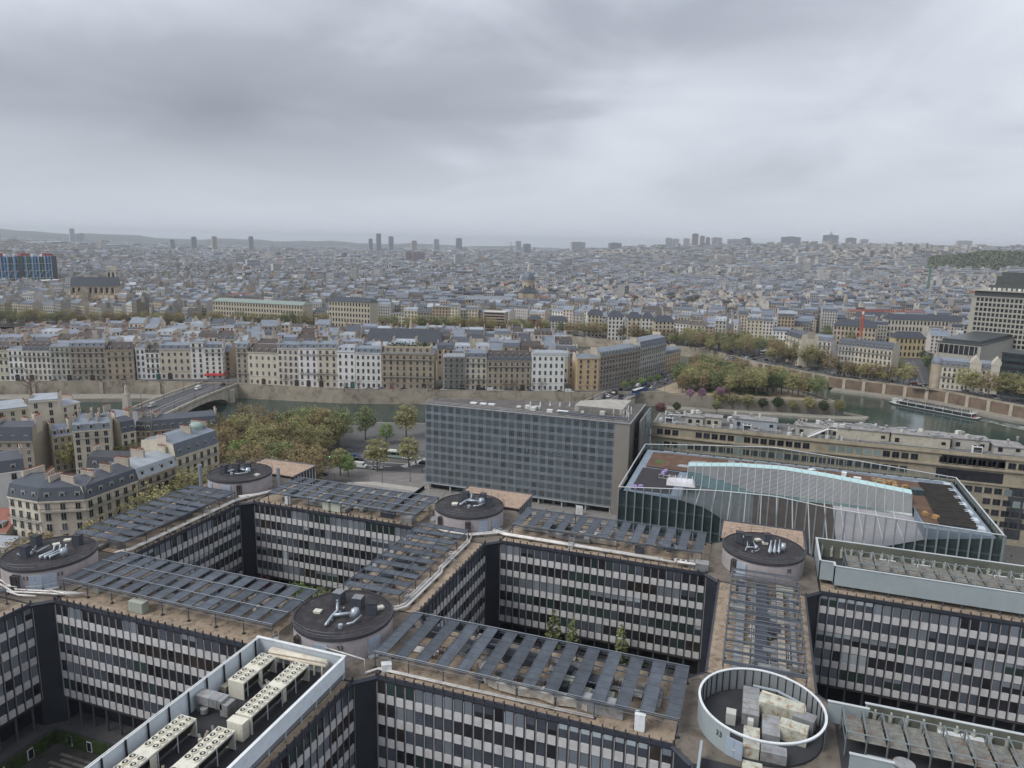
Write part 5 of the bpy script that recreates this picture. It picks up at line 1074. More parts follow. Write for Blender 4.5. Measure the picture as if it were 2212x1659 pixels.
road('quay_road', isl_road, 7.5)
sheet('pavement', [(-90,100),(13,108),(13,126),(12,152),(-70,142)], .010, pavem)
lb_road = [(-150,128),(-75,147),(-24,152),(14,160),(70,182),(140,196),(260,190)]
lb_road2 = [(-150,150),(-75,166),(-24,171),(14,179),(70,200),(140,212),(260,205)]
road('quay_road', lb_road, 11.0); road('quay_road', lb_road2, 10.0)
dashes(lb_road, 0); dashes(lb_road2, 0); dashes(lb_road, 4.9, dash=30, gap=.5); dashes(lb_road2, -4.5, dash=30, gap=.5)
dashes([(-9,156),(-4,172)], 0, dash=.6, gap=.5, w=1.5)
sully = [(30,255),(34,285),(44,334),(56,374),(68,420),(90,482),(118,548),(150,620),(216,760),(300,930)]
rb_road = [(p[0]+q[0], p[1]+q[1]) for p, q in zip(RB[3:9], [(8,8),(6,9),(6,8),(9,8),(4,10),(0,10)])]
road('quay_road', rb_road, 11); dashes(rb_road, 0)
road('boulevard', [(226,434),(234,500),(242,580),(250,700)], 16); dashes([(226,434),(234,500),(242,580)], 0)
bz = MB()
for k in range(7): bz.box(219+k*2.4,447,.03,220.3+k*2.4,450.4,.034)
for k in range(5): bz.box(222.5+k*1.1,455+k*2,.03,228.5-k*.7,455.5+k*2,.034)
struct('road_marking', bz.mesh('road_marking', MATS['road_paint']))
# plaza steps beside the museum
t = thing('plaza_steps', 'wide pale stone steps rising to the museum plaza', 'steps', (-12, 118, 0))
for k in range(10): ob('step', MB().box(0,0,0,25.6,1.05,.3*(10-k) if k < 10 else 0).mesh('step', mat('step_stone', (.36,.34,.31), .85, var=.15)), t, (k*.25, 6+k*1.1, .012))
struct('museum_plaza', MB().box(-14,78,.004,88,124,ZS-.01).box(13.6,124,.004,88,160,ZS-.012).mesh('museum_plaza', mat('plaza_stone', (.24,.23,.215), .9, var=.2, scale=.4)))
sl_me = MB().box(0,0,0,2.4,.35,.03).mesh('paving_slab', mat('plaza_dark', (.13,.125,.12), .9, var=.2))
pl = bpy.data.objects['museum_plaza']
for i in range(12):
    for j in range(5): ob('paving_slab', sl_me, pl, (42+i*3.1+(j % 2)*1.2, 108+j*3.3, ZS-.005), 0)
tag(ob('ramp_wall', MB().quad((0,0,0),(0,22,0),(0,22,1.3),(0,0,1.3)).box(-.12,0,-.02,.0,22,1.3).mesh('ramp_wall', mat('ramp_blue', (.17,.21,.25), .5, var=.15)), None, (14.2, 105.5, ZS)), 'blue grey balustrade wall beside the museum front', 'wall')

# ------------------------------------------------------------------ arched bridge with statue pylon (left)
def arched_bridge():
    A = np.array([-190.,263.]); B = np.array([-160.,160.]); L = float(np.hypot(*(B-A))); rz = math.atan2(B[1]-A[1], B[0]-A[0])
    t = thing('stone_bridge', 'pale stone bridge with one wide flat arch and lamp posts', 'bridge', (A[0], A[1], ZW), rz)
    st = mat('bridge_stone', (.46,.42,.35), .85, var=.18, scale=.25, dirt=(.32,.28,.22), dscale=.3)
    w = 11.5; z = lambda s: 8.2+1.1*math.sin(math.pi*min(1,max(0,s/L)))
    N = 36
    def arch(s):
        if 16 < s < 88: q = (s-52)/36; return 7.2*math.sqrt(max(0,1-q*q))**.9-1.0
        if 5 < s < 11: q = (s-8)/3; return 1.5+3.6*math.sqrt(max(0,1-q*q))
        return -1.2
    xs = sorted(set(list(np.linspace(0,L,60))+[5,5.5,6,7,8,9,10,10.5,11,16,16.2,17,18,20,84,86,87,87.8,88]))
    for side in (-1, 1):
        m = MB()
        for a, b in zip(xs[:-1], xs[1:]):
            y = side*w
            m.quad((a,y,arch(a+1e-3)),(b,y,arch(b-1e-3)),(b,y,z(b)),(a,y,z(a)))
        ob('spandrel', m.mesh('spandrel', st), t)
        pm = MB()
        for a, b in zip(xs[:-1], xs[1:]): pm._add([(a,side*w-.3,z(a)),(b,side*w-.3,z(b)),(b,side*w+.3,z(b)),(a,side*w+.3,z(a)),(a,side*w-.3,z(a)+1.15),(b,side*w-.3,z(b)+1.15),(b,side*w+.3,z(b)+1.15),(a,side*w+.3,z(a)+1.15)], [(4,5,6,7),(0,1,5,4),(2,3,7,6)])
        ob('balustrade', pm.mesh('balustrade', st), t)
        cm = MB()
        for a, b in zip(xs[:-1], xs[1:]): cm.quad((a,side*(w+.35),z(a)-.2),(b,side*(w+.35),z(b)-.2),(b,side*w,z(b)-.6),(a,side*w,z(a)-.6))
        for k in range(60): s = k*L/60; cm.box(s-.25,min(side*w,side*(w+.4)),z(s)-.75,s+.25,max(side*w,side*(w+.4)),z(s)-.25)
        ob('corbel_course', cm.mesh('corbel_course', st), t)
        ob('pier', MB().prism([(11.2,side*w*.9),(15.8,side*w*.9),(15.8,side*(w+1.2)),(13.5,side*(w+3.2)),(11.2,side*(w+1.2))], -1.5, 7.6).mesh('pier', st), t)
        ob('pier', MB().prism([(88.2,side*w*.9),(93,side*w*.9),(93,side*(w+1.2)),(90.5,side*(w+3.2)),(88.2,side*(w+1.2))], -1.5, 7.6).mesh('pier', st), t)
    und = MB()
    for a, b in zip(xs[:-1], xs[1:]): und.quad((a,-w,arch(a)),(b,-w,arch(b)),(b,w,arch(b)),(a,w,arch(a)))
    ob('arch_soffit', und.mesh('arch_soffit', st), t)
    def deck(name, y0, y1, dz, mm):
        m = MB()
        for a, b in zip(xs[:-1], xs[1:]): m.quad((a,y0,z(a)+dz),(b,y0,z(b)+dz),(b,y1,z(b)+dz),(a,y1,z(a)+dz))
        ob(name, m.mesh(name, mm), t)
    deck('roadway', -w+3, w-3, .0, asph); deck('footway', -w, -w+3, .14, pavem); deck('footway', w-3, w, .14, pavem); deck('lane_line', -.1, .1, .02, MATS['road_paint']); deck('lane_line', 3.0, 3.2, .02, MATS['road_paint'])
    # statue pylon
    px, py = 79.0, -(w+.6)
    p = thing('statue_pylon', 'tall pale stone pylon topped by a standing robed statue on the bridge', 'statue', tuple(np.array([A[0]+px*math.cos(rz)-py*math.sin(rz), A[1]+px*math.sin(rz)+py*math.cos(rz), 0])), rz)
    ob('shaft', MB().obox(0,0,-8,4.6,4.2,9,0).obox(0,0,1,3.6,3.2,8.5,0,taper=.78).obox(0,0,9.5,3.0,2.7,.5,0).mesh('shaft', st), p)
    f = MB(); prof = [(.95,0),(.8,.8),(.62,2.2),(.75,3.0),(.6,3.5),(.28,3.7),(.36,4.0),(.34,4.35),(.1,4.55)]
    for (r0, z0), (r1, z1) in zip(prof[:-1], prof[1:]): f.cyl(0,0,10+z0,10+z1,r0,10,r1=r1,cap=False)
    ob('figure', f.mesh('figure', st, True), p)
    return A, rz, z
BR_A, BR_RZ, BR_Z = arched_bridge()
def on_bridge(s, y): return (BR_A[0]+s*math.cos(BR_RZ)-y*math.sin(BR_RZ), BR_A[1]+s*math.sin(BR_RZ)+y*math.cos(BR_RZ), ZW+BR_Z(s))
# ------------------------------------------------------------------ boulevard bridge across the island tip
def tip_bridge(label, i0, i1, w, narch):
    a, b = np.array(sully[i0]), np.array(sully[i1]); L = float(np.hypot(*(b-a))); rz = math.atan2(b[1]-a[1], b[0]-a[0])
    t = thing('iron_bridge', label, 'bridge', (a[0], a[1], ZW), rz)
    st = mat('bridge_stone', (0,0,0)); top = 8.06
    for side in (-1, 1):
        m = MB(); n = 40
        def ar(s):
            q = (s/L*narch) % 1; return 6.6*math.sqrt(max(0, 1-(2*q-1)**2))-.6
        for k in range(n): m.quad((k*L/n,side*w,ar(k*L/n+1e-3)),((k+1)*L/n,side*w,ar((k+1)*L/n-1e-3)),((k+1)*L/n,side*w,top),(k*L/n,side*w,top))
        ob('arch_side', m.mesh('arch_side', st), t); ob('balustrade', MB().box(0,side*w-.2,top,L,side*w+.2,top+1.05).mesh('balustrade', st), t)
    ob('deck', MB().box(0,-w,7.2,L,w,top).mesh('deck', asph), t)
    ob('footway', MB().box(0,-w+.2,top,L,-w+4,top+.14).mesh('footway', pavem), t); ob('footway', MB().box(0,w-4,top,L,w-.2,top+.14).mesh('footway', pavem), t)
    ob('lane_line', MB().box(0,-.1,top,L,.1,top+.012).mesh('lane_line', MATS['road_paint']), t)
    ob('pier', MB().box(-2,-w-1,-1,2,w+1,7.1).mesh('pier', st), t)
tip_bridge('boulevard bridge full of traffic between museum and island', 0, 2, 9.5, 2)
tip_bridge('boulevard bridge behind the garden leading to the far quay', 5, 6, 9.5, 2)
road('boulevard', sully[2:6], 19, .05); road('boulevard', sully[6:], 19, .05); dashes(sully[2:6], 0, .07)
# ================================================================== houses
wall_mat = mat('house_wall', (1,1,1), .9, var=.10, scale=.25, attr=True)
wall_rough = mat('house_stone', (1,1,1), .9, var=.16, scale=.5, attr=True)
zinc_mat = mat('house_roof', (1,1,1), .55, metal=.1, var=.16, scale=.3, attr=True)
pot_mat = mat('chimney_pot', (.23,.085,.055), .85, var=.3)
wg = [mat('house_glass', (.022,.024,.028), .15, var=.3, rnd=.5), mat('house_glass_pale', (.09,.10,.11), .25, rnd=.4)]
wframe = mat('house_frame', (.50,.48,.43), .7, var=.1)
shut_m = mat('shutter', (.42,.42,.40), .7, var=.12, rnd=.15)
iron_m = mat('balcony_iron', (.025,.025,.028), .6)
WC = dict(white=(.72,.71,.68), cream=(.55,.505,.405), pale=(.60,.57,.51), tan=(.36,.295,.215), grey=(.40,.39,.35), orange=(.50,.37,.225), stone=(.30,.26,.205), pink=(.58,.50,.43), greygreen=(.40,.395,.335))
RC = dict(zinc=(.205,.235,.285), slate=(.075,.085,.105), brown=(.072,.055,.048), light=(.34,.37,.41), red=(.21,.065,.04), dark=(.05,.053,.062), green=(.22,.34,.28))
def jit(c, s=.06): k = 1+random.uniform(-s, s); return tuple(min(.9, q*k*(1+random.uniform(-.02,.02))) for q in c)
def win_mesh(w, h, kind):
    m = MB().box(-w/2-.08,-.10,-.12,w/2+.08,-.01,0,1).box(-w/2,-.05,0,w/2,-.01,h,0).box(-.035,-.07,0,.035,-.05,h,1).box(-w/2-.1,-.09,h,w/2+.1,-.01,h+.14,1)
    m.box(-w/2-.06,-.08,0,-w/2,-.01,h,1).box(w/2,-.08,0,w/2+.06,-.01,h,1)
    if kind == 'shutter': m.box(-w*.98,-.12,.02,-w/2-.02,-.06,h,2).box(w/2+.02,-.12,.02,w*.98,-.06,h,2)
    if kind == 'rail':
        m.box(-w/2-.12,-.32,.85,w/2+.12,-.28,.92,3).box(-w/2-.12,-.32,.05,w/2+.12,-.28,.1,3)
        for k in range(7): x = -w/2-.1+k*(w+.2)/6; m.box(x-.02,-.31,.1,x+.02,-.29,.85,3)
    return m.mesh('window', [wg[1] if kind == 'pale' else wg[0], wframe, shut_m, iron_m])
WM = {}
def wmesh(w, h, kind):
    k = (round(w*5)/5, round(h*5)/5, kind)
    if k not in WM: WM[k] = win_mesh(*k)
    return WM[k]
DORM = MB().box(-.62,-.15,0,.62,1.6,1.65,0).prism([(-.75,-.25),(.75,-.25),(.75,1.7),(-.75,1.7)],1.65,1.8,1)
DORM = DORM.mesh('dormer', [wframe, mat('dormer_zinc', (.21,.235,.27), .5, var=.15)]); DPANE = MB().box(-.42,-.19,.15,.42,-.15,1.4).mesh('pane', wg[0])
DOOR = {}
def doormesh(col):
    if col not in DOOR:
        m = MB().box(-1.35,-.08,0,1.35,-.02,3.1,0); n = 9
        m._add([(1.35*math.cos(math.pi*k/n), -.08, 3.1+1.1*math.sin(math.pi*k/n)) for k in range(n+1)], [tuple(range(n+1))], 0)
        for s in (-1, 1): m.box(s*.7-.5,-.12,.3,s*.7+.5,-.08,2.8,0)
        DOOR[col] = m.mesh('door', mat('door_%s' % col, dict(brown=(.06,.035,.022), teal=(.03,.11,.11), dark=(.03,.03,.032))[col], .6, var=.2))
    return DOOR[col]
def roof_profile(d, h, kind, rise=None):
    if kind in ('mansard',): r = rise or 2.9; return [(-.25,h),(.75,h+r*.85),(d/2,h+r*.85+1.2),(d-.75,h+r*.85),(d+.25,h)]
    if kind == 'double': r = rise or 5.4; return [(-.25,h),(.5,h+2.6),(.9,h+2.7),(d/2,h+r),(d-.9,h+2.7),(d+.2,h)]
    if kind == 'gable': r = rise or d*.36; return [(-.35,h-.1),(d/2,h+r),(d+.35,h-.1)]
    if kind == 'low': r = rise or 1.3; return [(-.3,h),(d/2,h+r),(d+.3,h)]
    return [(-.1,h),(-.1,h+.5),(d+.1,h+.5),(d+.1,h)]
def chimney(par, w, d, ztop, side, m_wall, col, nlen=None):
    L = nlen or random.uniform(.25,.5)*d; y = random.uniform(.15,.45)*d; x = .3 if side == 0 else (w-.3 if side == 1 else side*w)
    z1 = ztop+random.uniform(.7,1.9)
    m = MB().box(x-.32,y,ztop-4.2,x+.32,y+L,z1,0,col).box(x-.4,y-.08,z1,x+.4,y+L+.08,z1+.14,0,col)
    n = max(3, int(L/.55))
    for k in range(n): m.cyl(x, y+.25+k*(L-.5)/max(1,n-1), z1+.14, z1+.14+random.uniform(.45,.85), .16, 5, 1, r1=.12)
    ob('chimney', m.mesh('chimney', [m_wall, pot_mat]), par)
def house(label, P0, P1, d, h, floors, cols, wc='cream', roof='mansard', rc='zinc', shutters=0.0, rails=.3, group=None, detail=True, door=None, dormers=True, gh=None, rise=None, base=0.0, balc=(), name='townhouse', chim=2, sidewin=False, stone=False, ornate=False):
    """terraced house whose front runs from P0 to P1 (left to right seen from the street)"""
    w = math.dist(P0, P1); rz = math.atan2(P1[1]-P0[1], P1[0]-P0[0])
    t = thing(name, label, 'house', (P0[0], P0[1], base), rz, group)
    c = jit(WC[wc]); r = jit(RC[rc], .1); wm = wall_rough if stone else wall_mat
    pr = roof_profile(d, h, roof, rise); zt = max(p[1] for p in pr)
    m = MB().box(0,0,-1.0,w,d,h,0,c)
    inner = [p for p in pr]
    if roof != 'flat':
        for x in (0, w): m.poly([(x,min(max(p[0],0),d),p[1]) for p in pr] if x else [(x,min(max(p[0],0),d),p[1]) for p in pr][::-1], 0, c)
    ob('wall', m.mesh('wall', wm), t)
    rm = MB()
    for a, b in zip(pr[:-1], pr[1:]):
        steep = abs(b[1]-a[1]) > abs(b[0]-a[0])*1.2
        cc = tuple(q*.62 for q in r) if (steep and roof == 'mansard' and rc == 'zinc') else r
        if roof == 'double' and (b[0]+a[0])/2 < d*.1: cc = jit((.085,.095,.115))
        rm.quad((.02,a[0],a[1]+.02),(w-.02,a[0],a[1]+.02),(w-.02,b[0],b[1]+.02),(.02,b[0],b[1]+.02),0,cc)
    if detail and roof != 'flat' and rc in ('zinc','light'):
        for (a, b) in zip(pr[1:-2], pr[2:-1]) if len(pr) > 3 else zip(pr[:-1], pr[1:]):
            for k in range(int(w/1.1)):
                x = .5+k*1.1; rm._add([(x-.04,a[0],a[1]+.09),(x+.04,a[0],a[1]+.09),(x+.04,b[0],b[1]+.09),(x-.04,b[0],b[1]+.09)], [(0,1,2,3)], 0, tuple(q*1.18 for q in r))
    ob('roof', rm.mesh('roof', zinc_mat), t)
    fh = (h-(gh or h/floors*1.12))/(floors-1); g = h-fh*(floors-1); cw = w/cols
    ob('cornice', MB().box(-.02,-.42,h-.38,w+.02,0,h-.02,0,tuple(min(.8,q*1.05) for q in c)).mesh('cornice', wm), t)
    if detail: ob('string_course', MB().box(0,-.2,g-.25,w,0,g,0,c).mesh('string_course', wm), t)
    if detail:
        ww = min(1.3, cw*.42); wh = min(2.3, fh*.68)
        for f in range(1, floors):
            for k in range(cols):
                kd = 'shutter' if random.random() < shutters else ('rail' if random.random() < rails else ('pale' if random.random() < .12 else 'plain'))
                ob('window', wmesh(ww, wh*(1.0 if f < floors-1 else .88), kd), t, ((k+.5)*cw, 0, g+(f-1)*fh+.35))
        dk = random.randrange(cols) if door else -1
        for k in range(cols):
            if k == dk: ob('door', doormesh(door), t, ((k+.5)*cw, 0, 0))
            else: ob('window', wmesh(ww*1.1, min(2.2, g*.55), 'pale' if random.random() < .4 else 'plain'), t, ((k+.5)*cw, 0, .9))
        for bf in balc:
            z = g+(bf-1)*fh+.12; b = MB().box(.1,-.85,z-.18,w-.1,0,z,0).box(.1,-.85,z+.85,w-.1,-.8,z+.92,1).box(.1,-.85,z+.08,w-.1,-.8,z+.14,1)
            for k in range(int(w/.35)): b.box(.2+k*.35,-.84,z,.24+k*.35,-.81,z+.88,1)
            ob('balcony', b.mesh('balcony', [wframe, iron_m]), t)
        if dormers and roof in ('mansard','double','gable'):
            nd_ = max(2, int(round(cols*.85)))
            for k in range(nd_): ob('pane', DPANE, ob('dormer', DORM, t, ((k+.5)*w/nd_, .25 if roof != 'gable' else .9, h+(.45 if roof != 'gable' else .5))))
            if roof == 'double':
                for k in range(max(2, cols-2)): ob('pane', DPANE, ob('dormer', DORM, t, ((k+.5)*w/max(2,cols-2), 1.6, h+2.9), 0, (.8,.8,.8)))
        if sidewin:
            for f in range(1, floors):
                for k in range(int(d/3.2)): ob('window', wmesh(ww, wh, 'plain'), t, (w, 1.6+k*3.2, g+(f-1)*fh+.35), math.pi/2)
    else:
        m = MB(); ww = min(1.25, cw*.45); wh = min(2.1, fh*.62)
        for f in range(0, floors):
            zb = g+(f-1)*fh+.4 if f else .9
            for k in range(cols):
                x = (k+.5)*cw; m.quad((x-ww/2,-.04,zb),(x+ww/2,-.04,zb),(x+ww/2,-.04,zb+wh),(x-ww/2,-.04,zb+wh),0)
                if random.random() < .7: m.quad((w-x+ww/2,d+.04,zb),(w-x-ww/2,d+.04,zb),(w-x-ww/2,d+.04,zb+wh),(w-x+ww/2,d+.04,zb+wh),0)
        if roof in ('mansard','double'):
            for k in range(cols):
                x = (k+.5)*cw; m.box(x-.5,-.05,h+.5,x+.5,1.2,h+1.9,1).quad((x-.36,-.08,h+.65),(x+.36,-.08,h+.65),(x+.36,-.08,h+1.7),(x-.36,-.08,h+1.7),0)
        ob('window', m.mesh('window', [wg[0], wframe]), t, kind='stuff')
    for k in range(chim):
        chimney(t, w, d, zt, k if k < 2 else random.uniform(.3,.7), wm, jit((.47,.42,.35), .2))
    return t
def fpt(x): return U(x, float(np.interp(x, [-10,0,113,230,296], [823,823,823,822,820.5])) if x < 297 else float(np.interp(x, [297,480,484], [819.5,818.5,818.5])) if x < 500 else float(np.interp(x, [513,600,737,935,957,1217,1245,1292], [829,833,838,842,843,844.5,844,843])), 0)
FRONT = [ # x0, x1, cornice y, floors, columns, wall, roof, roof colour, shutters, rails, door, label
 (-9,23,756,4,3,'cream','gable','brown',0,.4,None,'cream house with brown gabled roof at the start of the quay row'),
 (23,55,754,5,3,'white','low','zinc',0,.5,'dark','white house with stepped terrace top beside the brown roofed one'),
 (55,114,757.5,5,6,'pale','double','brown',0,.3,'brown','wide pale house with tall double brown mansard on the quay'),
 (114,156,747.5,6,4,'greygreen','low','zinc',0,.3,'dark','grey green six storey house with white attic on the quay'),
 (156,232,749,6,6,'stone','mansard','zinc',0,.8,'brown','dark tan six storey house with long balconies on the quay'),
 (232,292,756,5,4,'tan','gable','brown',0,.2,None,'ornate tan corner house with steep brown roof behind a bare tree'),
 (297,317,751,5,2,'white','flat','zinc',0,.3,None,'narrow white house beside the bridge approach'),
 (317,348,762,5,3,'white','gable','brown',0,.6,'teal','white house with teal door and steep brown roof'),
 (348,415,754,4,5,'cream','mansard','zinc',0,.1,'dark','white four storey house with arched dark gateway facing the bridge'),
 (415,443,739,7,2,'white','flat','zinc',0,.3,None,'tall thin white house beside the red awning corner'),
 (443,483,752,7,3,'white','mansard','zinc',0,.3,None,'tall white corner house above a red cafe awning'),
 (513,538,751,7,2,'stone','mansard','zinc',0,.7,None,'narrow tan brown house at the street opening by the bridge'),
 (538,602,761,4,5,'cream','gable','brown',0,.0,'brown','low cream house with tall windows and brown roof'),
 (602,647,752.5,6,4,'pink','mansard','zinc',.7,.0,'brown','pinkish house with grey shutters on the quay'),
 (647,687,752,6,3,'white','mansard','zinc',0,.6,'brown','white six storey house next to the shuttered pink one'),
 (687,730,752,6,3,'cream','mansard','zinc',.2,.5,'brown','cream six storey house with light zinc mansard'),
 (730,768,759,5,3,'white','mansard','light',0,.4,'teal','plain white house with pale zinc roof and arched green door'),
 (769,824,762,5,5,'white','mansard','zinc',0,.3,None,'white ornate house with plant boxes below its dormers'),
 (824,937,764,6,8,'tan','flat','zinc',0,.5,'dark','big tan stone corner block with planted roof terrace'),
 (957,1004,771,6,4,'grey','low','light',0,.3,'brown','grey house wrapped in scaffolding'),
 (1004,1051,772,6,4,'cream','mansard','zinc',.6,.5,'brown','cream house with pale shutters beside the scaffolding'),
 (1052,1146,779,5,8,'tan','double','brown',.25,.2,'dark','long tan house with two tier dark mansard and small dormers'),
 (1147,1218,764,5,6,'white','flat','light',0,.4,None,'bright white flat topped house with banded floors'),
 (1245,1292,774,6,3,'orange','low','zinc',0,.4,None,'orange tan house at the corner near the boulevard bridge')]
for (x0,x1,yc,fl,co,wc,rf,rc,sh,ra,dr,lb) in FRONT:
    p0, p1 = fpt(x0), fpt(x1); xm = (x0+x1)/2
    h = topz(xm, yc, (p0[0]+p1[0])/2, (p0[1]+p1[1])/2)
    t = house(lb, p0, p1, random.uniform(11,13), h, fl, co, wc, rf, rc, sh, ra, door=dr, balc=[2, fl-1] if ra >= .5 else ([fl-1] if random.random() < .5 else []), sidewin=x1 in (292,483,937,1218), stone=wc in ('tan','stone','grey','orange'), chim=2 if rf != 'flat' else 1)
    w = math.dist(p0, p1)
    if 'red cafe' in lb:
        ob('awning', MB().quad((0,-1.8,2.6),(w,-1.8,2.6),(w,-.05,3.7),(0,-.05,3.7)).quad((w+1.6,-.4,2.6),(w+1.6,6,2.6),(w+.05,6,3.7),(w+.05,-.4,3.7)).box(0,-1.84,2.3,w,-1.8,2.6).mesh('awning', mat('awning_red', (.38,.03,.03), .8, var=.1)), t)
    if 'scaffolding' in lb and 'wrapped' in lb:
        s = MB()
        for k in range(int(w/2)+1):
            for y in (-1.5,-.35): s.bar((k*2,y,0),(k*2,y,h+3),.09)
        for z in np.arange(2,h+3,2): s.box(0,-1.5,z,w,-.35,z+.06); s.bar((0,-1.5,z+1),(w,-1.5,z+1),.07)
        ob('scaffolding', s.mesh('scaffolding', mat('scaffold', (.30,.30,.29), .5, metal=.3, var=.2)), t)
    if 'planted roof' in lb:
        ob('attic', MB().box(2,1,h+.5,w-2,11,h+4,0,jit(WC['tan'])).mesh('attic', wall_rough), t)
        for k in range(7): ob('window', wmesh(1.6,2.2,'pale'), t, (4+k*(w-8)/6, 1, h+1.0))
        s = MB()
        for k in range(500):
            x, y, z = random.uniform(3,w-3), random.uniform(2,10), h+4+random.random()**2*2.2; r = random.uniform(.2,.5); a = random.uniform(0,6)
            s.quad((x-r,y,z),(x,y-r*math.cos(a),z+r*math.sin(a)),(x+r,y,z+.1),(x,y+r*math.cos(a),z-r*math.sin(a)))
        ob('terrace_shrubs', s.mesh('terrace_shrubs', mat('shrub_dark', (.03,.05,.018), .9, var=.4, scale=1)), t, kind='stuff')
# corner block receding along the boulevard
B0, B1, B2, B3 = (29,344), (47,385), (59,422), (67,446)
house('tan corner block with long balconies and shop lights along the boulevard', B0, B1, 14, topz(1300,770,29,344), 7, 14, 'stone', 'mansard', 'zinc', 0, .5, balc=[2,4,6], stone=True)
house('grey stone block with tall zinc mansard farther up the boulevard', B1, B2, 14, topz(1375,752,47,385), 7, 12, 'grey', 'mansard', 'zinc', 0, .4, balc=[2,6], stone=True, rise=5)
house('low orange house with dark shopfronts at the end of the boulevard block', B2, B3, 11, topz(1420,765,60,426), 4, 7, 'orange', 'mansard', 'zinc', 0, .2, stone=True)
house('tan corner block front with narrow face toward the river', (16.5,338.5), B0, 13, topz(1300,772,29,344), 6, 4, 'orange', 'low', 'zinc', 0, .4, balc=[3], stone=True)
# ------------------------------------------------------------------ boulevard houses left of the campus
def yh(px, py, x=-47): # height of a pixel on the plane X = x
    v = ray(px, py); return float(CAM[2]+v[2]*((x-CAM[0])/v[0]))
house('corner apartment house with dark slate mansard and flower balcony beside the street trees', (-47,46.7), (-47,64), 12, 18.0, 6, 6, 'cream', 'mansard', 'slate', 0, .5, balc=[5], rise=4.0, stone=True, chim=4, name='apartment_house')
house('chamfered corner apartment front facing the campus trees', (-56.5,41), (-47,46.7), 11, 18.02, 6, 3, 'cream', 'mansard', 'slate', 0, .4, balc=[5], rise=4.0, stone=True, chim=1, name='apartment_house')
house('slate mansarded side house with flower boxes above the red roof', (-68,41), (-56.6,41), 13, 18.0, 6, 4, 'cream', 'mansard', 'slate', 0, .4, balc=[4], rise=4.0, stone=True, name='apartment_house')
house('apartment house with shiny standing seam zinc roof between two taller ones', (-47,64.2), (-47,79), 12, 18.2, 6, 5, 'tan', 'mansard', 'light', 0, .5, balc=[5], rise=3.6, stone=True, chim=3, name='apartment_house')
house('tall cream apartment house with round dormers and pale green dome', (-47.4,79.3), (-47.4,98), 14, 20.5, 6, 6, 'cream', 'mansard', 'zinc', 0, .3, balc=[5], rise=5.0, stone=True, chim=3, name='apartment_house')
o = bpy.data.objects['apartment_house.004']
ob('dome', (lambda m: [m.cyl(0,0,1.1*math.sin(a)*1.3,1.1*math.sin(b)*1.3,2.2*math.cos(a),16,r1=2.2*math.cos(b),cap=False) for a, b in zip(np.linspace(0,1.57,7)[:-1], np.linspace(0,1.57,7)[1:])] and m.cyl(0,0,-2,0,2.2,16,cap=False) and m.mesh('dome', mat('dome_green', (.30,.40,.36), .5, var=.1), True))(MB()), o, (15.5, 6, 26.4))
house('white rendered end house with blind brown gable and slate attic', (-96,46.5), (-86.8,60), 14, 17.5, 6, 3, 'white', 'mansard', 'slate', 0, .5, rise=4, chim=3, name='apartment_house')
o = bpy.data.objects['apartment_house.005']; ob('gable_render', MB().box(0,.5,0,.05,9,18.5).mesh('gable_render', mat('gable_brown', (.16,.13,.11), .9, var=.1)), o, (math.dist((-96,46.5),(-86.8,60))+.02, 0, 0))
house('low courtyard house with grey ribbed roof', (-80,60), (-66,63), 8, 12.5, 4, 4, 'white', 'low', 'zinc', 0, .2, name='apartment_house')
house('courtyard wing with two white framed windows in a dark attic', (-76,72), (-60,76), 9, 16, 5, 4, 'cream', 'mansard', 'dark', 0, .2, rise=4, name='apartment_house')
house('small zinc roofed rear wing with two dormers', (-66,85), (-54,88), 9, 17, 5, 3, 'white', 'mansard', 'light', 0, .2, rise=4, name='apartment_house')
house('low red tiled house beside the conservatory', (-82,36), (-67,39), 12, 8.5, 2, 4, 'tan', 'gable', 'red', 0, 0, name='apartment_house', chim=1)
house('low zinc roofed shed below the red tiles', (-78,20), (-62,23), 11, 6.5, 2, 4, 'white', 'gable', 'light', 0, 0, name='apartment_house', chim=0)
house('small glazed conservatory annex beside the slate corner house', (-67,33), (-60,34.5), 6, 7.5, 2, 3, 'white', 'low', 'light', 0, 0, name='apartment_house', chim=0)
def bld(label, px0, y0, px1, y1, d, h, fl, co, wc, rf, rc, **kw):
    """house whose cornice line runs between two photo points at the given cornice height"""
    a, b = U(px0, y0, h), U(px1, y1, h); return house(label, a, b, d, h, fl, co, wc, rf, rc, name='apartment_house', **kw)
bld('cream house with long balcony and four french windows behind yellow trees', 156,932, 238,926, 11, 17.5, 6, 4, 'cream', 'mansard', 'zinc', shutters=0, rails=.2, balc=[5], rise=2.6, chim=4)
bld('grey mansarded house with three dormers at the left edge of the trees', -12,953, 70,953, 11, 14, 5, 4, 'stone', 'mansard', 'slate', shutters=0, rails=.2, rise=6)
bld('narrow brick flanked house with tall side chimneys', 73,922, 108,914, 12, 17, 6, 2, 'tan', 'low', 'zinc', rails=.1, stone=True)
bld('big blank cream walled building with white terraces near the river', -10,888, 62,880, 18, 19, 6, 3, 'cream', 'flat', 'light', dormers=False, rails=.05)
bld('cream stepped block with roof terrace beside the river', 60,868, 124,864, 14, 23, 7, 2, 'cream', 'flat', 'light', rails=0)
bld('long cream wing ending in a high gable at the river', 106,884, 172,868, 12, 19, 6, 3, 'cream', 'low', 'light', rails=0)
bld('white house with flat blue grey roof near the statue pylon', 217,895, 262,899, 9, 15, 5, 3, 'white', 'low', 'zinc', rails=.1)
bld('corner house with dark glazed attic near the bridge end', 293,930, 326,931, 10, 13, 5, 3, 'tan', 'mansard', 'dark', rails=.3, rise=4)
bld('long house with dark mansard and round windows behind the green trees', 328,930, 470,918, 12, 13, 5, 9, 'tan', 'mansard', 'slate', rails=.3, rise=4.5, stone=True)
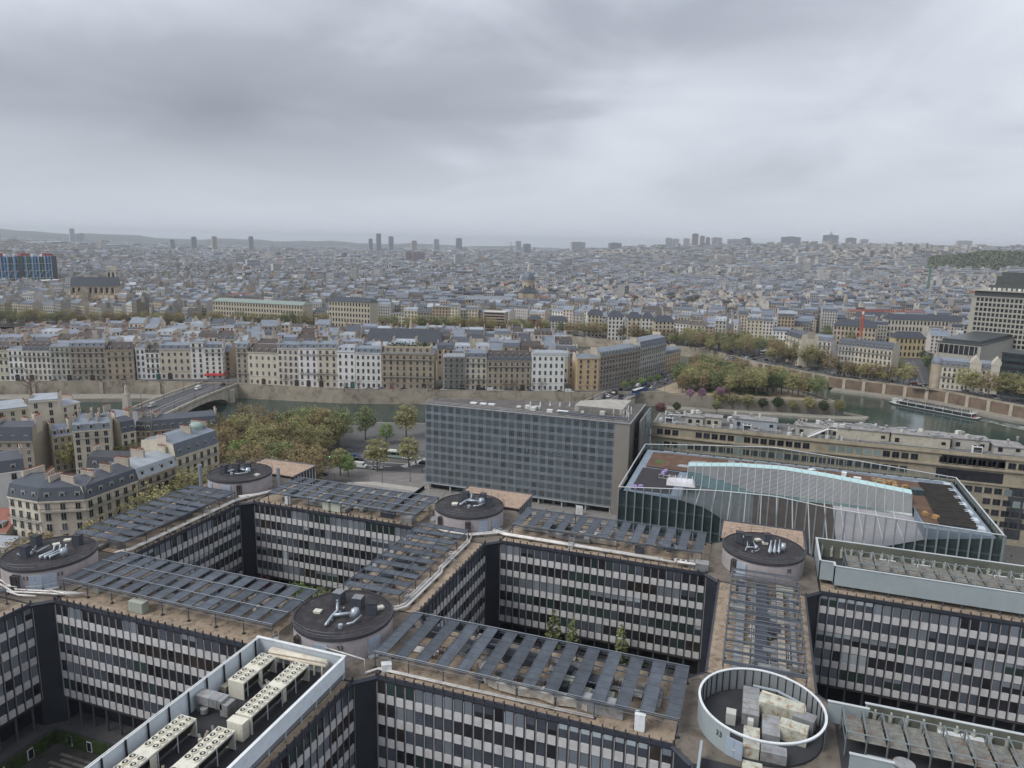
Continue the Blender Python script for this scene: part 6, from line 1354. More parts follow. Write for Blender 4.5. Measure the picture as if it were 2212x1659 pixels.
bld('small zinc roofed house in front of the bridge', 170,918, 217,914, 10, 13, 5, 3, 'cream', 'gable', 'zinc', rails=.1, chim=3)
bld('rear house with curved dark roof beside the cream balcony house', 262,936, 293,930, 10, 14, 5, 2, 'cream', 'mansard', 'slate', rise=5)
bld('grey roofed house between balcony house and street trees', 112,944, 156,938, 10, 14, 5, 3, 'tan', 'gable', 'zinc')
# ================================================================== the town: island interior, right bank, far districts
TW = ['white','cream','pale','tan','grey','pink','stone']; TWP = [3,5,5,2.2,2,1.5,1.2]
ADJ = dict(white='white', cream='cream', pale='pale', tan='tan', grey='grey', pink='pinkish', stone='brown')
USED = set(); NUMW = ['','one','two','three','four','five','six','seven','eight','nine','ten']
RADJ = dict(zinc='zinc grey', slate='dark slate', brown='brown tiled', light='pale zinc', red='red tiled', dark='black')
def small_house(cx, cy, rz, w, d, h, where, nf=None, roof=None):
    ca, sa = math.cos(rz), math.sin(rz); P0 = (cx-ca*w/2+sa*d/2, cy-sa*w/2-ca*d/2); P1 = (P0[0]+ca*w, P0[1]+sa*w)
    fl = nf or max(3, int(round(h/3.3)))
    for _ in range(40):
        wc = random.choices(TW, TWP)[0]; rf = roof or random.choices(['mansard','gable','low','double','flat'], [5,2.2,2,.9,.6])[0]
        rc = random.choices(['zinc','slate','brown','light'], [6,1.7,2.2,2] if 'island' in where else [6,2,1,2.2])[0]
        if rf == 'double' and rc == 'zinc': rc = 'brown'
        nch = random.choice([1,2,2,3])
        lb = '%s%s %s storey house, %s %s roof, %s %s' % ('narrow ' if w < 10.5 else 'broad ' if w > 14 else '', ADJ[wc], NUMW[fl], RADJ[rc], {'mansard':'mansard','gable':'gabled','low':'low','double':'tiered','flat':'flat'}[rf], ['no stack','one stack','twin stacks','three stacks'][nch], where)
        if lb not in USED: break
    USED.add(lb)
    return house(lb, P0, P1, d, h, fl, max(2, int(w/3.0)), wc, rf, rc, group=lb, detail=False, chim=nch)
tv = (.943,.331); nv = (-.331,.943); O_ = (-182.,264.)
def isl(s, v): return O_[0]+tv[0]*s+nv[0]*v, O_[1]+tv[1]*s+nv[1]*v
def px(x, y, z):
    v = np.array([x,y,z])-CAM; k = v@_d; return (512+FPX*(v@CR)/k)/SPX, (384-FPX*(v@CU)/k)/SPX
church_c = U(872, 738, 18.0)
def church_hit(x, y): 
    dx, dy = x-church_c[0]-nv[0]*8, y-church_c[1]-nv[1]*8; return abs(dx*tv[0]+dy*tv[1]) < 34 and -27 < dx*nv[0]+dy*nv[1] < 15
rows = [(31,11,'behind the quay row'),(47,11,'in the second island row'),(66,12,'along the island street'),(83,12,'across the island street'),(101,12,'in the fifth island row'),(119,11,'in the sixth island row'),(138,12,'near the far island quay'),(155,11,'on the far island quay')]
for v0, d, where in rows:
    s = -190+random.uniform(0,8); nxt = -1e9
    while s < 215:
        w = random.uniform(8.5,15.5)
        if random.random() < .07: s += 7
        vv = v0+random.uniform(-2.5,2.5); x, y = isl(s+w/2, vv)
        X, _ = px(x, y, 15)
        bd = (B0[0]-20)+(y-344)*.42                                     # keep clear of the boulevard block
        street = abs((s-(-12))) < 7 or abs(s-142) < 4.5 or abs(s-213) < 4
        if -70 < X < 1440 and x < bd-4 and not street and not church_hit(x, y):
            small_house(x, y, math.atan2(tv[1],tv[0])+random.choice([0,math.pi])+random.uniform(-.05,.05), w-.05, d+random.uniform(-1,2), random.uniform(13.5,21.5), where)
        s += w
# ------------------------------------------------------------------ generic district generator (right bank)
from math import hypot
RBx = np.array([p[0] for p in RB[::-1]]); RBy = np.array([p[1] for p in RB[::-1]])
FREE = []   # (x,y,r) circles and corridor segments kept free
CORR = [((118,548),(300,930),17,), ((226,434),(252,720),13)]
def corridor(px_, py_, a, b):
    a = np.array(a); b = np.array(b); d_ = b-a; t = np.clip(((px_-a[0])*d_[0]+(py_-a[1])*d_[1])/(d_@d_), 0, 1)
    return np.hypot(px_-a[0]-t*d_[0], py_-a[1]-t*d_[1])
def gen_city(r0, r1, cell, lot, rowp, hm, seed):
    rg = np.random.default_rng(seed); out = []
    azs = np.radians([-57, 19]); 
    ncx = int(2*r1/cell)+3
    cs = []
    for i in range(-ncx, ncx):
        for j in range(-2, ncx):
            x = CAM[0]+(i+rg.uniform(.1,.9))*cell; y = CAM[1]+(j+rg.uniform(.1,.9))*cell
            cs.append((x, y, rg.choice([.2,.35,.5,-.1,.8,1.1,-.35,.1])+rg.uniform(-.12,.12)))
    cs = np.array(cs); az = np.arctan2(cs[:,0]-CAM[0], cs[:,1]-CAM[1]); r = np.hypot(cs[:,0]-CAM[0], cs[:,1]-CAM[1])
    keep = (r > r0-cell*1.5) & (r < r1+cell*1.5) & (az > azs[0]-cell*1.4/np.maximum(r,300)) & (az < azs[1]+cell*1.4/np.maximum(r,300))
    sel = cs[keep]
    for (cx, cy, a) in sel:
        pts = []
        v = -cell
        while v < cell:
            dd = rg.uniform(.85,1.15)*rowp*.56
            s = -cell+rg.uniform(0,lot)
            while s < cell:
                w = lot*rg.uniform(.7,1.35)
                if rg.random() < .09: s += lot*.65
                pts.append((s+w/2, v+rg.uniform(-.05,.05)*rowp, w, dd*rg.uniform(.85,1.15))); s += w
            v += rowp*(.78 if rg.random() < .5 else 1.2)
        p = np.array(pts); ca, sa = math.cos(a), math.sin(a)
        X = cx+p[:,0]*ca-p[:,1]*sa; Y = cy+p[:,0]*sa+p[:,1]*ca
        near = cs[np.hypot(cs[:,0]-cx, cs[:,1]-cy) < cell*3]
        D = np.hypot(X[:,None]-near[:,0], Y[:,None]-near[:,1]); me = np.hypot(near[:,0]-cx, near[:,1]-cy).argmin()
        ok = D.argmin(1) == me
        rr = np.hypot(X-CAM[0], Y-CAM[1]); aa = np.arctan2(X-CAM[0], Y-CAM[1])
        ok &= (rr >= r0) & (rr < r1) & (aa > azs[0]) & (aa < azs[1])
        H = hm*(.72+.5*rg.random(len(p)))*np.where(rg.random(len(p)) < .08, .6, 1)
        for k in np.nonzero(ok)[0]: out.append((X[k], Y[k], a+(math.pi if rg.random() < .5 else 0), p[k,2]*.995, p[k,3], H[k]))
    o = np.array(out)
    yl = np.interp(o[:,0], RBx, RBy)
    ok = (o[:,1] > yl+34)
    for a, b, wd in CORR: ok &= corridor(o[:,0], o[:,1], a, b) > wd+o[:,4]*.5
    for (x, y, rad) in FREE: ok &= np.hypot(o[:,0]-x, o[:,1]-y) > rad
    ok &= ~((o[:,0] > 100) & (o[:,1] < 640) & (o[:,0] < 420))
    return o[ok]
# ================================================================== landmarks and larger single buildings
slate_r = mat('roof_slate', (.042,.05,.066), .6, var=.2, scale=.3)
lime = mat('limestone', (.42,.355,.27), .9, var=.2, scale=.2, dirt=(.28,.235,.175), dscale=.15)
lime2 = mat('limestone_pale', (.52,.48,.40), .9, var=.12, scale=.2)
def free(x, y, r): FREE.append((x, y, r))
def gable_roof(m, x0, y0, x1, y1, z, rise, mi=0, hip=0.0, axis='x'):
    if axis == 'x':
        ym = (y0+y1)/2; a, b = x0+hip, x1-hip
        m.quad((x0,y0,z),(x1,y0,z),(b,ym,z+rise),(a,ym,z+rise),mi); m.quad((x1,y1,z),(x0,y1,z),(a,ym,z+rise),(b,ym,z+rise),mi)
        m.poly([(x1,y0,z),(x1,y1,z),(b,ym,z+rise)],mi); m.poly([(x0,y1,z),(x0,y0,z),(a,ym,z+rise)],mi)
    else:
        xm = (x0+x1)/2; a, b = y0+hip, y1-hip
        m.quad((x1,y0,z),(x1,y1,z),(xm,b,z+rise),(xm,a,z+rise),mi); m.quad((x0,y1,z),(x0,y0,z),(xm,a,z+rise),(xm,b,z+rise),mi)
        m.poly([(x0,y0,z),(x1,y0,z),(xm,a,z+rise)],mi); m.poly([(x1,y1,z),(x0,y1,z),(xm,b,z+rise)],mi)
    return m
lancet = lambda w, h: (lambda m: m._add([(-w/2,-.05,0),(w/2,-.05,0)]+[(w/2*math.cos(a),-.05,h-w/2+w/2*math.sin(a)*1.3) for a in np.linspace(0,math.pi,9)], [tuple(range(11))]))(MB()).mesh('window', wg[0])
# island church with long slate roof
cx, cy = church_c; rz = math.atan2(tv[1], tv[0])
t = thing('church', 'island church with very long dark slate roof and arched clerestory', 'church', (cx, cy, 0), rz)
ob('nave_wall', MB().box(-27,0,0,27,15,18).mesh('nave_wall', lime2), t)
ob('roof', gable_roof(MB(), -28,-.8,28,15.8,18,8.5,hip=3).mesh('roof', slate_r), t)
ob('aisle', MB().box(-26,-7,0,20,0,11).quad((-26,-7.3,11),(20,-7.3,11),(20,0,13.5),(-26,0,13.5)).mesh('aisle', lime2), t)
for k in range(8): ob('window', lancet(1.8,2.8), t, (-23+k*6.4, 0, 14.6))
sp = thing('church_spire', 'slim openwork stone spire beside the island church', 'spire', (cx-tv[0]*-2+nv[0]*26, cy+nv[1]*26, 0))
ob('spire_shaft', MB().cyl(0,0,0,24,1.8,8).cyl(0,0,24,34,1.5,8,r1=.1).mesh('spire_shaft', lime), sp)
# gothic parish church on the right bank (dark nave roof, buttressed choir, square tower)
g0 = U(150, 640, 20); g1 = U(258, 640, 20)
def gothic():
    a = np.array(U(152, 618, 27)); b = np.array(U(256, 618, 27)); L = float(np.hypot(*(b-a))); rz = math.atan2(b[1]-a[1], b[0]-a[0]); free(*((a+b)/2), 46); free(*((a+b)/2*.95+CAM[:2]*.05), 48); free(*((a+b)/2*.90+CAM[:2]*.10), 40)
    t = thing('church', 'large gothic church with steep slate nave roof and buttressed choir', 'church', (a[0], a[1], 0), rz)
    ob('nave_wall', MB().box(0,0,0,L,14,27).mesh('nave_wall', lime), t)
    ob('roof', gable_roof(MB(), -.5,-.8,L+.5,14.8,27,11,hip=.8).mesh('roof', slate_r), t)
    ob('aisle', MB().box(0,-9,0,L-4,0,12).quad((0,-9.3,12),(L-4,-9.3,12),(L-4,0,16),(0,0,16)).mesh('aisle', lime), t)
    n = int(L/6.5)
    for k in range(n+1):
        ob('buttress', MB().box(-.5,-11,0,.5,-8.5,17).bar((0,-9.5,16.5),(0,-.2,23),.9).mesh('buttress', lime), t, (k*(L-4)/n, 0, 0))
        if k < n: ob('window', lancet(2.6,6.5), t, ((k+.5)*(L-4)/n, 0, 18.5)); ob('window', lancet(2.6,6), t, ((k+.5)*(L-4)/n, -9.0, 3.5))
    ob('choir', (lambda m: m.cyl(L+2,7,0,16,11,10).cyl(L+2,7,16,22,11.5,10,r1=2))(MB()).mesh('choir', lime), t)
    ob('transept', gable_roof(MB().box(L*.2,-12,0,L*.38,0,20), L*.2,-12.3,L*.38,0,20,7,axis='y').mesh('transept', lime), t)
    zt_ = topz(236, 576, a[0]+L*.8*math.cos(rz)-20*math.sin(rz), a[1]+L*.8*math.sin(rz)+20*math.cos(rz))
    tw = ob('tower', MB().box(L*.72,14.5,0,L*.92,25,zt_-3).box(L*.70,14,zt_-4.5,L*.94,25.5,zt_-3.5).box(L*.72,14.5,zt_-3,L*.92,25,zt_).mesh('tower', lime2), t)
    for k in range(2): ob('belfry_window', lancet(2.2,9), tw, (L*(.77+.09*k), 14.45, zt_-16)); ob('belfry_window', lancet(2.2,9), tw, (L*.92+.05, 17.5+k*5, zt_-16), math.pi/2)
gothic()
# domed baroque church
def domed():
    x, y = U(1141, 640, 22); free(x, y, 26)
    rz = math.atan2(CAM[0]-x, -(CAM[1]-y))
    t = thing('church', 'baroque church with tall drum, slate dome and lantern', 'church', (x, y, 0), rz)
    z0 = topz(1141, 632, x, y)
    ob('apse_wall', MB().prism([(-13,-6),(-7,-12),(7,-12),(13,-6),(13,30),(-13,30)], 0, z0).mesh('apse_wall', lime), t)
    ob('choir_roof', (lambda m: m.prism([(-13.5,-6),(-7,-12.5),(7,-12.5),(13.5,-6),(13.5,4),(-13.5,4)], z0, z0+.6) and m.poly([(-13.5,-6,z0+.6),(-7,-12.5,z0+.6),(0,2,z0+9)]) and m.poly([(-7,-12.5,z0+.6),(7,-12.5,z0+.6),(0,2,z0+9)]) and m.poly([(7,-12.5,z0+.6),(13.5,-6,z0+.6),(0,2,z0+9)]) and m.poly([(13.5,-6,z0+.6),(13.5,4,z0+.6),(0,2,z0+9)]) and m.poly([(-13.5,4,z0+.6),(-13.5,-6,z0+.6),(0,2,z0+9)]))(MB()).mesh('choir_roof', slate_r), t)
    ob('nave_roof', gable_roof(MB(), -12,4,12,44,z0,10,axis='y').mesh('nave_roof', slate_r), t)
    zd = topz(1141, 605, x, y); zl = topz(1141, 586, x, y)
    ob('drum', MB().cyl(0,8,z0,zd,8.4,12).ring(0,8,zd-.8,zd,8,9.2,24).mesh('drum', lime), t)
    for k in range(8): a = k*math.pi/4+.2; ob('drum_window', lancet(2.2,6), t, (8.35*math.cos(a), 8+8.35*math.sin(a), z0+3), a+math.pi/2)
    m = MB(); H = (zl-zd)*1.0
    for a, b in zip(np.linspace(0,1.45,9)[:-1], np.linspace(0,1.45,9)[1:]): m.cyl(0,8,zd+H*math.sin(a),zd+H*math.sin(b),8.3*math.cos(a),24,r1=8.3*math.cos(b),cap=False)
    ob('dome', m.mesh('dome', mat('dome_slate', (.13,.15,.18), .5, var=.15), True), t)
    ob('lantern', MB().cyl(0,8,zd+H*.97,zd+H+6,1.9,8).cyl(0,8,zd+H+6,zd+H+9,2.1,8,r1=.2).cyl(0,8,zd+H+9,zd+H+12,.15,4).mesh('lantern', lime2), t)
    for k, (wx, wz) in enumerate(((-9,3),(-3.2,3),(3.2,3),(9,3),(-3.2,11),(3.2,11))): ob('window', lancet(2.4,5.5), t, (wx, -12.02 if abs(wx) < 7 else -9.5, wz), 0 if abs(wx) < 7 else (.6 if wx > 0 else -.6))
domed()
# museum of coloured ducts at the left edge
def ducts():
    q0, q1 = ray(-75, 570), ray(122, 570); a = CAM[:2]+q0[:2]/np.hypot(*q0[:2])*1500; b = CAM[:2]+q1[:2]/np.hypot(*q1[:2])*1560; L = float(np.hypot(*(b-a))); rz = math.atan2(b[1]-a[1], b[0]-a[0]); free(*((a+b)/2), 110); free(*((a+b)/2*.93+CAM[:2]*.07), 95); free(*((a+b)/2*.87+CAM[:2]*.13), 80)
    ztop = topz(60, 551, *((a+b)/2))
    t = thing('duct_museum', 'big museum hung with blue ducts, white frames and red roof boxes', 'building', (a[0], a[1], 0), rz)
    ob('body', MB().box(0,3,0,L,50,ztop-3).mesh('body', mat('duct_body', (.05,.06,.075), .4, var=.3)), t)
    blue = mat('duct_blue', (.09,.30,.58), .5, var=.15); red = mat('duct_red', (.36,.035,.03), .5); grn = mat('duct_green', (.03,.16,.07), .6); wh = mat('duct_white', (.62,.64,.66), .5)
    n = 26
    for k in range(n):
        x = (k+.5)*L/n; mm = blue if k % 9 not in (3, 8) else (grn if k % 2 else mat('duct_dark', (.1,.12,.12), .5))
        ob('riser_duct', MB().cyl(0,0,6,ztop-(1 if k % 3 else 4),1.25,8).mesh('riser_duct', mm), t, (x, .2, 0))
    for k in range(6): ob('floor_beam', MB().box(0,-1.6,8+k*6.2,L,-1.2,8.6+k*6.2).mesh('floor_beam', wh if k % 2 else blue), t)
    for k in range(14): ob('mast', MB().box(-.3,-2.2,0,.3,-1.5,ztop-1).bar((-L/14,-1.8,8),(0,-1.8,20),.4).bar((-L/14,-1.8,20),(0,-1.8,32),.4).mesh('mast', wh), t, ((k+1)*L/14, 0, 0))
    for k, x in enumerate((.36,.66,.93)): ob('roof_box', MB().box(-7,4,ztop-4,7,12,ztop+2.5).mesh('roof_box', red), t, (x*L, 0, 0))
    for k in range(9): ob('roof_stack', MB().box(-3,14,ztop-3,3,20,ztop+1.5).mesh('roof_stack', wh), t, ((k+.6)*L/9.5, 0, 0))
    for k, x in enumerate((.58,.97)): ob('corner_tower', MB().box(-4,-2.5,0,4,4,ztop-2).mesh('corner_tower', mat('duct_tower', (.035,.045,.04), .5)), t, (x*L, 0, 0))
ducts()
# stepped white modern block before it, long copper roof, red tile roofs
def slab(name, label, p0, p1, ztop, d, mw, mroof, floors, bands=True, cat='building', roof=None, rise=5, cols=None):
    a, b = np.array(p0), np.array(p1); L = float(np.hypot(*(b-a))); rz = math.atan2(b[1]-a[1], b[0]-a[0])
    mid = (a+b)/2+np.array([-math.sin(rz), math.cos(rz)])*d/2
    for k in np.linspace(0,1,max(2,int(L/25))): free(*(a+(b-a)*k+np.array([-math.sin(rz), math.cos(rz)])*d/2), d*.62+8)
    t = thing(name, label, cat, (a[0], a[1], 0), rz)
    ob('wall', MB().box(0,0,0,L,d,ztop).mesh('wall', mw), t)
    if roof: ob('roof', gable_roof(MB(), -.6,-.6,L+.6,d+.6,ztop,rise,hip=rise*.7).mesh('roof', mroof), t)
    else: ob('roof', MB().box(-.4,-.4,ztop,L+.4,d+.4,ztop+.7).mesh('roof', mroof), t)
    fh = ztop/floors; n = cols or max(3, int(L/3.2))
    if bands:
        for f in range(floors):
            ob('window_band', MB().box(.8,-.06,f*fh+fh*.35,L-.8,-.01,f*fh+fh*.82).mesh('window_band', wg[0]), t)
    else:
        ww, wh = min(1.5, L/n*.5), fh*.6
        wm_ = MB().box(-ww/2,-.06,0,ww/2,-.01,wh).mesh('window', wg[0])
        if n*floors <= 300:
            for f in range(floors):
                for k in range(n): ob('window', wm_, t, ((k+.5)*L/n, 0, f*fh+fh*.22))
        else:
            m = MB()
            for f in range(floors):
                for k in range(n): x = (k+.5)*L/n; m.box(x-ww/2,-.06,f*fh+fh*.22,x+ww/2,-.01,f*fh+fh*.82)
            ob('window', m.mesh('window', wg[0]), t, kind='stuff')
    return t
white_c = mat('concrete_white', (.55,.54,.50), .8, var=.1); cream_c = mat('concrete_cream', (.46,.41,.32), .85, var=.12)
slab('office_block', 'low white stepped office block in front of the duct museum', U(45,640,0), U(143,632,0), 20, 20, white_c, white_c, 5)
slab('archive_building', 'long cream building under a pale green copper roof behind the quay trees', U(462,700,0), U(655,712,0), topz(560,655,*U(560,706,0)), 18, cream_c, mat('copper', (.23,.29,.26), .7, var=.12), 5, False, roof=True, rise=3)
slab('hall_building', 'long low building with bright red tiled roof', U(438,678,0), U(548,680,0), topz(490,641,*U(490,679,0)), 14, cream_c, mat('tile_red', (.27,.075,.05), .8, var=.2), 4, False, roof=True, rise=4)
slab('school_building', 'long tan school building with even window rows behind the quay trees', U(712,718,0), U(800,724,0), topz(760,652,*U(760,721,0)), 15, cream_c, slate_r, 6, False, roof=True, rise=4)
slab('lycee_building', 'wide brown stone school with grey roof near the domed church', U(1005,692,0), U(1108,694,0), topz(1060,648,*U(1060,693,0)), 16, lime, mat('roof_zinc_big', (.20,.22,.25), .5, var=.12), 5, False, roof=True, rise=4)
slab('modern_block', 'tan modern apartment block with dark balcony bands near the quay', U(1044,716,0), U(1090,718,0), topz(1066,675,*U(1066,717,0)), 14, mat('brick_tan', (.36,.28,.22), .85), white_c, 7)
slab('brick_house', 'red brick house with dark mansard beside white neighbours on the quay', U(1140,716,0), U(1166,717,0), topz(1152,690,*U(1152,716,0)), 13, mat('brick_red', (.24,.105,.075), .85, var=.15), slate_r, 5, False, roof=True, rise=4)
slab('quay_house', 'white house with slate mansard and even windows on the far quay', U(1184,720,0), U(1225,721,0), topz(1205,692,*U(1205,720,0)), 13, white_c, slate_r, 5, False, roof=True, rise=4)
for k, (x0, x1, yb, yt, lb) in enumerate([(1268,1300,728,680,'cream apartment house with curved corner on the far quay'), (1312,1344,735,684,'pale tall apartment house with mansard between the quay trees'), (1353,1382,737,686,'second pale tall apartment house beside the dark gap'), (1384,1408,738,687,'white narrow apartment house behind the quay trees'), (1412,1454,742,694,'low white apartment house with grey roof behind the plane trees')]):
    slab('quay_house', lb, U(x0,yb,0), U(x1,yb+1,0), topz((x0+x1)/2, yt, *U((x0+x1)/2, yb, 0)), 14, [cream_c, white_c][k % 2], slate_r, 6, False, roof=True, rise=5)
# right bank beyond the garden
A1 = [(146,497),(176,482)]
def rbh(label, x0, yc0, x1, yc1, h, fl, co, wc, rc, d=14, **kw):
    a, b = U(x0,yc0,h), U(x1,yc1,h); free((a[0]+b[0])/2, (a[1]+b[1])/2, 24); return house(label, a, b, d, h, fl, co, wc, 'mansard', rc, name='quay_apartment', rise=4, stone=True, balc=[2,fl-1], **kw)
rbh('cream corner apartment house with slate mansard left of the yellow gable', 1698,723, 1730,733, 21, 6, 4, 'cream', 'slate')
rbh('cream apartment house with bright zinc mansard beside the big trees', 1730,733, 1796,739, 20, 6, 7, 'pale', 'zinc')
rbh('grey fronted apartment house with blue slate mansard on the far right quay', 1812,745, 1848,748, 22, 6, 5, 'grey', 'slate')
rbh('wide cream apartment house with dark mansard on the far right quay', 1848,748, 1928,757, 22, 6, 9, 'cream', 'slate')
slab('barracks', 'long barracks with dark slate mansard and arched dormers behind the crane', U(1797,745,0), U(1888,752,0), topz(1840,705,*U(1840,748,0)), 16, lime, slate_r, 4, False, roof=True, rise=6)
slab('barracks', 'long pale barracks with many dormers stretching toward the office tower', U(1912,742,0), U(2090,748,0), topz(2000,692,*U(2000,745,0)), 14, lime2, slate_r, 4, False, roof=True, rise=5)
slab('barracks', 'yellowish barracks wing with slate roof at the end of the tree lined street', U(1930,772,0), U(1995,774,0), topz(1960,730,*U(1960,773,0)), 12, mat('lime_yellow', (.46,.38,.22), .9, var=.12), slate_r, 3, False, roof=True, rise=5)
slab('barracks', 'pale end pavilion with steep slate mansard near the orange crane', U(1872,720,0), U(1916,716,0), topz(1890,685,*U(1890,718,0)), 20, lime2, slate_r, 4, False, roof=True, rise=8)
# tall office tower and its wings
def tower():
    a = np.array(U(2094, 690, 38)); b = np.array(U(2262, 703, 38)); L = float(np.hypot(*(b-a))); rz = math.atan2(b[1]-a[1], b[0]-a[0])
    base = a; zt = topz(2096, 640, *a); free(*((a+b)/2), 45); free(*a, 30)
    t = thing('office_tower', 'tall pale office tower with a grid of deep square windows', 'tower', (a[0], a[1], 0), rz)
    conc = mat('tower_concrete', (.37,.36,.31), .85, var=.08)
    D = 22
    ob('wall', MB().box(0,.5,0,L,D,zt).mesh('wall', mat('tower_dark', (.03,.033,.036), .4, var=.2)), t)
    ob('end_wall', MB().box(-.3,0,0,2.6,D+.2,zt).mesh('end_wall', conc), t)
    nc, nf = 17, 15; cw = (L-2.6)/nc; fh = zt/nf
    wmsh = MB().box(-cw*.34,0,0,cw*.34,.3,fh*.66).box(-cw*.03,-.05,0,cw*.03,0,fh*.66).mesh('window', wg[0])
    for f in range(nf+1): ob('floor_band', MB().box(2.6,-.1,f*fh-fh*.16,L,.49,f*fh+fh*.16).mesh('floor_band', conc), t)
    for k in range(nc+1): ob('pier', MB().box(-cw*.15,-.12,0,cw*.15,.48,zt).mesh('pier', conc), t, (2.6+k*cw, 0, 0))
    for f in range(nf):
        for k in range(nc): ob('window', wmsh, t, (2.6+(k+.5)*cw, .3, f*fh+fh*.17))
    ob('roof_storey', MB().box(1,1,zt+.5,L,D-1,zt+4.5).mesh('roof_storey', mat('tower_attic', (.045,.05,.052), .5)), t)
    ob('roof_edge', MB().box(-.6,-.6,zt,L+.6,D+.6,zt+.6).box(-.6,-.6,zt+4.5,L+.6,D+.6,zt+5.4).mesh('roof_edge', conc), t)
    ob('upper_storey', MB().box(9,3,zt+5.4,L,D-3,zt+9).box(13,4,zt+9,L,D-4,zt+16).box(16,4.5,zt+16,L,D-4.5,zt+19).mesh('upper_storey', mat('tower_upper', (.07,.078,.075), .5, var=.2)), t)
    for k in range(10): ob('roof_unit', MB().box(-1,0,0,1,2,1.8).mesh('roof_unit', cab_m), t, (10+k*3.2, 1.5, zt+5.4))
    # lower wing with banded flank
    c = np.array(U(1992, 700, 27)); e = np.array(U(2024, 738, 27)); 
    t2 = thing('office_wing', 'low office wing with dark window bands and dark glass roof beside the tower', 'building', (e[0], e[1], 0), math.atan2(a[1]-e[1], a[0]-e[0])*0+rz)
    W2 = 27; D2 = float(np.hypot(*(c-e)))*1.0; z2 = 27.0; free(*((c+e)/2), 30)
    ob('wall', MB().box(0,0,0,W2,D2,z2).mesh('wall', conc), t2)
    for f in range(7): ob('window_band', MB().box(-.06,1,2+f*3.4,-.01,D2-1,4+f*3.4).mesh('window_band', wg[0]), t2)
    ob('roof', MB().box(-.5,-.5,z2,W2+.5,D2,z2+.6).box(2,4,z2+.6,W2-2,D2-4,z2+2.6).mesh('roof', mat('roof_dark', (.045,.055,.06), .4, var=.2)), t2)
    ob('louvre_front', MB().box(1,-.2,z2-7,W2-2,-.02,z2-1).mesh('louvre_front', glassmats[0]), t2)
    for k in range(8): ob('louvre_fin', MB().box(0,-.5,z2-7,.4,-.2,z2-1).mesh('louvre_fin', conc), t2, (1.5+k*3.1, 0, 0))
    # linking slab between wing and tower
    t3 = slab('link_block', 'linking block with square windows between the office wing and tower', U(2070,790,0), U(2098,793,0), 32, 14, conc, MATS['roof_dark'], 9, False)
tower()
slab('glass_office', 'dark glass office block beside the ornate hotel', U(2152,852,0), U(2260,868,0), topz(2160,762,*U(2152,852,0)), 20, mat('glass_office', (.03,.045,.05), .2, var=.3, scale=.2), MATS['roof_dark'], 7)
def hotel():
    h = 15.5; a, b = np.array(U(2017,788,h)), np.array(U(2164,800,h)); free(*((a+b)/2), 34)
    L = float(np.hypot(*(b-a)))
    t = house('ornate cream hotel with round corner dome and gabled pavilions by the quay', tuple(a), tuple(b), 15, h, 4, 14, 'cream', 'mansard', 'zinc', 0, .5, name='ornate_hotel', rise=4, stone=True, balc=[2,4], chim=4)
    ob('corner_turret', MB().cyl(0,2,0,h+1,3.4,14).mesh('corner_turret', lime), t, (2,0,0))
    m = MB()
    for p, q in zip(np.linspace(0,1.5,7)[:-1], np.linspace(0,1.5,7)[1:]): m.cyl(0,2,h+1+4.6*math.sin(p),h+1+4.6*math.sin(q),3.7*math.cos(p),14,r1=3.7*math.cos(q),cap=False)
    ob('corner_dome', m.cyl(0,2,h+5.4,h+7.5,.5,6,r1=.1).mesh('corner_dome', mat('dome_zinc', (.17,.20,.235), .5, var=.15), True), t, (2,0,0))
    for x in (L*.62, L*.93): ob('gable_pavilion', gable_roof(MB().box(-3.2,-1,0,3.2,8,h+3), -3.6,-1.2,3.6,8,h+3,5,axis='y').mesh('gable_pavilion', lime2), t, (x,0,0))
hotel()
# bronze column on its square
x, y = U(2001, 648, 0); free(x, y, 40)
t = thing('memorial_column', 'tall green bronze memorial column on a distant square', 'column', (x, y, 0)); zt = topz(2001, 570, x, y)
ob('pedestal', MB().obox(0,0,0,9,9,8).mesh('pedestal', lime2), t); ob('shaft', MB().cyl(0,0,8,zt-5,2.6,12,r1=2.1).cyl(0,0,zt-5,zt-3.5,3.4,12).mesh('shaft', mat('bronze_green', (.10,.19,.15), .6, var=.15)), t)
ob('figure', MB().cyl(0,0,zt-3.5,zt,.7,6,r1=.2).bar((-1.5,0,zt-.5),(1.5,0,zt-1.5),.4).mesh('figure', mat('gilt', (.5,.35,.08), .4)), t)
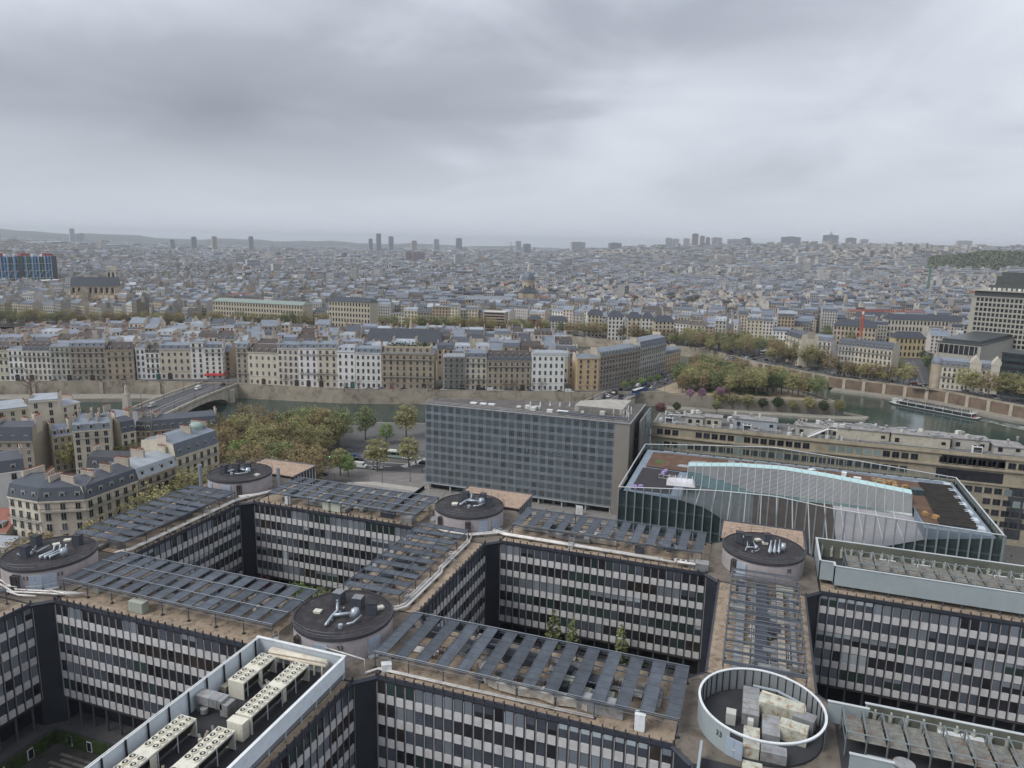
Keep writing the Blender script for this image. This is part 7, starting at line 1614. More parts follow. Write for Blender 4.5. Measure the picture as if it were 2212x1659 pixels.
# tower cranes
def crane(label, px_, pyb, pyt, j0, j1, jy, col, h=None, p=None):
    x, y = p or U(px_, pyb, 0); zt = topz(px_, jy, x, y); t = thing('tower_crane', label, 'crane', (x, y, 0))
    m = MB(); w = 1.6; z = 0
    zt2 = topz(px_, pyt, x, y)
    for a in (-w/2, w/2):
        for b in (-w/2, w/2): m.bar((a,b,0),(a,b,zt2),.5)
    while z < zt-3:
        m.bar((-w/2,-w/2,z),(w/2,-w/2,z+2.5),.18).bar((w/2,-w/2,z+2.5),(-w/2,-w/2,z+5),.18).bar((-w/2,w/2,z),(-w/2,-w/2,z+2.5),.18); z += 5
    cm = mat('crane_'+col, dict(orange=(.48,.10,.035), grey=(.3,.3,.3))[col], .6); ob('mast', m.mesh('mast', cm), t)
    v = ray(j1, jy); dist_ = math.hypot(x-CAM[0], y-CAM[1]); sc = dist_/1560.
    ux, uy = CR[0], CR[1]; n_ = math.hypot(ux, uy); ux, uy = ux/n_, uy/n_
    m = MB(); L0, L1 = (j0-px_)*sc, (j1-px_)*sc
    for dz in (0, 1.4): m.bar((ux*L0,uy*L0,zt+dz),(ux*L1,uy*L1,zt+dz),.3)
    k = L0
    while k < L1-2: m.bar((ux*k,uy*k,zt),(ux*(k+1.2),uy*(k+1.2),zt+1.4),.16).bar((ux*(k+1.2),uy*(k+1.2),zt+1.4),(ux*(k+2.4),uy*(k+2.4),zt),.16); k += 2.4
    ob('jib', m.mesh('jib', cm), t); ob('cab', MB().box(-1,-1,zt-2.2,1,1,zt).mesh('cab', white_m), t); ob('counterweight', MB().obox(ux*L0,uy*L0,zt-1.5,2.5,2.5,2).mesh('counterweight', mat('weight', (.3,.29,.28), .9)), t)
crane('orange tower crane over the barracks roofs', 1853, 778, 668, 1822, 1972, 672, 'orange')
crane('grey tower crane on the far skyline', 1096, 0, 523, 1085, 1104, 525, 'grey', p=(CAM[0]+3600*math.sin(math.radians(-19.2)), CAM[1]+3600*math.cos(math.radians(-19.2))))
# far tower blocks on the skyline, each one
FAR = [(155,8,494,6500,'pale lone'),(168,7,505,6500,'low white'),(176,8,504,6500,'squat white'),(419,9,512,4200,'dark'),(463,9,511,4300,'sand coloured'),(542,9,511,4500,'lone grey'),(372,8,518,4200,'squat grey'),(801,8,516,4800,'grey'),(818,10,505,4800,'tallest grey'),(845,10,511,4800,'blue grey'),(895,11,520,5000,'sandy'),(943,11,517,5000,'light grey'),(992,12,515,5000,'dark slab'),(1120,12,521,5000,'white topped'),
       (1139,16,527,4400,'broad grey'),(1445,12,514,5200,'pale'),(1460,14,516,5200,'wide pale'),(1484,12,515,5200,'double pale'),(1503,12,505,4600,'tall rose'),(1518,9,510,4600,'rose slim'),(1530,8,513,4600,'short rose'),(1550,20,513,4700,'pale slab'),(1592,36,517,4200,'long white'),(1613,16,514,4300,'dark grey'),(1710,36,512,4300,'broad dark'),(1797,26,508,4600,'dark square'),(1840,18,514,4600,'brownish'),(1250,30,523,4300,'long low'),(1330,26,525,4300,'grey long'),(2085,24,520,4800,'faint pale'),(1868,14,517,4700,'pale short'),(905,26,545,2500,'brown twin'),(882,12,543,2500,'brown slim'),(990,14,549,2300,'white slab'),(548,26,561,1900,'white framed'),(1570,40,552,2700,'cream stepped'),(1745,46,546,3000,'white crenellated'),(1437,12,573,2100,'tan slim')]
fm = {k: mat('tower_'+k, c, .7, var=.1, scale=.05) for k, c in dict(a=(.48,.49,.50), b=(.30,.315,.34), c=(.48,.43,.36), d=(.34,.28,.265), e=(.17,.18,.205)).items()}
FARW = {}
for (x, w, yt, r, ad) in FAR:
    v = ray(x, yt); s = r/math.hypot(v[0], v[1]); wx, wy, wz = CAM[0]+v[0]*s, CAM[1]+v[1]*s, CAM[2]+v[2]*s
    zb = float(terr(wx, wy))-8; W_ = w*r/1560.; rz = math.atan2(v[1], v[0])-math.pi/2+.25
    mm = fm['e'] if 'dark' in ad else fm['d'] if ('rose' in ad or 'brown' in ad) else fm['c'] if ('sand' in ad or 'tan' in ad or 'cream' in ad) else fm['b'] if 'grey' in ad and 'light' not in ad else fm['a']
    t = thing('tower_block', '%s tower block %s' % (ad, 'on the far skyline' if r > 3500 else 'standing out of the mid distance roofs'), 'tower', (wx, wy, zb), rz)
    h = wz-zb; d_ = max(14, W_*.5)
    if W_ > 90: d_ = 20
    ob('wall', MB().box(-W_/2,0,0,W_/2,d_,h).mesh('wall', mm), t)
    b = MB(); nf = max(4, int(h/3.2)); 
    for f in range(nf): b.box(-W_/2+.8,-.15,(f+.35)*h/nf,W_/2-.8,-.02,(f+.8)*h/nf)
    ob('window_band', b.mesh('window_band', fm['e'] if mm is not fm['e'] else fm['b']), t)
    ob('roof', MB().box(-W_*.2,d_*.2,h,W_*.2,d_*.8,h+3).mesh('roof', mm), t)
    if 'square' in ad: ob('mast', MB().bar((0,d_/2,h+3),(0,d_/2,h+32),1.6).cyl(0,d_/2,h+3,h+16,7,10).mesh('mast', fm['a']), t)
# wooded cemetery hill
# ------------------------------------------------------------------ fill the right bank
mid = gen_city(520, 2300, 230, 13.0, 21.0, 20.0, 3)
rm = np.hypot(mid[:,0]-CAM[0], mid[:,1]-CAM[1])
# the nearest rows are houses of their own
vis = []
for k in np.argsort(rm):
    X, Y = px(mid[k,0], mid[k,1], 20)
    if -30 < X < 2240: vis.append(k)
    if len(vis) >= 60: break
for k in vis:
    x, y, a, w, d, h = mid[k]
    az = math.degrees(math.atan2(x-CAM[0], y-CAM[1]))
    where = 'behind the quay trees' if az < -22 else ('near the domed church' if az < -6 else 'beyond the bridge')
    rz = a
    # turn the front toward the river side
    if math.cos(rz) < 0: rz += math.pi
    small_house(x, y, rz, w, max(8, d), h, where)
rest = np.delete(mid, vis, 0)
farc = gen_city(2300, 4300, 420, 21.0, 36.0, 23.0, 5)
far2 = gen_city(4300, 8200, 800, 46.0, 75.0, 27.0, 7)
_az = np.degrees(np.arctan2(farc[:,0]-CAM[0], farc[:,1]-CAM[1])); _r = np.hypot(farc[:,0]-CAM[0], farc[:,1]-CAM[1]); farc = farc[~((_az > 10.4) & (_r > 2620) & (_r < 3350))]
def stuff_mesh(name, B, seed, chim=True, tall=.02):
    rg = np.random.default_rng(seed); n = len(B)
    x, y, a, w, d, h = B.T; h = h.copy(); d = np.minimum(d, w*3)
    az = np.degrees(np.arctan2(x-CAM[0], y-CAM[1])); rr = np.hypot(x-CAM[0], y-CAM[1])
    east = np.clip((az+14)/14, 0, 1)
    modern = rg.random(n) < tall+.06*east*(rr > 1700)
    h = np.where(modern, h*rg.uniform(1.0,1.75,n), h)
    z0 = terr(x, y)
    mh = np.where(modern, .4, rg.uniform(1.8,3.0,n)); rh = np.where(modern, .02, rg.uniform(.6,2.2,n)); gab = rg.random(n) < .22; ins = np.where(gab, d*.22, np.minimum(.9, d*.2)); 
    def V(lx, ly, lz): # local -> world, arrays n
        ca, sa = np.cos(a), np.sin(a); return np.stack([x+lx*ca-ly*sa, y+lx*sa+ly*ca, z0+lz], -1)
    W2, D2 = w/2, d/2; zero = np.zeros(n)
    vs = [V(-W2,-D2,zero-3),V(W2,-D2,zero-3),V(W2,D2,zero-3),V(-W2,D2,zero-3),V(-W2,-D2,h),V(W2,-D2,h),V(W2,D2,h),V(-W2,D2,h),
          V(-W2,-D2+ins,h+mh),V(W2,-D2+ins,h+mh),V(W2,D2-ins,h+mh),V(-W2,D2-ins,h+mh),V(-W2,zero,h+mh+rh),V(W2,zero,h+mh+rh)]
    F = [(0,1,5,4),(1,2,6,5),(2,3,7,6),(3,0,4,7),(4,5,9,8),(6,7,11,10),(8,9,13,12),(10,11,12,13),(5,6,10,9),(7,4,8,11)]
    T = [(9,10,13),(11,8,12)]
    wcol = np.array([(.55,.52,.46),(.50,.45,.36),(.60,.58,.54),(.42,.36,.28),(.42,.41,.38),(.38,.33,.27)])[rg.choice(6, n, p=[.22,.2,.16,.14,.18,.10])]*rg.uniform(.5,1.2,(n,1))
    rcol = np.array([(.175,.205,.255),(.25,.285,.335),(.07,.082,.108),(.075,.06,.052),(.145,.17,.21),(.35,.38,.42),(.22,.09,.06)])[rg.choice(7, n, p=[.34,.2,.14,.07,.16,.075,.015])]*rg.uniform(.55,1.25,(n,1))
    rcol = np.where(modern[:,None], np.array([.30,.30,.30])*rg.uniform(.5,1.3,(n,1)), rcol); wcol = np.where(modern[:,None], np.array([.52,.51,.49])*rg.uniform(.5,1.0,(n,1)), wcol)
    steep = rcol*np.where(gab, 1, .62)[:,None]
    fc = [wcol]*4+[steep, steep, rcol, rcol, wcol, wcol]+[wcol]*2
    nv_ = 14
    if chim:
        for s in (-1, 1):
            cl = d*rg.uniform(.18,.42,n); cy = rg.uniform(-.25,.25,n)*d; ct = h+mh+rh+rg.uniform(.4,2.0,n); cx_ = s*(W2-.35); tw = np.where(modern, .01, .38)
            b = nv_
            vs += [V(cx_-tw,cy-cl/2,h-.5),V(cx_+tw,cy-cl/2,h-.5),V(cx_+tw,cy+cl/2,h-.5),V(cx_-tw,cy+cl/2,h-.5),V(cx_-tw,cy-cl/2,ct),V(cx_+tw,cy-cl/2,ct),V(cx_+tw,cy+cl/2,ct),V(cx_-tw,cy+cl/2,ct)]
            F += [(b+4,b+5,b+6,b+7),(b,b+1,b+5,b+4),(b+1,b+2,b+6,b+5),(b+2,b+3,b+7,b+6),(b+3,b,b+4,b+7)]
            cc = np.array([.42,.38,.33])*rg.uniform(.5,1.15,(n,1)); fc2 = [np.array([.26,.13,.09])*np.ones((n,1))]+[cc]*4
            fc = fc[:-2]+fc2+fc[-2:] if False else fc
            fc.append(None); fc[-1:] = fc2
            nv_ += 8
    # order: first 10 quads, 2 tris, then chimney quads  (fc follows that order)
    verts = np.stack(vs, 1).reshape(-1,3)
    base = (np.arange(n)*nv_)[:,None,None]
    Q1 = np.array(F[:10])[None]+base; Q2 = np.array(F[10:])[None]+base if len(F) > 10 else None; TT = np.array(T)[None]+base
    cols = np.stack(fc, 1)                                 # n, faces, 3
    quads = np.concatenate([Q1.reshape(-1,4)]+([Q2.reshape(-1,4)] if Q2 is not None else []))
    qc = np.concatenate([cols[:,:10].reshape(-1,3)]+([cols[:,12:].reshape(-1,3)] if Q2 is not None else [])); tc = cols[:,10:12].reshape(-1,3)
    nq, nt = len(quads), n*2
    me = bpy.data.meshes.new(name); me.vertices.add(len(verts)); me.vertices.foreach_set('co', verts.astype(np.float32).ravel())
    loops = np.concatenate([quads.ravel(), TT.reshape(-1)]); me.loops.add(len(loops)); me.loops.foreach_set('vertex_index', loops.astype(np.int32))
    me.polygons.add(nq+nt); me.polygons.foreach_set('loop_start', np.concatenate([np.arange(nq)*4, nq*4+np.arange(nt)*3]).astype(np.int32)); 
    roofq = np.zeros((n,10), np.int32); roofq[:,4:8] = 1
    mi = np.concatenate([roofq.ravel(), np.zeros(nq+nt-n*10, np.int32)]); 
    me.materials.append(mat('town_wall', (1,1,1), .9, var=.10, scale=.1, attr=True, win=True)); me.materials.append(mat('town_roof', (1,1,1), .55, metal=.1, var=.18, scale=.2, attr=True))
    me.polygons.foreach_set('material_index', mi)
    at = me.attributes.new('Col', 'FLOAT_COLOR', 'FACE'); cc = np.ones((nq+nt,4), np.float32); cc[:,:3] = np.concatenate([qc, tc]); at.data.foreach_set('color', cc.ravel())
    uv = np.full((len(loops),2), -1.0, np.float32); u4 = uv[:nq*4].reshape(nq,4,2)[:n*10].reshape(n,10,4,2)
    off = rg.uniform(.06,.9,n)
    for f, L_ in ((0,w),(1,d),(2,w),(3,d)):
        if f in (1,3): continue
        u4[:,f,0] = np.stack([off, zero],-1); u4[:,f,1] = np.stack([off+L_, zero],-1); u4[:,f,2] = np.stack([off+L_, h+3],-1); u4[:,f,3] = np.stack([off, h+3],-1)
    ul = me.uv_layers.new(name='UVMap'); ul.data.foreach_set('uv', uv.ravel())
    me.polygons.foreach_set('use_smooth', np.zeros(nq+nt, bool)); me.update(calc_edges=True); me.validate(); return me
for nm, B, sd, ch_ in (('town_houses', rest, 1, True), ('far_town_houses', farc, 2, True), ('distant_town', far2, 3, False)):
    o = ob(nm, stuff_mesh(nm, B, sd, ch_)); o['kind'] = 'stuff'
    tag(o, {'town_houses': 'dense grey roofed houses filling the right bank', 'far_town_houses': 'farther mass of pale houses and zinc roofs', 'distant_town': 'hazy mass of distant town blocks up to the hills'}[nm], 'houses')
print('CITY', len(vis), len(rest), len(farc), len(far2))
# ================================================================== trees
bark = mat('bark', (.12,.10,.085), .9, var=.3)
def leafmat(name, col, var=.35, rnd=.22): return mat('leaf_'+name, col, .75, var=var, scale=.35, rnd=rnd, spec=.25)
LM = dict(brown=leafmat('brown', (.27,.21,.11)), olive=leafmat('olive', (.30,.28,.13)), green=leafmat('green', (.20,.23,.10)), fresh=leafmat('fresh', (.20,.28,.095)),
          dark=leafmat('dark', (.06,.09,.035)), pink=leafmat('pink', (.34,.18,.27)), red=leafmat('red', (.17,.06,.075)), bare=leafmat('bare', (.13,.095,.06)), conifer=leafmat('conifer', (.018,.035,.024)))
def tree_meshes(seed, h, cr, dens=1.0, shape='round', nl=5200, leaf=.42, bh=.3):
    rg = random.Random(seed); tm = MB()
    th = h*bh; r0 = .035*h*.55
    tm.tube([(0,0,-.3),(.05*h*rg.uniform(-.3,.3),.05*h*rg.uniform(-.3,.3),th*.6),(0,0,th),(rg.uniform(-.4,.4),rg.uniform(-.4,.4),h*.72)], [r0*1.25,r0,r0*.85,r0*.25], 7)
    cl = []
    nb = 11
    for k in range(nb):
        a = k*2.4+rg.uniform(-.4,.4); zb = lerp(th*.8, h*.62, k/nb); L = cr*rg.uniform(.65,1.0)*(1-.35*k/nb)
        if shape == 'slim': L *= .8
        e = (L*math.cos(a), L*math.sin(a), zb+L*rg.uniform(.45,.95)*(1.3 if shape == 'slim' else 1)); mid_ = (e[0]*.5, e[1]*.5, lerp(zb, e[2], .6))
        tm.tube([(0,0,zb),mid_,e], [r0*.5,r0*.32,r0*.1], 5)
        for q in range(3):
            f = rg.uniform(.45,1); s = [lerp(0,e[0],f), lerp(0,e[1],f), lerp(zb,e[2],f)]
            b2 = a+rg.uniform(-1.1,1.1); l2 = L*rg.uniform(.25,.5); e2 = (s[0]+l2*math.cos(b2), s[1]+l2*math.sin(b2), s[2]+l2*rg.uniform(.2,1.0)); tm.tube([tuple(s), e2], [r0*.2,r0*.06], 4); cl.append(e2)
        cl.append(e)
    zc, rz_ = lerp(th, h, .52), (h-th)*.52
    while len(cl) < 150:
        u, v, w = rg.gauss(0,1), rg.gauss(0,1), rg.gauss(0,1); n = math.sqrt(u*u+v*v+w*w); f = rg.uniform(.35,1)**.6
        if shape == 'slim': R = cr*(.35+.65*max(0, 1-abs((zc+rz_*w/n*f)-zc)/rz_))
        else: R = cr
        cl.append((R*u/n*f, R*v/n*f, zc+rz_*w/n*f))
    if shape == 'cone': cl = [(cr*(1-q)*math.cos(a)*f, cr*(1-q)*math.sin(a)*f, lerp(h*.08,h,q)) for q, a, f in ((rg.random()**1.3, rg.uniform(0,6.28), rg.uniform(.5,1)) for _ in range(110))]
    lv = MB(); per = int(nl*dens/len(cl))
    for (x, y, z) in cl:
        rr = rg.uniform(.5,1.25)*(cr/5.0)*(.6 if shape == 'slim' else 1); k = int(per*rg.uniform(.4,1.6))
        for _ in range(k):
            dx, dy, dz = rg.gauss(0,.55)*rr, rg.gauss(0,.55)*rr, rg.gauss(0,.42)*rr
            s = leaf*rg.uniform(.5,1.15); a, b = rg.uniform(0,6.28), rg.uniform(-1.2,1.2)
            e1 = (math.cos(a)*s, math.sin(a)*s, math.sin(b)*s*.5); e2 = (-math.sin(a)*math.cos(b)*s*.6, math.cos(a)*math.cos(b)*s*.6, math.sin(b)*s*.8)
            p = (x+dx, y+dy, z+dz)
            lv._add([(p[0]-e1[0],p[1]-e1[1],p[2]-e1[2]),(p[0]+e2[0],p[1]+e2[1],p[2]+e2[2]),(p[0]+e1[0],p[1]+e1[1],p[2]+e1[2]),(p[0]-e2[0],p[1]-e2[1],p[2]-e2[2])], [(0,1,2,3)])
    return tm.mesh('trunk', bark), lv
TREE = {}
def tproto(kind, var):
    k = (kind, var)
    if k in TREE: return TREE[k]
    if ('base', var, kind in ('bare',), kind == 'conifer') not in TREE:
        TREE[('base', var, kind in ('bare',), kind == 'conifer')] = True
    sh = 'slim' if var == 9 else ('cone' if kind == 'conifer' else 'round')
    h, cr = {0:(16,6.2),1:(15,5.4),2:(17,6.6),3:(12,4.6),9:(13,1.5)}[var]
    if kind == 'conifer': h, cr = 14, 4.2
    tm, lv = tree_meshes(100+var, h, cr, (.16 if kind == 'bare' else .4 if var == 9 else (.75 if kind in ('brown','pink') else 1.0)), sh, nl=4400 if kind != 'conifer' else 4200, leaf=.33 if kind != 'bare' else .25)
    TREE[k] = (tm, lv.mesh('crown', LM[kind])); return TREE[k]
TDESC = dict(brown='olive brown budding', olive='yellow olive leafing', green='mid green', fresh='fresh bright green', dark='dark green', pink='pink blossoming', red='dark red leaved', bare='bare branched', conifer='dark conical conifer')
def tree(kind, x, y, sc, where, z=0.0, var=None, name=None):
    X_, Y_ = px(x, y, z+8)
    if not (-45 < X_ < 2250): return None
    var = random.choice([0,1,2,3]) if var is None else var; tm, cm = tproto(kind, var)
    lb = '%s tree %s' % (TDESC[kind], where)
    t = thing(name or {'conifer': 'conifer_tree', 'bare': 'bare_tree', 'pink': 'blossom_tree', 'green': 'green_tree', 'olive': 'leafing_tree', 'fresh': 'chestnut_tree', 'dark': 'evergreen_tree', 'red': 'plum_tree'}.get(kind, 'plane_tree'), lb, 'tree', (x, y, z), random.uniform(0,6.28), lb)  # broadleaf names go by leaf tint; their species are unknown
    t.scale = (sc*random.uniform(.9,1.1), sc*random.uniform(.9,1.1), sc)
    ob('trunk', tm, t); ob('crown', cm, t); return t
def inpoly(x, y, P):
    c = False; j = len(P)-1
    for i in range(len(P)):
        if (P[i][1] > y) != (P[j][1] > y) and x < (P[j][0]-P[i][0])*(y-P[i][1])/(P[j][1]-P[i][1])+P[i][0]: c = not c
        j = i
    return c
def scatter(P, step, jitr, fn):
    xs = [p[0] for p in P]; ys = [p[1] for p in P]; y = min(ys)
    while y < max(ys):
        x = min(xs)+random.uniform(0,step)
        while x < max(xs):
            a, b = x+random.uniform(-jitr,jitr), y+random.uniform(-jitr,jitr)
            if inpoly(a, b, P): fn(a, b)
            x += step
        y += step*.9
ch_ = random.choices
scatter([(-98,150),(-68,108),(-52,102),(-22,102),(-19,118),(-40,138),(-43,172),(-72,180)], 8.2, 1.8, lambda x, y: tree(ch_(['brown','olive','green','fresh'], [6,3.4,.3,.1] if y < 158 else [1.5,3,2,1.2])[0], x, y, random.uniform(.85,1.05), 'in the dense clump between campus and river'))
for k in range(6):
    tree(ch_(['fresh','green','olive'], [3,2,2])[0], -108+k*9+random.uniform(-2,2), 162+k*4+random.uniform(-4,3), random.uniform(.55,.75), 'at the river edge right of the arched bridge')
for y in np.arange(-22, 100, 8.2):
    for x in (-27, -39.5): tree(ch_(['brown','olive'], [3,2])[0], x+random.uniform(-1.5,1.5), y+random.uniform(-2,2), random.uniform(.95,1.12), 'in the street row below the slate mansards')
for y in np.arange(2, 40, 8): tree(ch_(['brown','olive'], [2,2])[0], -48+random.uniform(-3,3), y, random.uniform(.7,.85), 'near the red tiled house')
for k in range(20):
    x, y = U(random.uniform(-10,330), random.uniform(958,975), 8); tree(ch_(['olive','brown'], [3,1])[0], x, y, random.uniform(.6,.75), 'behind the mansarded houses left of the campus')
for X, Y, kd, sc, lb in [(790,950,'green',1.0,'by the river beside the moored white barge'),(878,946,'olive',1.0,'leaning over the river near the museum'),(835,958,'fresh',.6,'between two larger trees near the museum'),(815,1018,'olive',.85,'in a square planter beside the bus road'),(883,1010,'olive',.8,'on the pavement nearest the museum glass'),(735,1028,'olive',.7,'beside the campus roof corner'),(752,1032,'fresh',.6,'beside the campus roof corner')]:
    x, y = U(X, Y, 0); tree(kd, x, y, sc, lb, var=1)
# bare trees on the island quay
for X in (745,850,926,1010,1038,1092,1148,1172,617,695,1110,775): 
    x, y = U(X, 848 if X > 730 else 838, 0); tree('bare', x-1, y+1.5, random.uniform(.55,.72), 'on the island quay before the houses', var=1)
x, y = U(68, 857, -5.8); tree('bare', x, y, 1.1, 'rising from the low island walkway', ZW+2.2, 2)
x, y = U(267, 850, -5.8); tree('bare', x, y, .75, 'on the low walkway near the bridge', ZW+2.2, 1)
for k in range(5): x, y = lerp(36,52,k/4), lerp(350,385,k/4); tree('fresh', x+8, y-2, .5, 'on the boulevard pavement by the corner block', var=3)
# island tip garden
GP = [(74,355),(120,361),(160,369),(146,389),(102,420),(84,432),(70,400)]
scatter(GP, 8.4, 2.2, lambda x, y: tree(ch_(['olive','green','brown','dark'], [5,2,1.6,.5] if x > 100 else [2,2,2,.6])[0], x, y, random.uniform(.8,1.05), 'in the island tip garden'))
for X, Y, kd, sc, lb in [(1490,865,'pink',.55,'above the garden wall'),(1515,866,'pink',.6,'above the garden wall'),(1555,862,'pink',.6,'above the garden wall'),(1425,885,'red',.62,'overhanging the bridge end of the garden'),(1460,880,'dark',.55,'trailing over the garden wall'),(1548,880,'green',.6,'hanging over the garden wall'),(1660,838,'conifer',1.0,'in the middle of the island garden'),(1510,850,'bare',.8,'among the pink blossom of the garden'),(1575,830,'bare',.8,'beside the boulevard through the garden')]:
    x, y = U(X, Y, -1); tree(kd, x, y+(3 if Y > 870 else 0), sc, lb, -.5 if Y <= 870 else -5, var=3)
for k in range(9): x, y = lerp(100,168,k/8), lerp(352.5,360,k/8); tree(ch_(['dark','olive'], [1,2])[0], x, y+1, random.uniform(.45,.95), 'against the low walkway wall of the garden', ZW+1.3, 3)
# far quay rows
def along(P, step, off, fn):
    for a, b in zip(P[:-1], P[1:]):
        L = math.dist(a, b); n = max(1, int(L/step)); nx, ny = -(b[1]-a[1])/L, (b[0]-a[0])/L
        for i in range(n): q = (i+random.uniform(.2,.8))/n; fn(lerp(a[0],b[0],q)+nx*off, lerp(a[1],b[1],q)+ny*off)
QW = RB[7:11]
along(QW, 9.5, -7, lambda x, y: tree(ch_(['brown','olive','green'], [4,5,2.2])[0], x, y, random.uniform(.85,1.1), 'along the far quay behind the island'))
along(QW, 14, -22, lambda x, y: tree(ch_(['brown','olive','green'], [4,4,2])[0], x, y, random.uniform(.8,1.0), 'in the second row behind the far quay'))
scatter([(55,560),(105,520),(128,540),(120,590),(70,610),(20,600)], 12.5, 2.5, lambda x, y: tree(ch_(['olive','green','brown'], [5,3,2])[0], x, y, random.uniform(.8,1.05), 'in the square at the far bridge end'))
scatter([(128,512),(165,478),(172,492),(140,560),(128,545)], 9.5, 2.0, lambda x, y: tree(ch_(['olive','green','brown'], [4,2,2])[0], x, y, random.uniform(.9,1.15), 'beside the far bridge landing'))
along([(172,470),(212,452),(222,446)], 7.5, -1, lambda x, y: tree(ch_(['brown','olive'], [4,2])[0], x, y, random.uniform(.75,.95), 'in front of the far right quay apartments'))
along([(168,462),(216,441)], 8, 0, lambda x, y: tree(ch_(['brown','olive'], [3,2])[0], x, y, random.uniform(.7,.9), 'above the buttressed quay wall'))
along([(240,428),(275,402),(300,390)], 7, 2, lambda x, y: tree(ch_(['olive','brown','green'], [4,2,1])[0], x, y, random.uniform(.95,1.15), 'in front of the ornate hotel'))
along([(240,450),(250,560)], 9, 3, lambda x, y: tree('dark' if random.random() < .3 else 'green', x, y, random.uniform(.65,.8), 'along the tree lined street by the office wing'))
along([(222,470),(224,520)], 12, 6, lambda x, y: tree('green', x, y, random.uniform(.7,.85), 'at the corner of the tree lined street'))
for k in range(46):
    az = math.radians(random.uniform(-50,14)); r = random.uniform(700,1150); x, y = CAM[0]+r*math.sin(az), CAM[1]+r*math.cos(az)
    if y > np.interp(x, RBx, RBy)+60 and not (x > 100 and y < 640): tree(ch_(['olive','brown','green','fresh'], [3,3,2,1])[0], x, y, random.uniform(.9,1.25), 'among the right bank roofs')
# slim court trees and shrubs
for X, Y, kd, sc, lb in [(1197,1392,'green',1.0,'in the court of green windows'),(1238,1398,'green',.95,'in the court of green windows'),(1344,1412,'green',.92,'in the court of green windows')]:
    x, y = U(X, Y-72, 15.2); tree(kd, x, y, sc, lb, 2.2, 9, 'birch_tree')
for X, Y, kd, sc in [(672,1275,'fresh',.52),(708,1282,'fresh',.5),(740,1275,'green',.5),(598,1262,'red',.5),(1375,1425,'dark',.4)]:
    x, y = U(X, Y, 5.0); y = min(y, 40.5); tree(kd, x, y, sc*1.15, 'shrub low in the campus court', 2.2, 3, 'shrub')
for k in range(5): x, y = 186+k*7, 118+random.uniform(-6,6); tree('bare', x, y, .8, 'between the glass hall and the faculty building', var=1)
# wooded cemetery hill, one mass
def wood():
    m = MB(); rg = random.Random(5)
    for k in range(26000):
        az = math.radians(rg.uniform(10.3,19)); r = rg.uniform(2700,3300); x, y = CAM[0]+r*math.sin(az), CAM[1]+r*math.cos(az)
        q = min(1, (math.degrees(az)-10.2)/3.5); z = float(terr(x, y))+8+q*40*max(0, math.sin((r-2640)/700*3.0))+rg.uniform(-3,7); s = rg.uniform(1.6,4.2); a = rg.uniform(0,6.28); b = rg.uniform(-.8,.8)
        m._add([(x-s*math.cos(a),y-s*math.sin(a),z-s*.4),(x+s*math.sin(a)*.6,y-s*math.cos(a)*.6,z+s*b),(x+s*math.cos(a),y+s*math.sin(a),z+s*.4),(x-s*math.sin(a)*.6,y+s*math.cos(a)*.6,z-s*b)], [(0,1,2,3)])
    o = ob('wooded_hill', m.mesh('wooded_hill', mat('leaf_far', (.10,.12,.055), .9, var=.45, scale=.03)), kind='stuff'); tag(o, 'wooded cemetery hill on the far right', 'wood')
wood()
# ================================================================== vehicles, boat, people, lamps
tyre = mat('tyre', (.012,.012,.012), .8); cglass = mat('car_glass', (.012,.014,.018), .1); lamp_r = mat('tail_lamp', (.30,.015,.012), .4); lamp_w = mat('head_lamp', (.6,.6,.58), .2)
wheel_me = (lambda m: m.tube([(0,-.11,.32),(0,.11,.32)], .32, 12))(MB()).mesh('wheel', tyre)
def prof(pts, w0, w1=None, m=0, mb=None):
    b = mb or MB(); w1 = w1 or w0; zmin, zmax = min(p[1] for p in pts), max(p[1] for p in pts); n = len(pts)
    W_ = lambda z: lerp(w0, w1, (z-zmin)/(zmax-zmin))/2
    vs = [(x,-W_(z),z) for x, z in pts]+[(x,W_(z),z) for x, z in pts]
    b._add(vs, [tuple(range(n)), tuple(reversed(range(n,2*n)))]+[(i, n+i, n+(i+1) % n, (i+1) % n) for i in range(n)], m); return b
CARCOL = dict(white=(.62,.62,.61), black=(.013,.013,.015), grey=(.13,.135,.14), silver=(.36,.37,.38), blue=(.03,.07,.22), red=(.30,.03,.025), dark_blue=(.02,.03,.06))
PROTO = {}
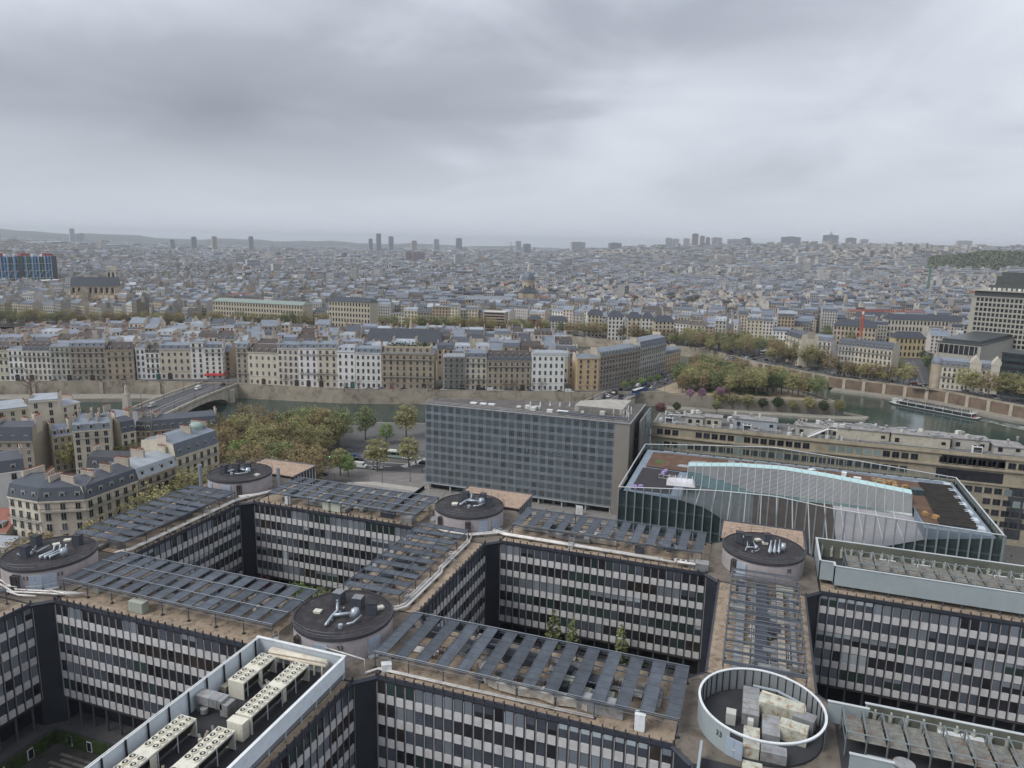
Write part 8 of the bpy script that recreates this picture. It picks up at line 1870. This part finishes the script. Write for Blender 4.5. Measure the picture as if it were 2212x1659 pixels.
def car_proto(kind, col):
    if (kind, col) in PROTO: return PROTO[(kind, col)]
    pm = mat('paint_'+col, CARCOL[col], .25, var=.04, spec=.6)
    t = ob('car' if kind == 'car' else kind, None); t['category'] = 'car' if kind == 'car' else 'van'
    if kind == 'car':
        ob('body', prof([(-2.1,.28),(2.05,.28),(2.2,.55),(2.1,.78),(1.1,.93),(-1.75,.98),(-2.15,.9),(-2.2,.5)], 1.72, 1.62).mesh('body', pm), t)
        ob('window', prof([(-1.85,.95),(1.15,.92),(.35,1.40),(-1.25,1.42)], 1.55, 1.25).mesh('window', cglass), t)
        ob('roof', prof([(-1.32,1.40),(.42,1.38),(.2,1.47),(-1.1,1.49)], 1.30, 1.15).mesh('roof', pm), t); wx = (1.35,-1.3); zl = .66; xl = 2.12
    else:
        ob('body', prof([(-2.6,.3),(2.3,.3),(2.5,.6),(2.4,1.05),(1.7,1.25),(1.25,2.05),(.9,2.2),(-2.5,2.25),(-2.65,1.8)], 1.95, 1.75).mesh('body', pm), t)
        ob('window', prof([(1.1,1.28),(1.72,1.27),(1.3,1.98),(1.05,2.0)], 1.98, 1.80).mesh('window', cglass), t); wx = (1.6,-1.6); zl = .8; xl = 2.45
    for x in wx:
        for s in (-1, 1): ob('wheel', wheel_me, t, (x, s*.78, 0))
    for s in (-1, 1):
        ob('headlight', MB().box(0,-.2,-.07,.06,.2,.07).mesh('headlight', lamp_w), t, (xl-.02, s*.55, zl)); ob('taillight', MB().box(-.06,-.15,-.1,0,.15,.1).mesh('taillight', lamp_r), t, (-xl-.04, s*.6, zl+.1))
    regkids(t); PROTO[(kind, col)] = [t, False]; return PROTO[(kind, col)]
def car(kind, col, x, y, z, rz, where):
    p = car_proto(kind, col); lb = '%s %s %s' % (col.replace('_', ' '), kind.replace('_', ' '), where)
    if not p[1]: t = p[0]; p[1] = True; t.location = (x, y, z); t.rotation_euler = (0, 0, rz); t['label'] = lb; t['group'] = lb
    else: t = clone(p[0], (x, y, z), rz, lb, lb)
    return t
CC = ['white','black','grey','silver','blue','red','dark_blue']; CWt = [3,4,3,2,1,.6,1.5]
rc_ = lambda: random.choices(CC, CWt)[0]
def roadcars(P, off, step, prob, z, where, rev=0):
    for a, b in zip(P[:-1], P[1:]):
        L = math.dist(a, b); rz = math.atan2(b[1]-a[1], b[0]-a[0]); s = random.uniform(2,step)
        while s < L-2:
            if random.random() < prob:
                q = s/L; car('delivery_van' if random.random() < .12 else 'car', rc_(), lerp(a[0],b[0],q)-math.sin(rz)*off, lerp(a[1],b[1],q)+math.cos(rz)*off, z, rz+rev, where)
            s += step*random.uniform(.9,1.35)
roadcars([(p[0]-1.2, p[1]+3.1) for p in ISL_S[4:7]], 0, 5.4, .92, .015, 'parked along the island quay wall')
roadcars([(p[0]-1.2, p[1]+3.1) for p in ISL_S[1:4]], 0, 5.6, .6, .015, 'parked on the quay left of the bridge', math.pi)
roadcars([(p[0]-4.6, p[1]+9.3) for p in ISL_S[4:7]], 0, 6.2, .3, .015, 'parked close to the island house fronts')
for off, rv in ((-6,0),(-2.6,0),(2.8,math.pi),(6.2,math.pi)):
    roadcars(sully[0:3], off, 7.5, .75, .08, 'queuing on the boulevard bridge', rv); roadcars(sully[2:6], off, 9, .55, .065, 'on the boulevard across the island tip', rv); roadcars(sully[5:7], off, 9, .55, .08, 'on the farther boulevard bridge', rv)
roadcars(rb_road, 3, 9, .5, .02, 'on the far quay road'); roadcars(rb_road, -4, 7, .6, .02, 'parked by the far quay wall')
roadcars([(229,450),(240,560)], 4.5, 8, .6, .02, 'parked in the tree lined street'); roadcars([(262,404),(300,388)], -9, 9, .7, .02, 'on the quay before the hotel')
def placecar(kind, col, X, Y, P, where, rev=0, z=.02):
    x, y = U(X, Y, .7); a, b = P; car(kind, col, x, y, z, math.atan2(b[1]-a[1], b[0]-a[0])+rev, where)
R1 = (lb_road[1], lb_road[3])
for kd, col, X, Y, w in [('delivery_van','white',779,1006,'driving past the bus stop'),('car','silver',815,1010,'driving toward the museum'),('car','blue',766,984,'in the far lane beside the brown trees'),('car','black',773,991,'waiting beside the blue car'),('car','dark_blue',800,986,'in the far lane behind the planter tree'),('car','white',880,988,'crossing before the museum'),('car','black',917,999,'at the museum corner'),('car','grey',722,988,'under the brown trees'),('car','black',738,990,'under the brown trees'),('car','dark_blue',697,1022,'beside the campus roof corner')]:
    placecar(kd, col, X, Y, R1, w)
for s, y, kd, col, w in [(22,-3.5,'delivery_van','white','driving onto the arched bridge'),(70,-4.5,'delivery_van','silver','driving over the arched bridge past the statue'),(6,4,'car','black','turning off the arched bridge')]:
    x, yy, z = on_bridge(s, y); car(kd, col, x, yy, z+.02, BR_RZ, w)
def bus(label, x, y, z, rz, col, glow, L=12.0):
    t = thing('city_bus', label, 'bus', (x, y, z), rz); pm = mat('bus_'+glow, col, .3, var=.05); w = 2.5
    ob('body', MB().box(-L/2,-w/2,.35,L/2,w/2,1.25).box(-L/2,-w/2,2.5,L/2,w/2,2.85).mesh('body', pm), t)
    ob('window', MB().box(-L/2+.05,-w/2+.04,1.25,L/2-.05,w/2-.04,2.5).mesh('window', cglass), t)
    ob('roof', MB().box(-L/2+.15,-w/2+.15,2.85,L/2-.15,w/2-.15,3.0).box(-L/4,-.7,3.0,L/8,.7,3.25).mesh('roof', mat('bus_roof', (.66,.66,.62), .5, var=.08)), t)
    for k in range(7): ob('pillar', MB().box(-.06,-w/2,1.25,.06,w/2,2.5).mesh('pillar', pm), t, (-L/2+.6+k*(L-1.2)/6, 0, 0))
    for a in (L*.3, -L*.25):
        for s in (-1, 1): ob('wheel', wheel_me, t, (a, s*(w/2-.12), 0), 0, (1.45,1,1.45))
x, y = U(1378, 845, 1.5); bus('white and blue city bus on the boulevard before the garden', x, y, .08, math.atan2(sully[3][1]-sully[2][1], sully[3][0]-sully[2][0]), (.07,.16,.34), 'blue')
x, y = U(846, 980, 1.5); bus('long pale articulated bus behind the planter trees', x, y, .02, math.atan2(lb_road2[3][1]-lb_road2[1][1], lb_road2[3][0]-lb_road2[1][0]), (.30,.42,.34), 'green', 17)
x, y = U(1757, 740, 1.5); bus('white coach at the far bridge landing', 126, 560, .06, 1.1, (.55,.57,.58), 'white')
x, y = U(1305, 862, 1.5); bus('white roofed bus on the bridge behind the museum roof', sully[1][0]+2.5, sully[1][1]+8, .08, 1.35, (.5,.5,.48), 'pale')
# ------------------------------------------------------------------ tour boat with passengers
def boat():
    a, b = np.array([203.,421.]), np.array([246.,389.]); L = float(np.hypot(*(b-a))); rz = math.atan2(b[1]-a[1], b[0]-a[0])
    t = thing('tour_boat', 'long flat river tour boat with a crowded open upper deck', 'boat', (*((a+b)/2), ZW), rz); w = 7.0
    hw = mat('boat_white', (.50,.52,.50), .4, var=.1); hd = mat('boat_dark', (.04,.045,.05), .4)
    out = [(-L/2,-w*.35),(-L/2+3,-w/2),(L/2-5,-w/2),(L/2,0),(L/2-5,w/2),(-L/2+3,w/2),(-L/2,w*.35)]
    out = [(-x, y) for x, y in out][::-1]
    ob('hull', MB().prism(out, -.6, .75).mesh('hull', hd), t); ob('gunwale', MB().prism([(x*1.004, y*1.03) for x, y in out], .75, 1.0).mesh('gunwale', hw), t)
    ob('cabin_glass', MB().box(-L/2+8,-w/2+.6,1.0,L/2-3,w/2-.6,2.9).mesh('cabin_glass', mat('boat_glass', (.025,.03,.035), .15, var=.4, scale=.8)), t)
    pm = MB().box(-.12,-w/2+.52,1.0,.12,-w/2+.62,2.9).mesh('cabin_post', hw)
    for k in range(9): ob('cabin_post', pm, t, (-L/2+8+k*(L-11)/8, 0, 0)); ob('cabin_post', pm, t, (-L/2+8+k*(L-11)/8, 0, 0), math.pi).location = (-L/2+8+k*(L-11)/8, 0, 0)
    ob('upper_deck', MB().box(-L/2+6,-w/2+.3,2.9,L/2-2.5,w/2-.3,3.12).mesh('upper_deck', hw), t)
    r = MB()
    for s in (-1, 1):
        for h in (3.6,4.05): r.bar((-L/2+6,s*(w/2-.35),h),(L/2-2.5,s*(w/2-.35),h),.06)
        for k in range(22): x = -L/2+6+k*(L-8.5)/21; r.bar((x,s*(w/2-.35),3.1),(x,s*(w/2-.35),4.05),.05)
    ob('railing', r.mesh('railing', hw), t); ob('wheelhouse', MB().box(-L/2+2.6,-1.6,1.0,-L/2+5.6,1.6,3.4).box(-L/2+2.3,-1.8,3.4,-L/2+5.8,1.8,3.55).mesh('wheelhouse', hw), t)
    ob('stern_rail', MB().box(L/2-2.4,-2,1.0,L/2-1.8,2,1.9).mesh('stern_rail', mat('boat_red', (.35,.05,.04), .5)), t)
    m = MB(); cs = [(.02,.022,.03),(.05,.05,.055),(.25,.24,.22),(.10,.03,.03),(.03,.05,.10),(.02,.02,.02)]
    for i in range(26):
        for j in range(7):
            if random.random() < .12: continue
            x, y = -L/2+9+i*(L-13)/26+random.uniform(-.2,.2), -2.6+j*.87+random.uniform(-.1,.1); c = random.choice(cs)
            m.cyl(x,y,3.12,3.62,.24,6,0,c=c,r1=.27); m.cyl(x,y,3.62,4.12,.27,6,0,c=c,r1=.14); m.cyl(x,y,4.12,4.25,.1,6,0,c=(.36,.24,.18)); m.cyl(x,y,4.22,4.46,.12,6,0,c=random.choice([(.30,.20,.15),(.03,.02,.02),(.06,.04,.03)]),r1=.08)
    o = ob('seated_passengers', m.mesh('seated_passengers', mat('crowd', (1,1,1), .85, var=.1, attr=True)), None, (*((a+b)/2), ZW), rz, kind='stuff'); tag(o, 'crowd of seated passengers on the open upper deck', 'crowd')
    # foam behind the stern
    f = MB(); u = (b-a)/L; n_ = np.array([-u[1],u[0]])
    for k in range(260):
        s = random.random()**1.4*60; sp = 1.5+s*.10; q = b+u*(s-1)+n_*random.choice([-1,1,random.uniform(-.8,.8)])*sp*random.uniform(.7,1.1); l = random.uniform(.5,2.6); wd = random.uniform(.1,.35)
        f.quad(tuple(q-u*l-n_*wd)+(ZW+.05,), tuple(q+u*l-n_*wd)+(ZW+.05,), tuple(q+u*l+n_*wd)+(ZW+.05,), tuple(q-u*l+n_*wd)+(ZW+.05,))
    o = ob('wake_foam', f.mesh('wake_foam', mat('foam', (.55,.60,.56), .8, var=.2)), kind='stuff'); tag(o, 'white foam streaks trailing the tour boat', 'foam')
boat()
# moored barges on the left bank
for X0_, X1_, Y, lb in [(740,802,931,'white moored barge behind the river trees'),(862,905,946,'brown moored houseboat beside the museum trees')]:
    a, b = np.array(U(X0_,Y,ZW+1)), np.array(U(X1_,Y+2,ZW+1)); L = float(np.hypot(*(b-a))); rz = math.atan2(b[1]-a[1], b[0]-a[0]); wb = 'white' in lb
    t = thing('moored_barge', lb, 'boat', (*((a+b)/2), ZW), rz)
    ob('hull', MB().prism([(-L/2,0),(-L/2+2,-2.2),(L/2-2,-2.2),(L/2,0),(L/2-2,2.2),(-L/2+2,2.2)], -.5, 1.2).mesh('hull', mat('barge_'+('white' if wb else 'brown'), (.60,.60,.57) if wb else (.10,.05,.035), .6)), t)
    ob('cabin', MB().box(-L/2+3,-1.6,1.2,L/2-4,1.6,2.8).mesh('cabin', mat('barge_cabin_'+('w' if wb else 'b'), (.6,.6,.58) if wb else (.13,.10,.09), .6)), t); ob('window', MB().box(-L/2+3.5,-1.66,1.7,L/2-4.5,-1.6,2.3).mesh('window', cglass), t)
# ------------------------------------------------------------------ people
def person_mesh(seed, stride):
    """one skinned body: legs, torso, arms, neck, head"""
    J = dict(pel=(0,0,.95), che=(.02,0,1.35), nec=(.02,0,1.50), hea=(.05,0,1.63), top=(.04,0,1.76), hl=(0,.10,.92), kl=(.10*stride,.11,.50), al=(-.10*stride,.11,.09), fl=(.08-.10*stride,.11,.04), hr=(0,-.10,.92), kr=(-.04*stride,-.11,.50), ar=(-.30*stride,-.11,.12), fr=(-.14*stride,-.11,.05),
             sl=(.0,.19,1.42), el=(-.08*stride,.24,1.15), wl=(.02,.25,.92), gl=(.05,.25,.82), sr=(.0,-.19,1.42), er=(.06*stride,-.24,1.15), wr=(.16*stride,-.25,.93), gr=(.20*stride,-.25,.84))
    Rr = dict(pel=.15, che=.17, nec=.06, hea=.105, top=.07, hl=.10, kl=.065, al=.05, fl=.045, hr=.10, kr=.065, ar=.05, fr=.045, sl=.075, el=.055, wl=.04, gl=.04, sr=.075, er=.055, wr=.04, gr=.04)
    E_ = [('pel','che'),('che','nec'),('nec','hea'),('hea','top'),('pel','hl'),('hl','kl'),('kl','al'),('al','fl'),('pel','hr'),('hr','kr'),('kr','ar'),('ar','fr'),('che','sl'),('sl','el'),('el','wl'),('wl','gl'),('che','sr'),('sr','er'),('er','wr'),('wr','gr')]
    ks = list(J); me = bpy.data.meshes.new('p'); me.from_pydata([J[k] for k in ks], [(ks.index(a), ks.index(b)) for a, b in E_], [])
    o = bpy.data.objects.new('p', me); COL.objects.link(o); md = o.modifiers.new('s', 'SKIN')
    for i, k in enumerate(ks): me.skin_vertices[0].data[i].radius = (Rr[k], Rr[k]); me.skin_vertices[0].data[i].use_root = (k == 'pel')
    o.modifiers.new('d', 'SUBSURF').levels = 1
    dg = bpy.context.evaluated_depsgraph_get(); dg.update(); r = bpy.data.meshes.new_from_object(o.evaluated_get(dg)); bpy.data.objects.remove(o); return r
PM = [person_mesh(0, 1.0), person_mesh(1, .15)]
skin_c = mat('skin', (.36,.23,.17), .7); hair_c = mat('hair', (.03,.02,.015), .8)
def dress(base, coat, trou, nm):
    me = base.copy(); me.name = 'body'; me.materials.clear()
    for q in (mat('coat_'+nm, coat, .85, var=.1), mat('trouser_'+nm, trou, .85, var=.1), skin_c, hair_c): me.materials.append(q)
    for p in me.polygons:
        z = p.center.z; p.material_index = 1 if z < .86 and abs(p.center.y) < .2 else (3 if z > 1.68 or (z > 1.56 and p.center.x < -.0) else (2 if z > 1.50 or z < .90 else 0))
    return me
DRS = {}
COATS = dict(black=((.02,.02,.022),(.02,.02,.025)), grey=((.13,.13,.14),(.03,.03,.04)), beige=((.32,.25,.17),(.03,.035,.05)), blue=((.03,.05,.12),(.04,.04,.045)), red=((.25,.03,.03),(.03,.03,.035)))
def person(x, y, z, rz, col, walk, where):
    k = (col, walk)
    if k not in DRS: DRS[k] = dress(PM[0 if walk else 1], *COATS[col], col)
    lb = 'person in a %s coat %s %s' % (col, 'walking' if walk else 'standing', where)
    t = thing('person', lb, 'person', (x, y, z), rz, lb); ob('body', DRS[k], t)
for X, Y, z, col, wk, w in [(724,1063,.02,'black',1,'on the pavement above the steps'),(765,1066,.02,'grey',1,'near the plaza steps'),(897,1002,.02,'black',0,'at the crossing beside the museum'),(899,1004,.02,'blue',0,'at the crossing beside the museum'),(885,1008,.02,'grey',0,'by the planter tree'),
    (1163,1117,ZS,'black',0,'in the group on the museum plaza'),(1166,1118,ZS,'black',0,'in the group on the museum plaza'),(1160,1116,ZS,'grey',0,'in the group on the museum plaza'),(1172,1117,ZS,'beige',1,'near the group on the museum plaza'),(1180,1109,ZS,'black',1,'beside the museum doors'),(1217,1114,ZS,'blue',1,'beside the museum doors'),(1240,1118,ZS,'red',1,'near the plaza banner')]:
    x, y = U(X, Y, z); person(x, y, z, random.uniform(0,6.28), col, wk, w)
for s, yy, col in [(70,-9.6,'black'),(73,-9.9,'black'),(20,9.5,'grey'),(23,9.8,'blue'),(12,-9.8,'black'),(36,9.6,'beige'),(8,10,'black')]:
    x, y, z = on_bridge(s, yy); person(x, y, z+.15, BR_RZ+(0 if s % 2 else math.pi), col, 1, 'across the arched bridge' if yy > 0 else 'past the statue on the bridge')
for k in range(9):
    q = random.random(); x, y = lerp(48,68,q)+9.0, lerp(345,415,q)-3; person(x, y, .08, random.uniform(0,6.28), random.choice(list(COATS)), 1, 'on the boulevard pavement by the garden')
x, y = U(1933, 845, ZW+1.4); person(x, y, ZW+1.4, 1.0, 'black', 1, 'alone on the pale low quay')
# banner on the plaza, bicycles, lamps, signals
x, y = U(1251, 1113, ZS); t = thing('plaza_banner', 'white upright banner stand on the museum plaza', 'banner', (x, y, ZS))
ob('panel', MB().box(-1.1,-.12,.1,1.1,.12,3.2).mesh('panel', white_m), t); ob('print', (lambda m: [m.box(-.8,-.15,.6+k*.36,.6+.2*(k % 2),-.125,.72+k*.36) for k in range(6)] and m.mesh('print', mat('banner_print', (.35,.36,.38), .6)))(MB()), t); ob('foot', MB().box(-1.3,-.5,0,1.3,.5,.1).mesh('foot', steel_d), t)
bk = MB()
for sx in (-.5,.5): bk.tube([(sx+.33*math.cos(a),0,.34+.33*math.sin(a)) for a in np.linspace(0,6.28,11)[:-1]], .03, 4, closed=True)
bk.bar((-.5,0,.34),(-.1,0,.85),.05).bar((-.1,0,.85),(.4,0,.9),.05).bar((.5,0,.34),(.4,0,1.0),.05).bar((-.05,0,.3),(.4,0,.88),.05).box(-.25,-.08,.9,.05,.08,.97).bar((.4,-.25,1.02),(.4,.25,1.02),.04)
bk = bk.mesh('frame', mat('bike', (.05,.055,.06), .4, rnd=.5))
for k in range(22):
    x, y = U(lerp(692,795,k/21), lerp(1046,1038,k/21), 0); t = thing('bicycle', 'dark bicycle parked in the rack row beside the road', 'bicycle', (x, y, .012), random.uniform(1.2,1.8), 'bicycles in the rack row'); ob('frame', bk, t)
def lamp(x, y, z, where, h=8.0):
    t = thing('street_lamp', 'tall dark street lamp '+where, 'lamp', (x, y, z), 0, 'lamps '+where)
    ob('pole', MB().cyl(0,0,0,.8,.18,8).cyl(0,0,.8,h,.09,8,r1=.06).mesh('pole', iron_m), t); ob('lantern', MB().cyl(0,0,h,h+.5,.16,6,r1=.26).cyl(0,0,h+.5,h+.75,.28,6,r1=.04).mesh('lantern', mat('lantern', (.25,.25,.23), .4)), t)
for s in (8,28,50,72): 
    for yy in (-8.7,8.7): lamp(*on_bridge(s, yy), 'on the arched bridge', 6.5)
for k in range(14): q = k/13*5; i = min(4, int(q)); a, b = ISL_S[2+min(i,4)], ISL_S[min(7,3+i)]; lamp(lerp(a[0],b[0],q-i)-.8, lerp(a[1],b[1],q-i)+1.6, 0, 'along the island quay wall', 6)
for k in range(6): lamp(lerp(34,66,k/5)-9, lerp(290,418,k/5), .05, 'along the boulevard by the garden', 8)
for X, Y in [(724,1064),(826,1048),(886,1040),(690,1060),(912,1020)]: x, y = U(X, Y, 0); lamp(x, y, .012, 'on the pavement beside the plaza steps', 7)
for X, Y in [(712,985),(688,992)]:
    x, y = U(X, Y, 3); t = thing('traffic_light', 'green traffic light between the brown trees', 'traffic light', (x, y, .01), 0, 'green traffic lights by the trees'); ob('pole', MB().cyl(0,0,0,3,.07,6).mesh('pole', iron_m), t); ob('head', MB().box(-.15,-.15,2.6,.15,.15,3.5).mesh('head', iron_m), t)
    gm = mat('green_lamp', (.02,.5,.15), .4); gm.node_tree.nodes['Principled BSDF'].inputs['Emission Color'].default_value = (.05,1,.3,1); gm.node_tree.nodes['Principled BSDF'].inputs['Emission Strength'].default_value = 3.0
    ob('lens', MB().box(-.14,-.2,2.65,.14,-.15,2.93).mesh('lens', gm), t)
# ------------------------------------------------------------------ air
def haze():
    m = MB().box(-16500,-16500,-12,16500,16500,228).mesh('haze', []); ma = bpy.data.materials.new('haze_air'); ma.use_nodes = True; t = ma.node_tree; t.nodes.clear()
    out = nd(t, 'ShaderNodeOutputMaterial'); v = nd(t, 'ShaderNodeVolumePrincipled'); v.inputs['Color'].default_value = (.88,.94,1.0,1); v.inputs['Density'].default_value = HAZE; v.inputs['Anisotropy'].default_value = .3
    t.links.new(v.outputs[0], out.inputs['Volume']); m.materials.append(ma)
    o = ob('haze', m, kind='stuff'); tag(o, 'pale grey air over the whole town', 'haze')
HAZE = 9.0e-5
haze()
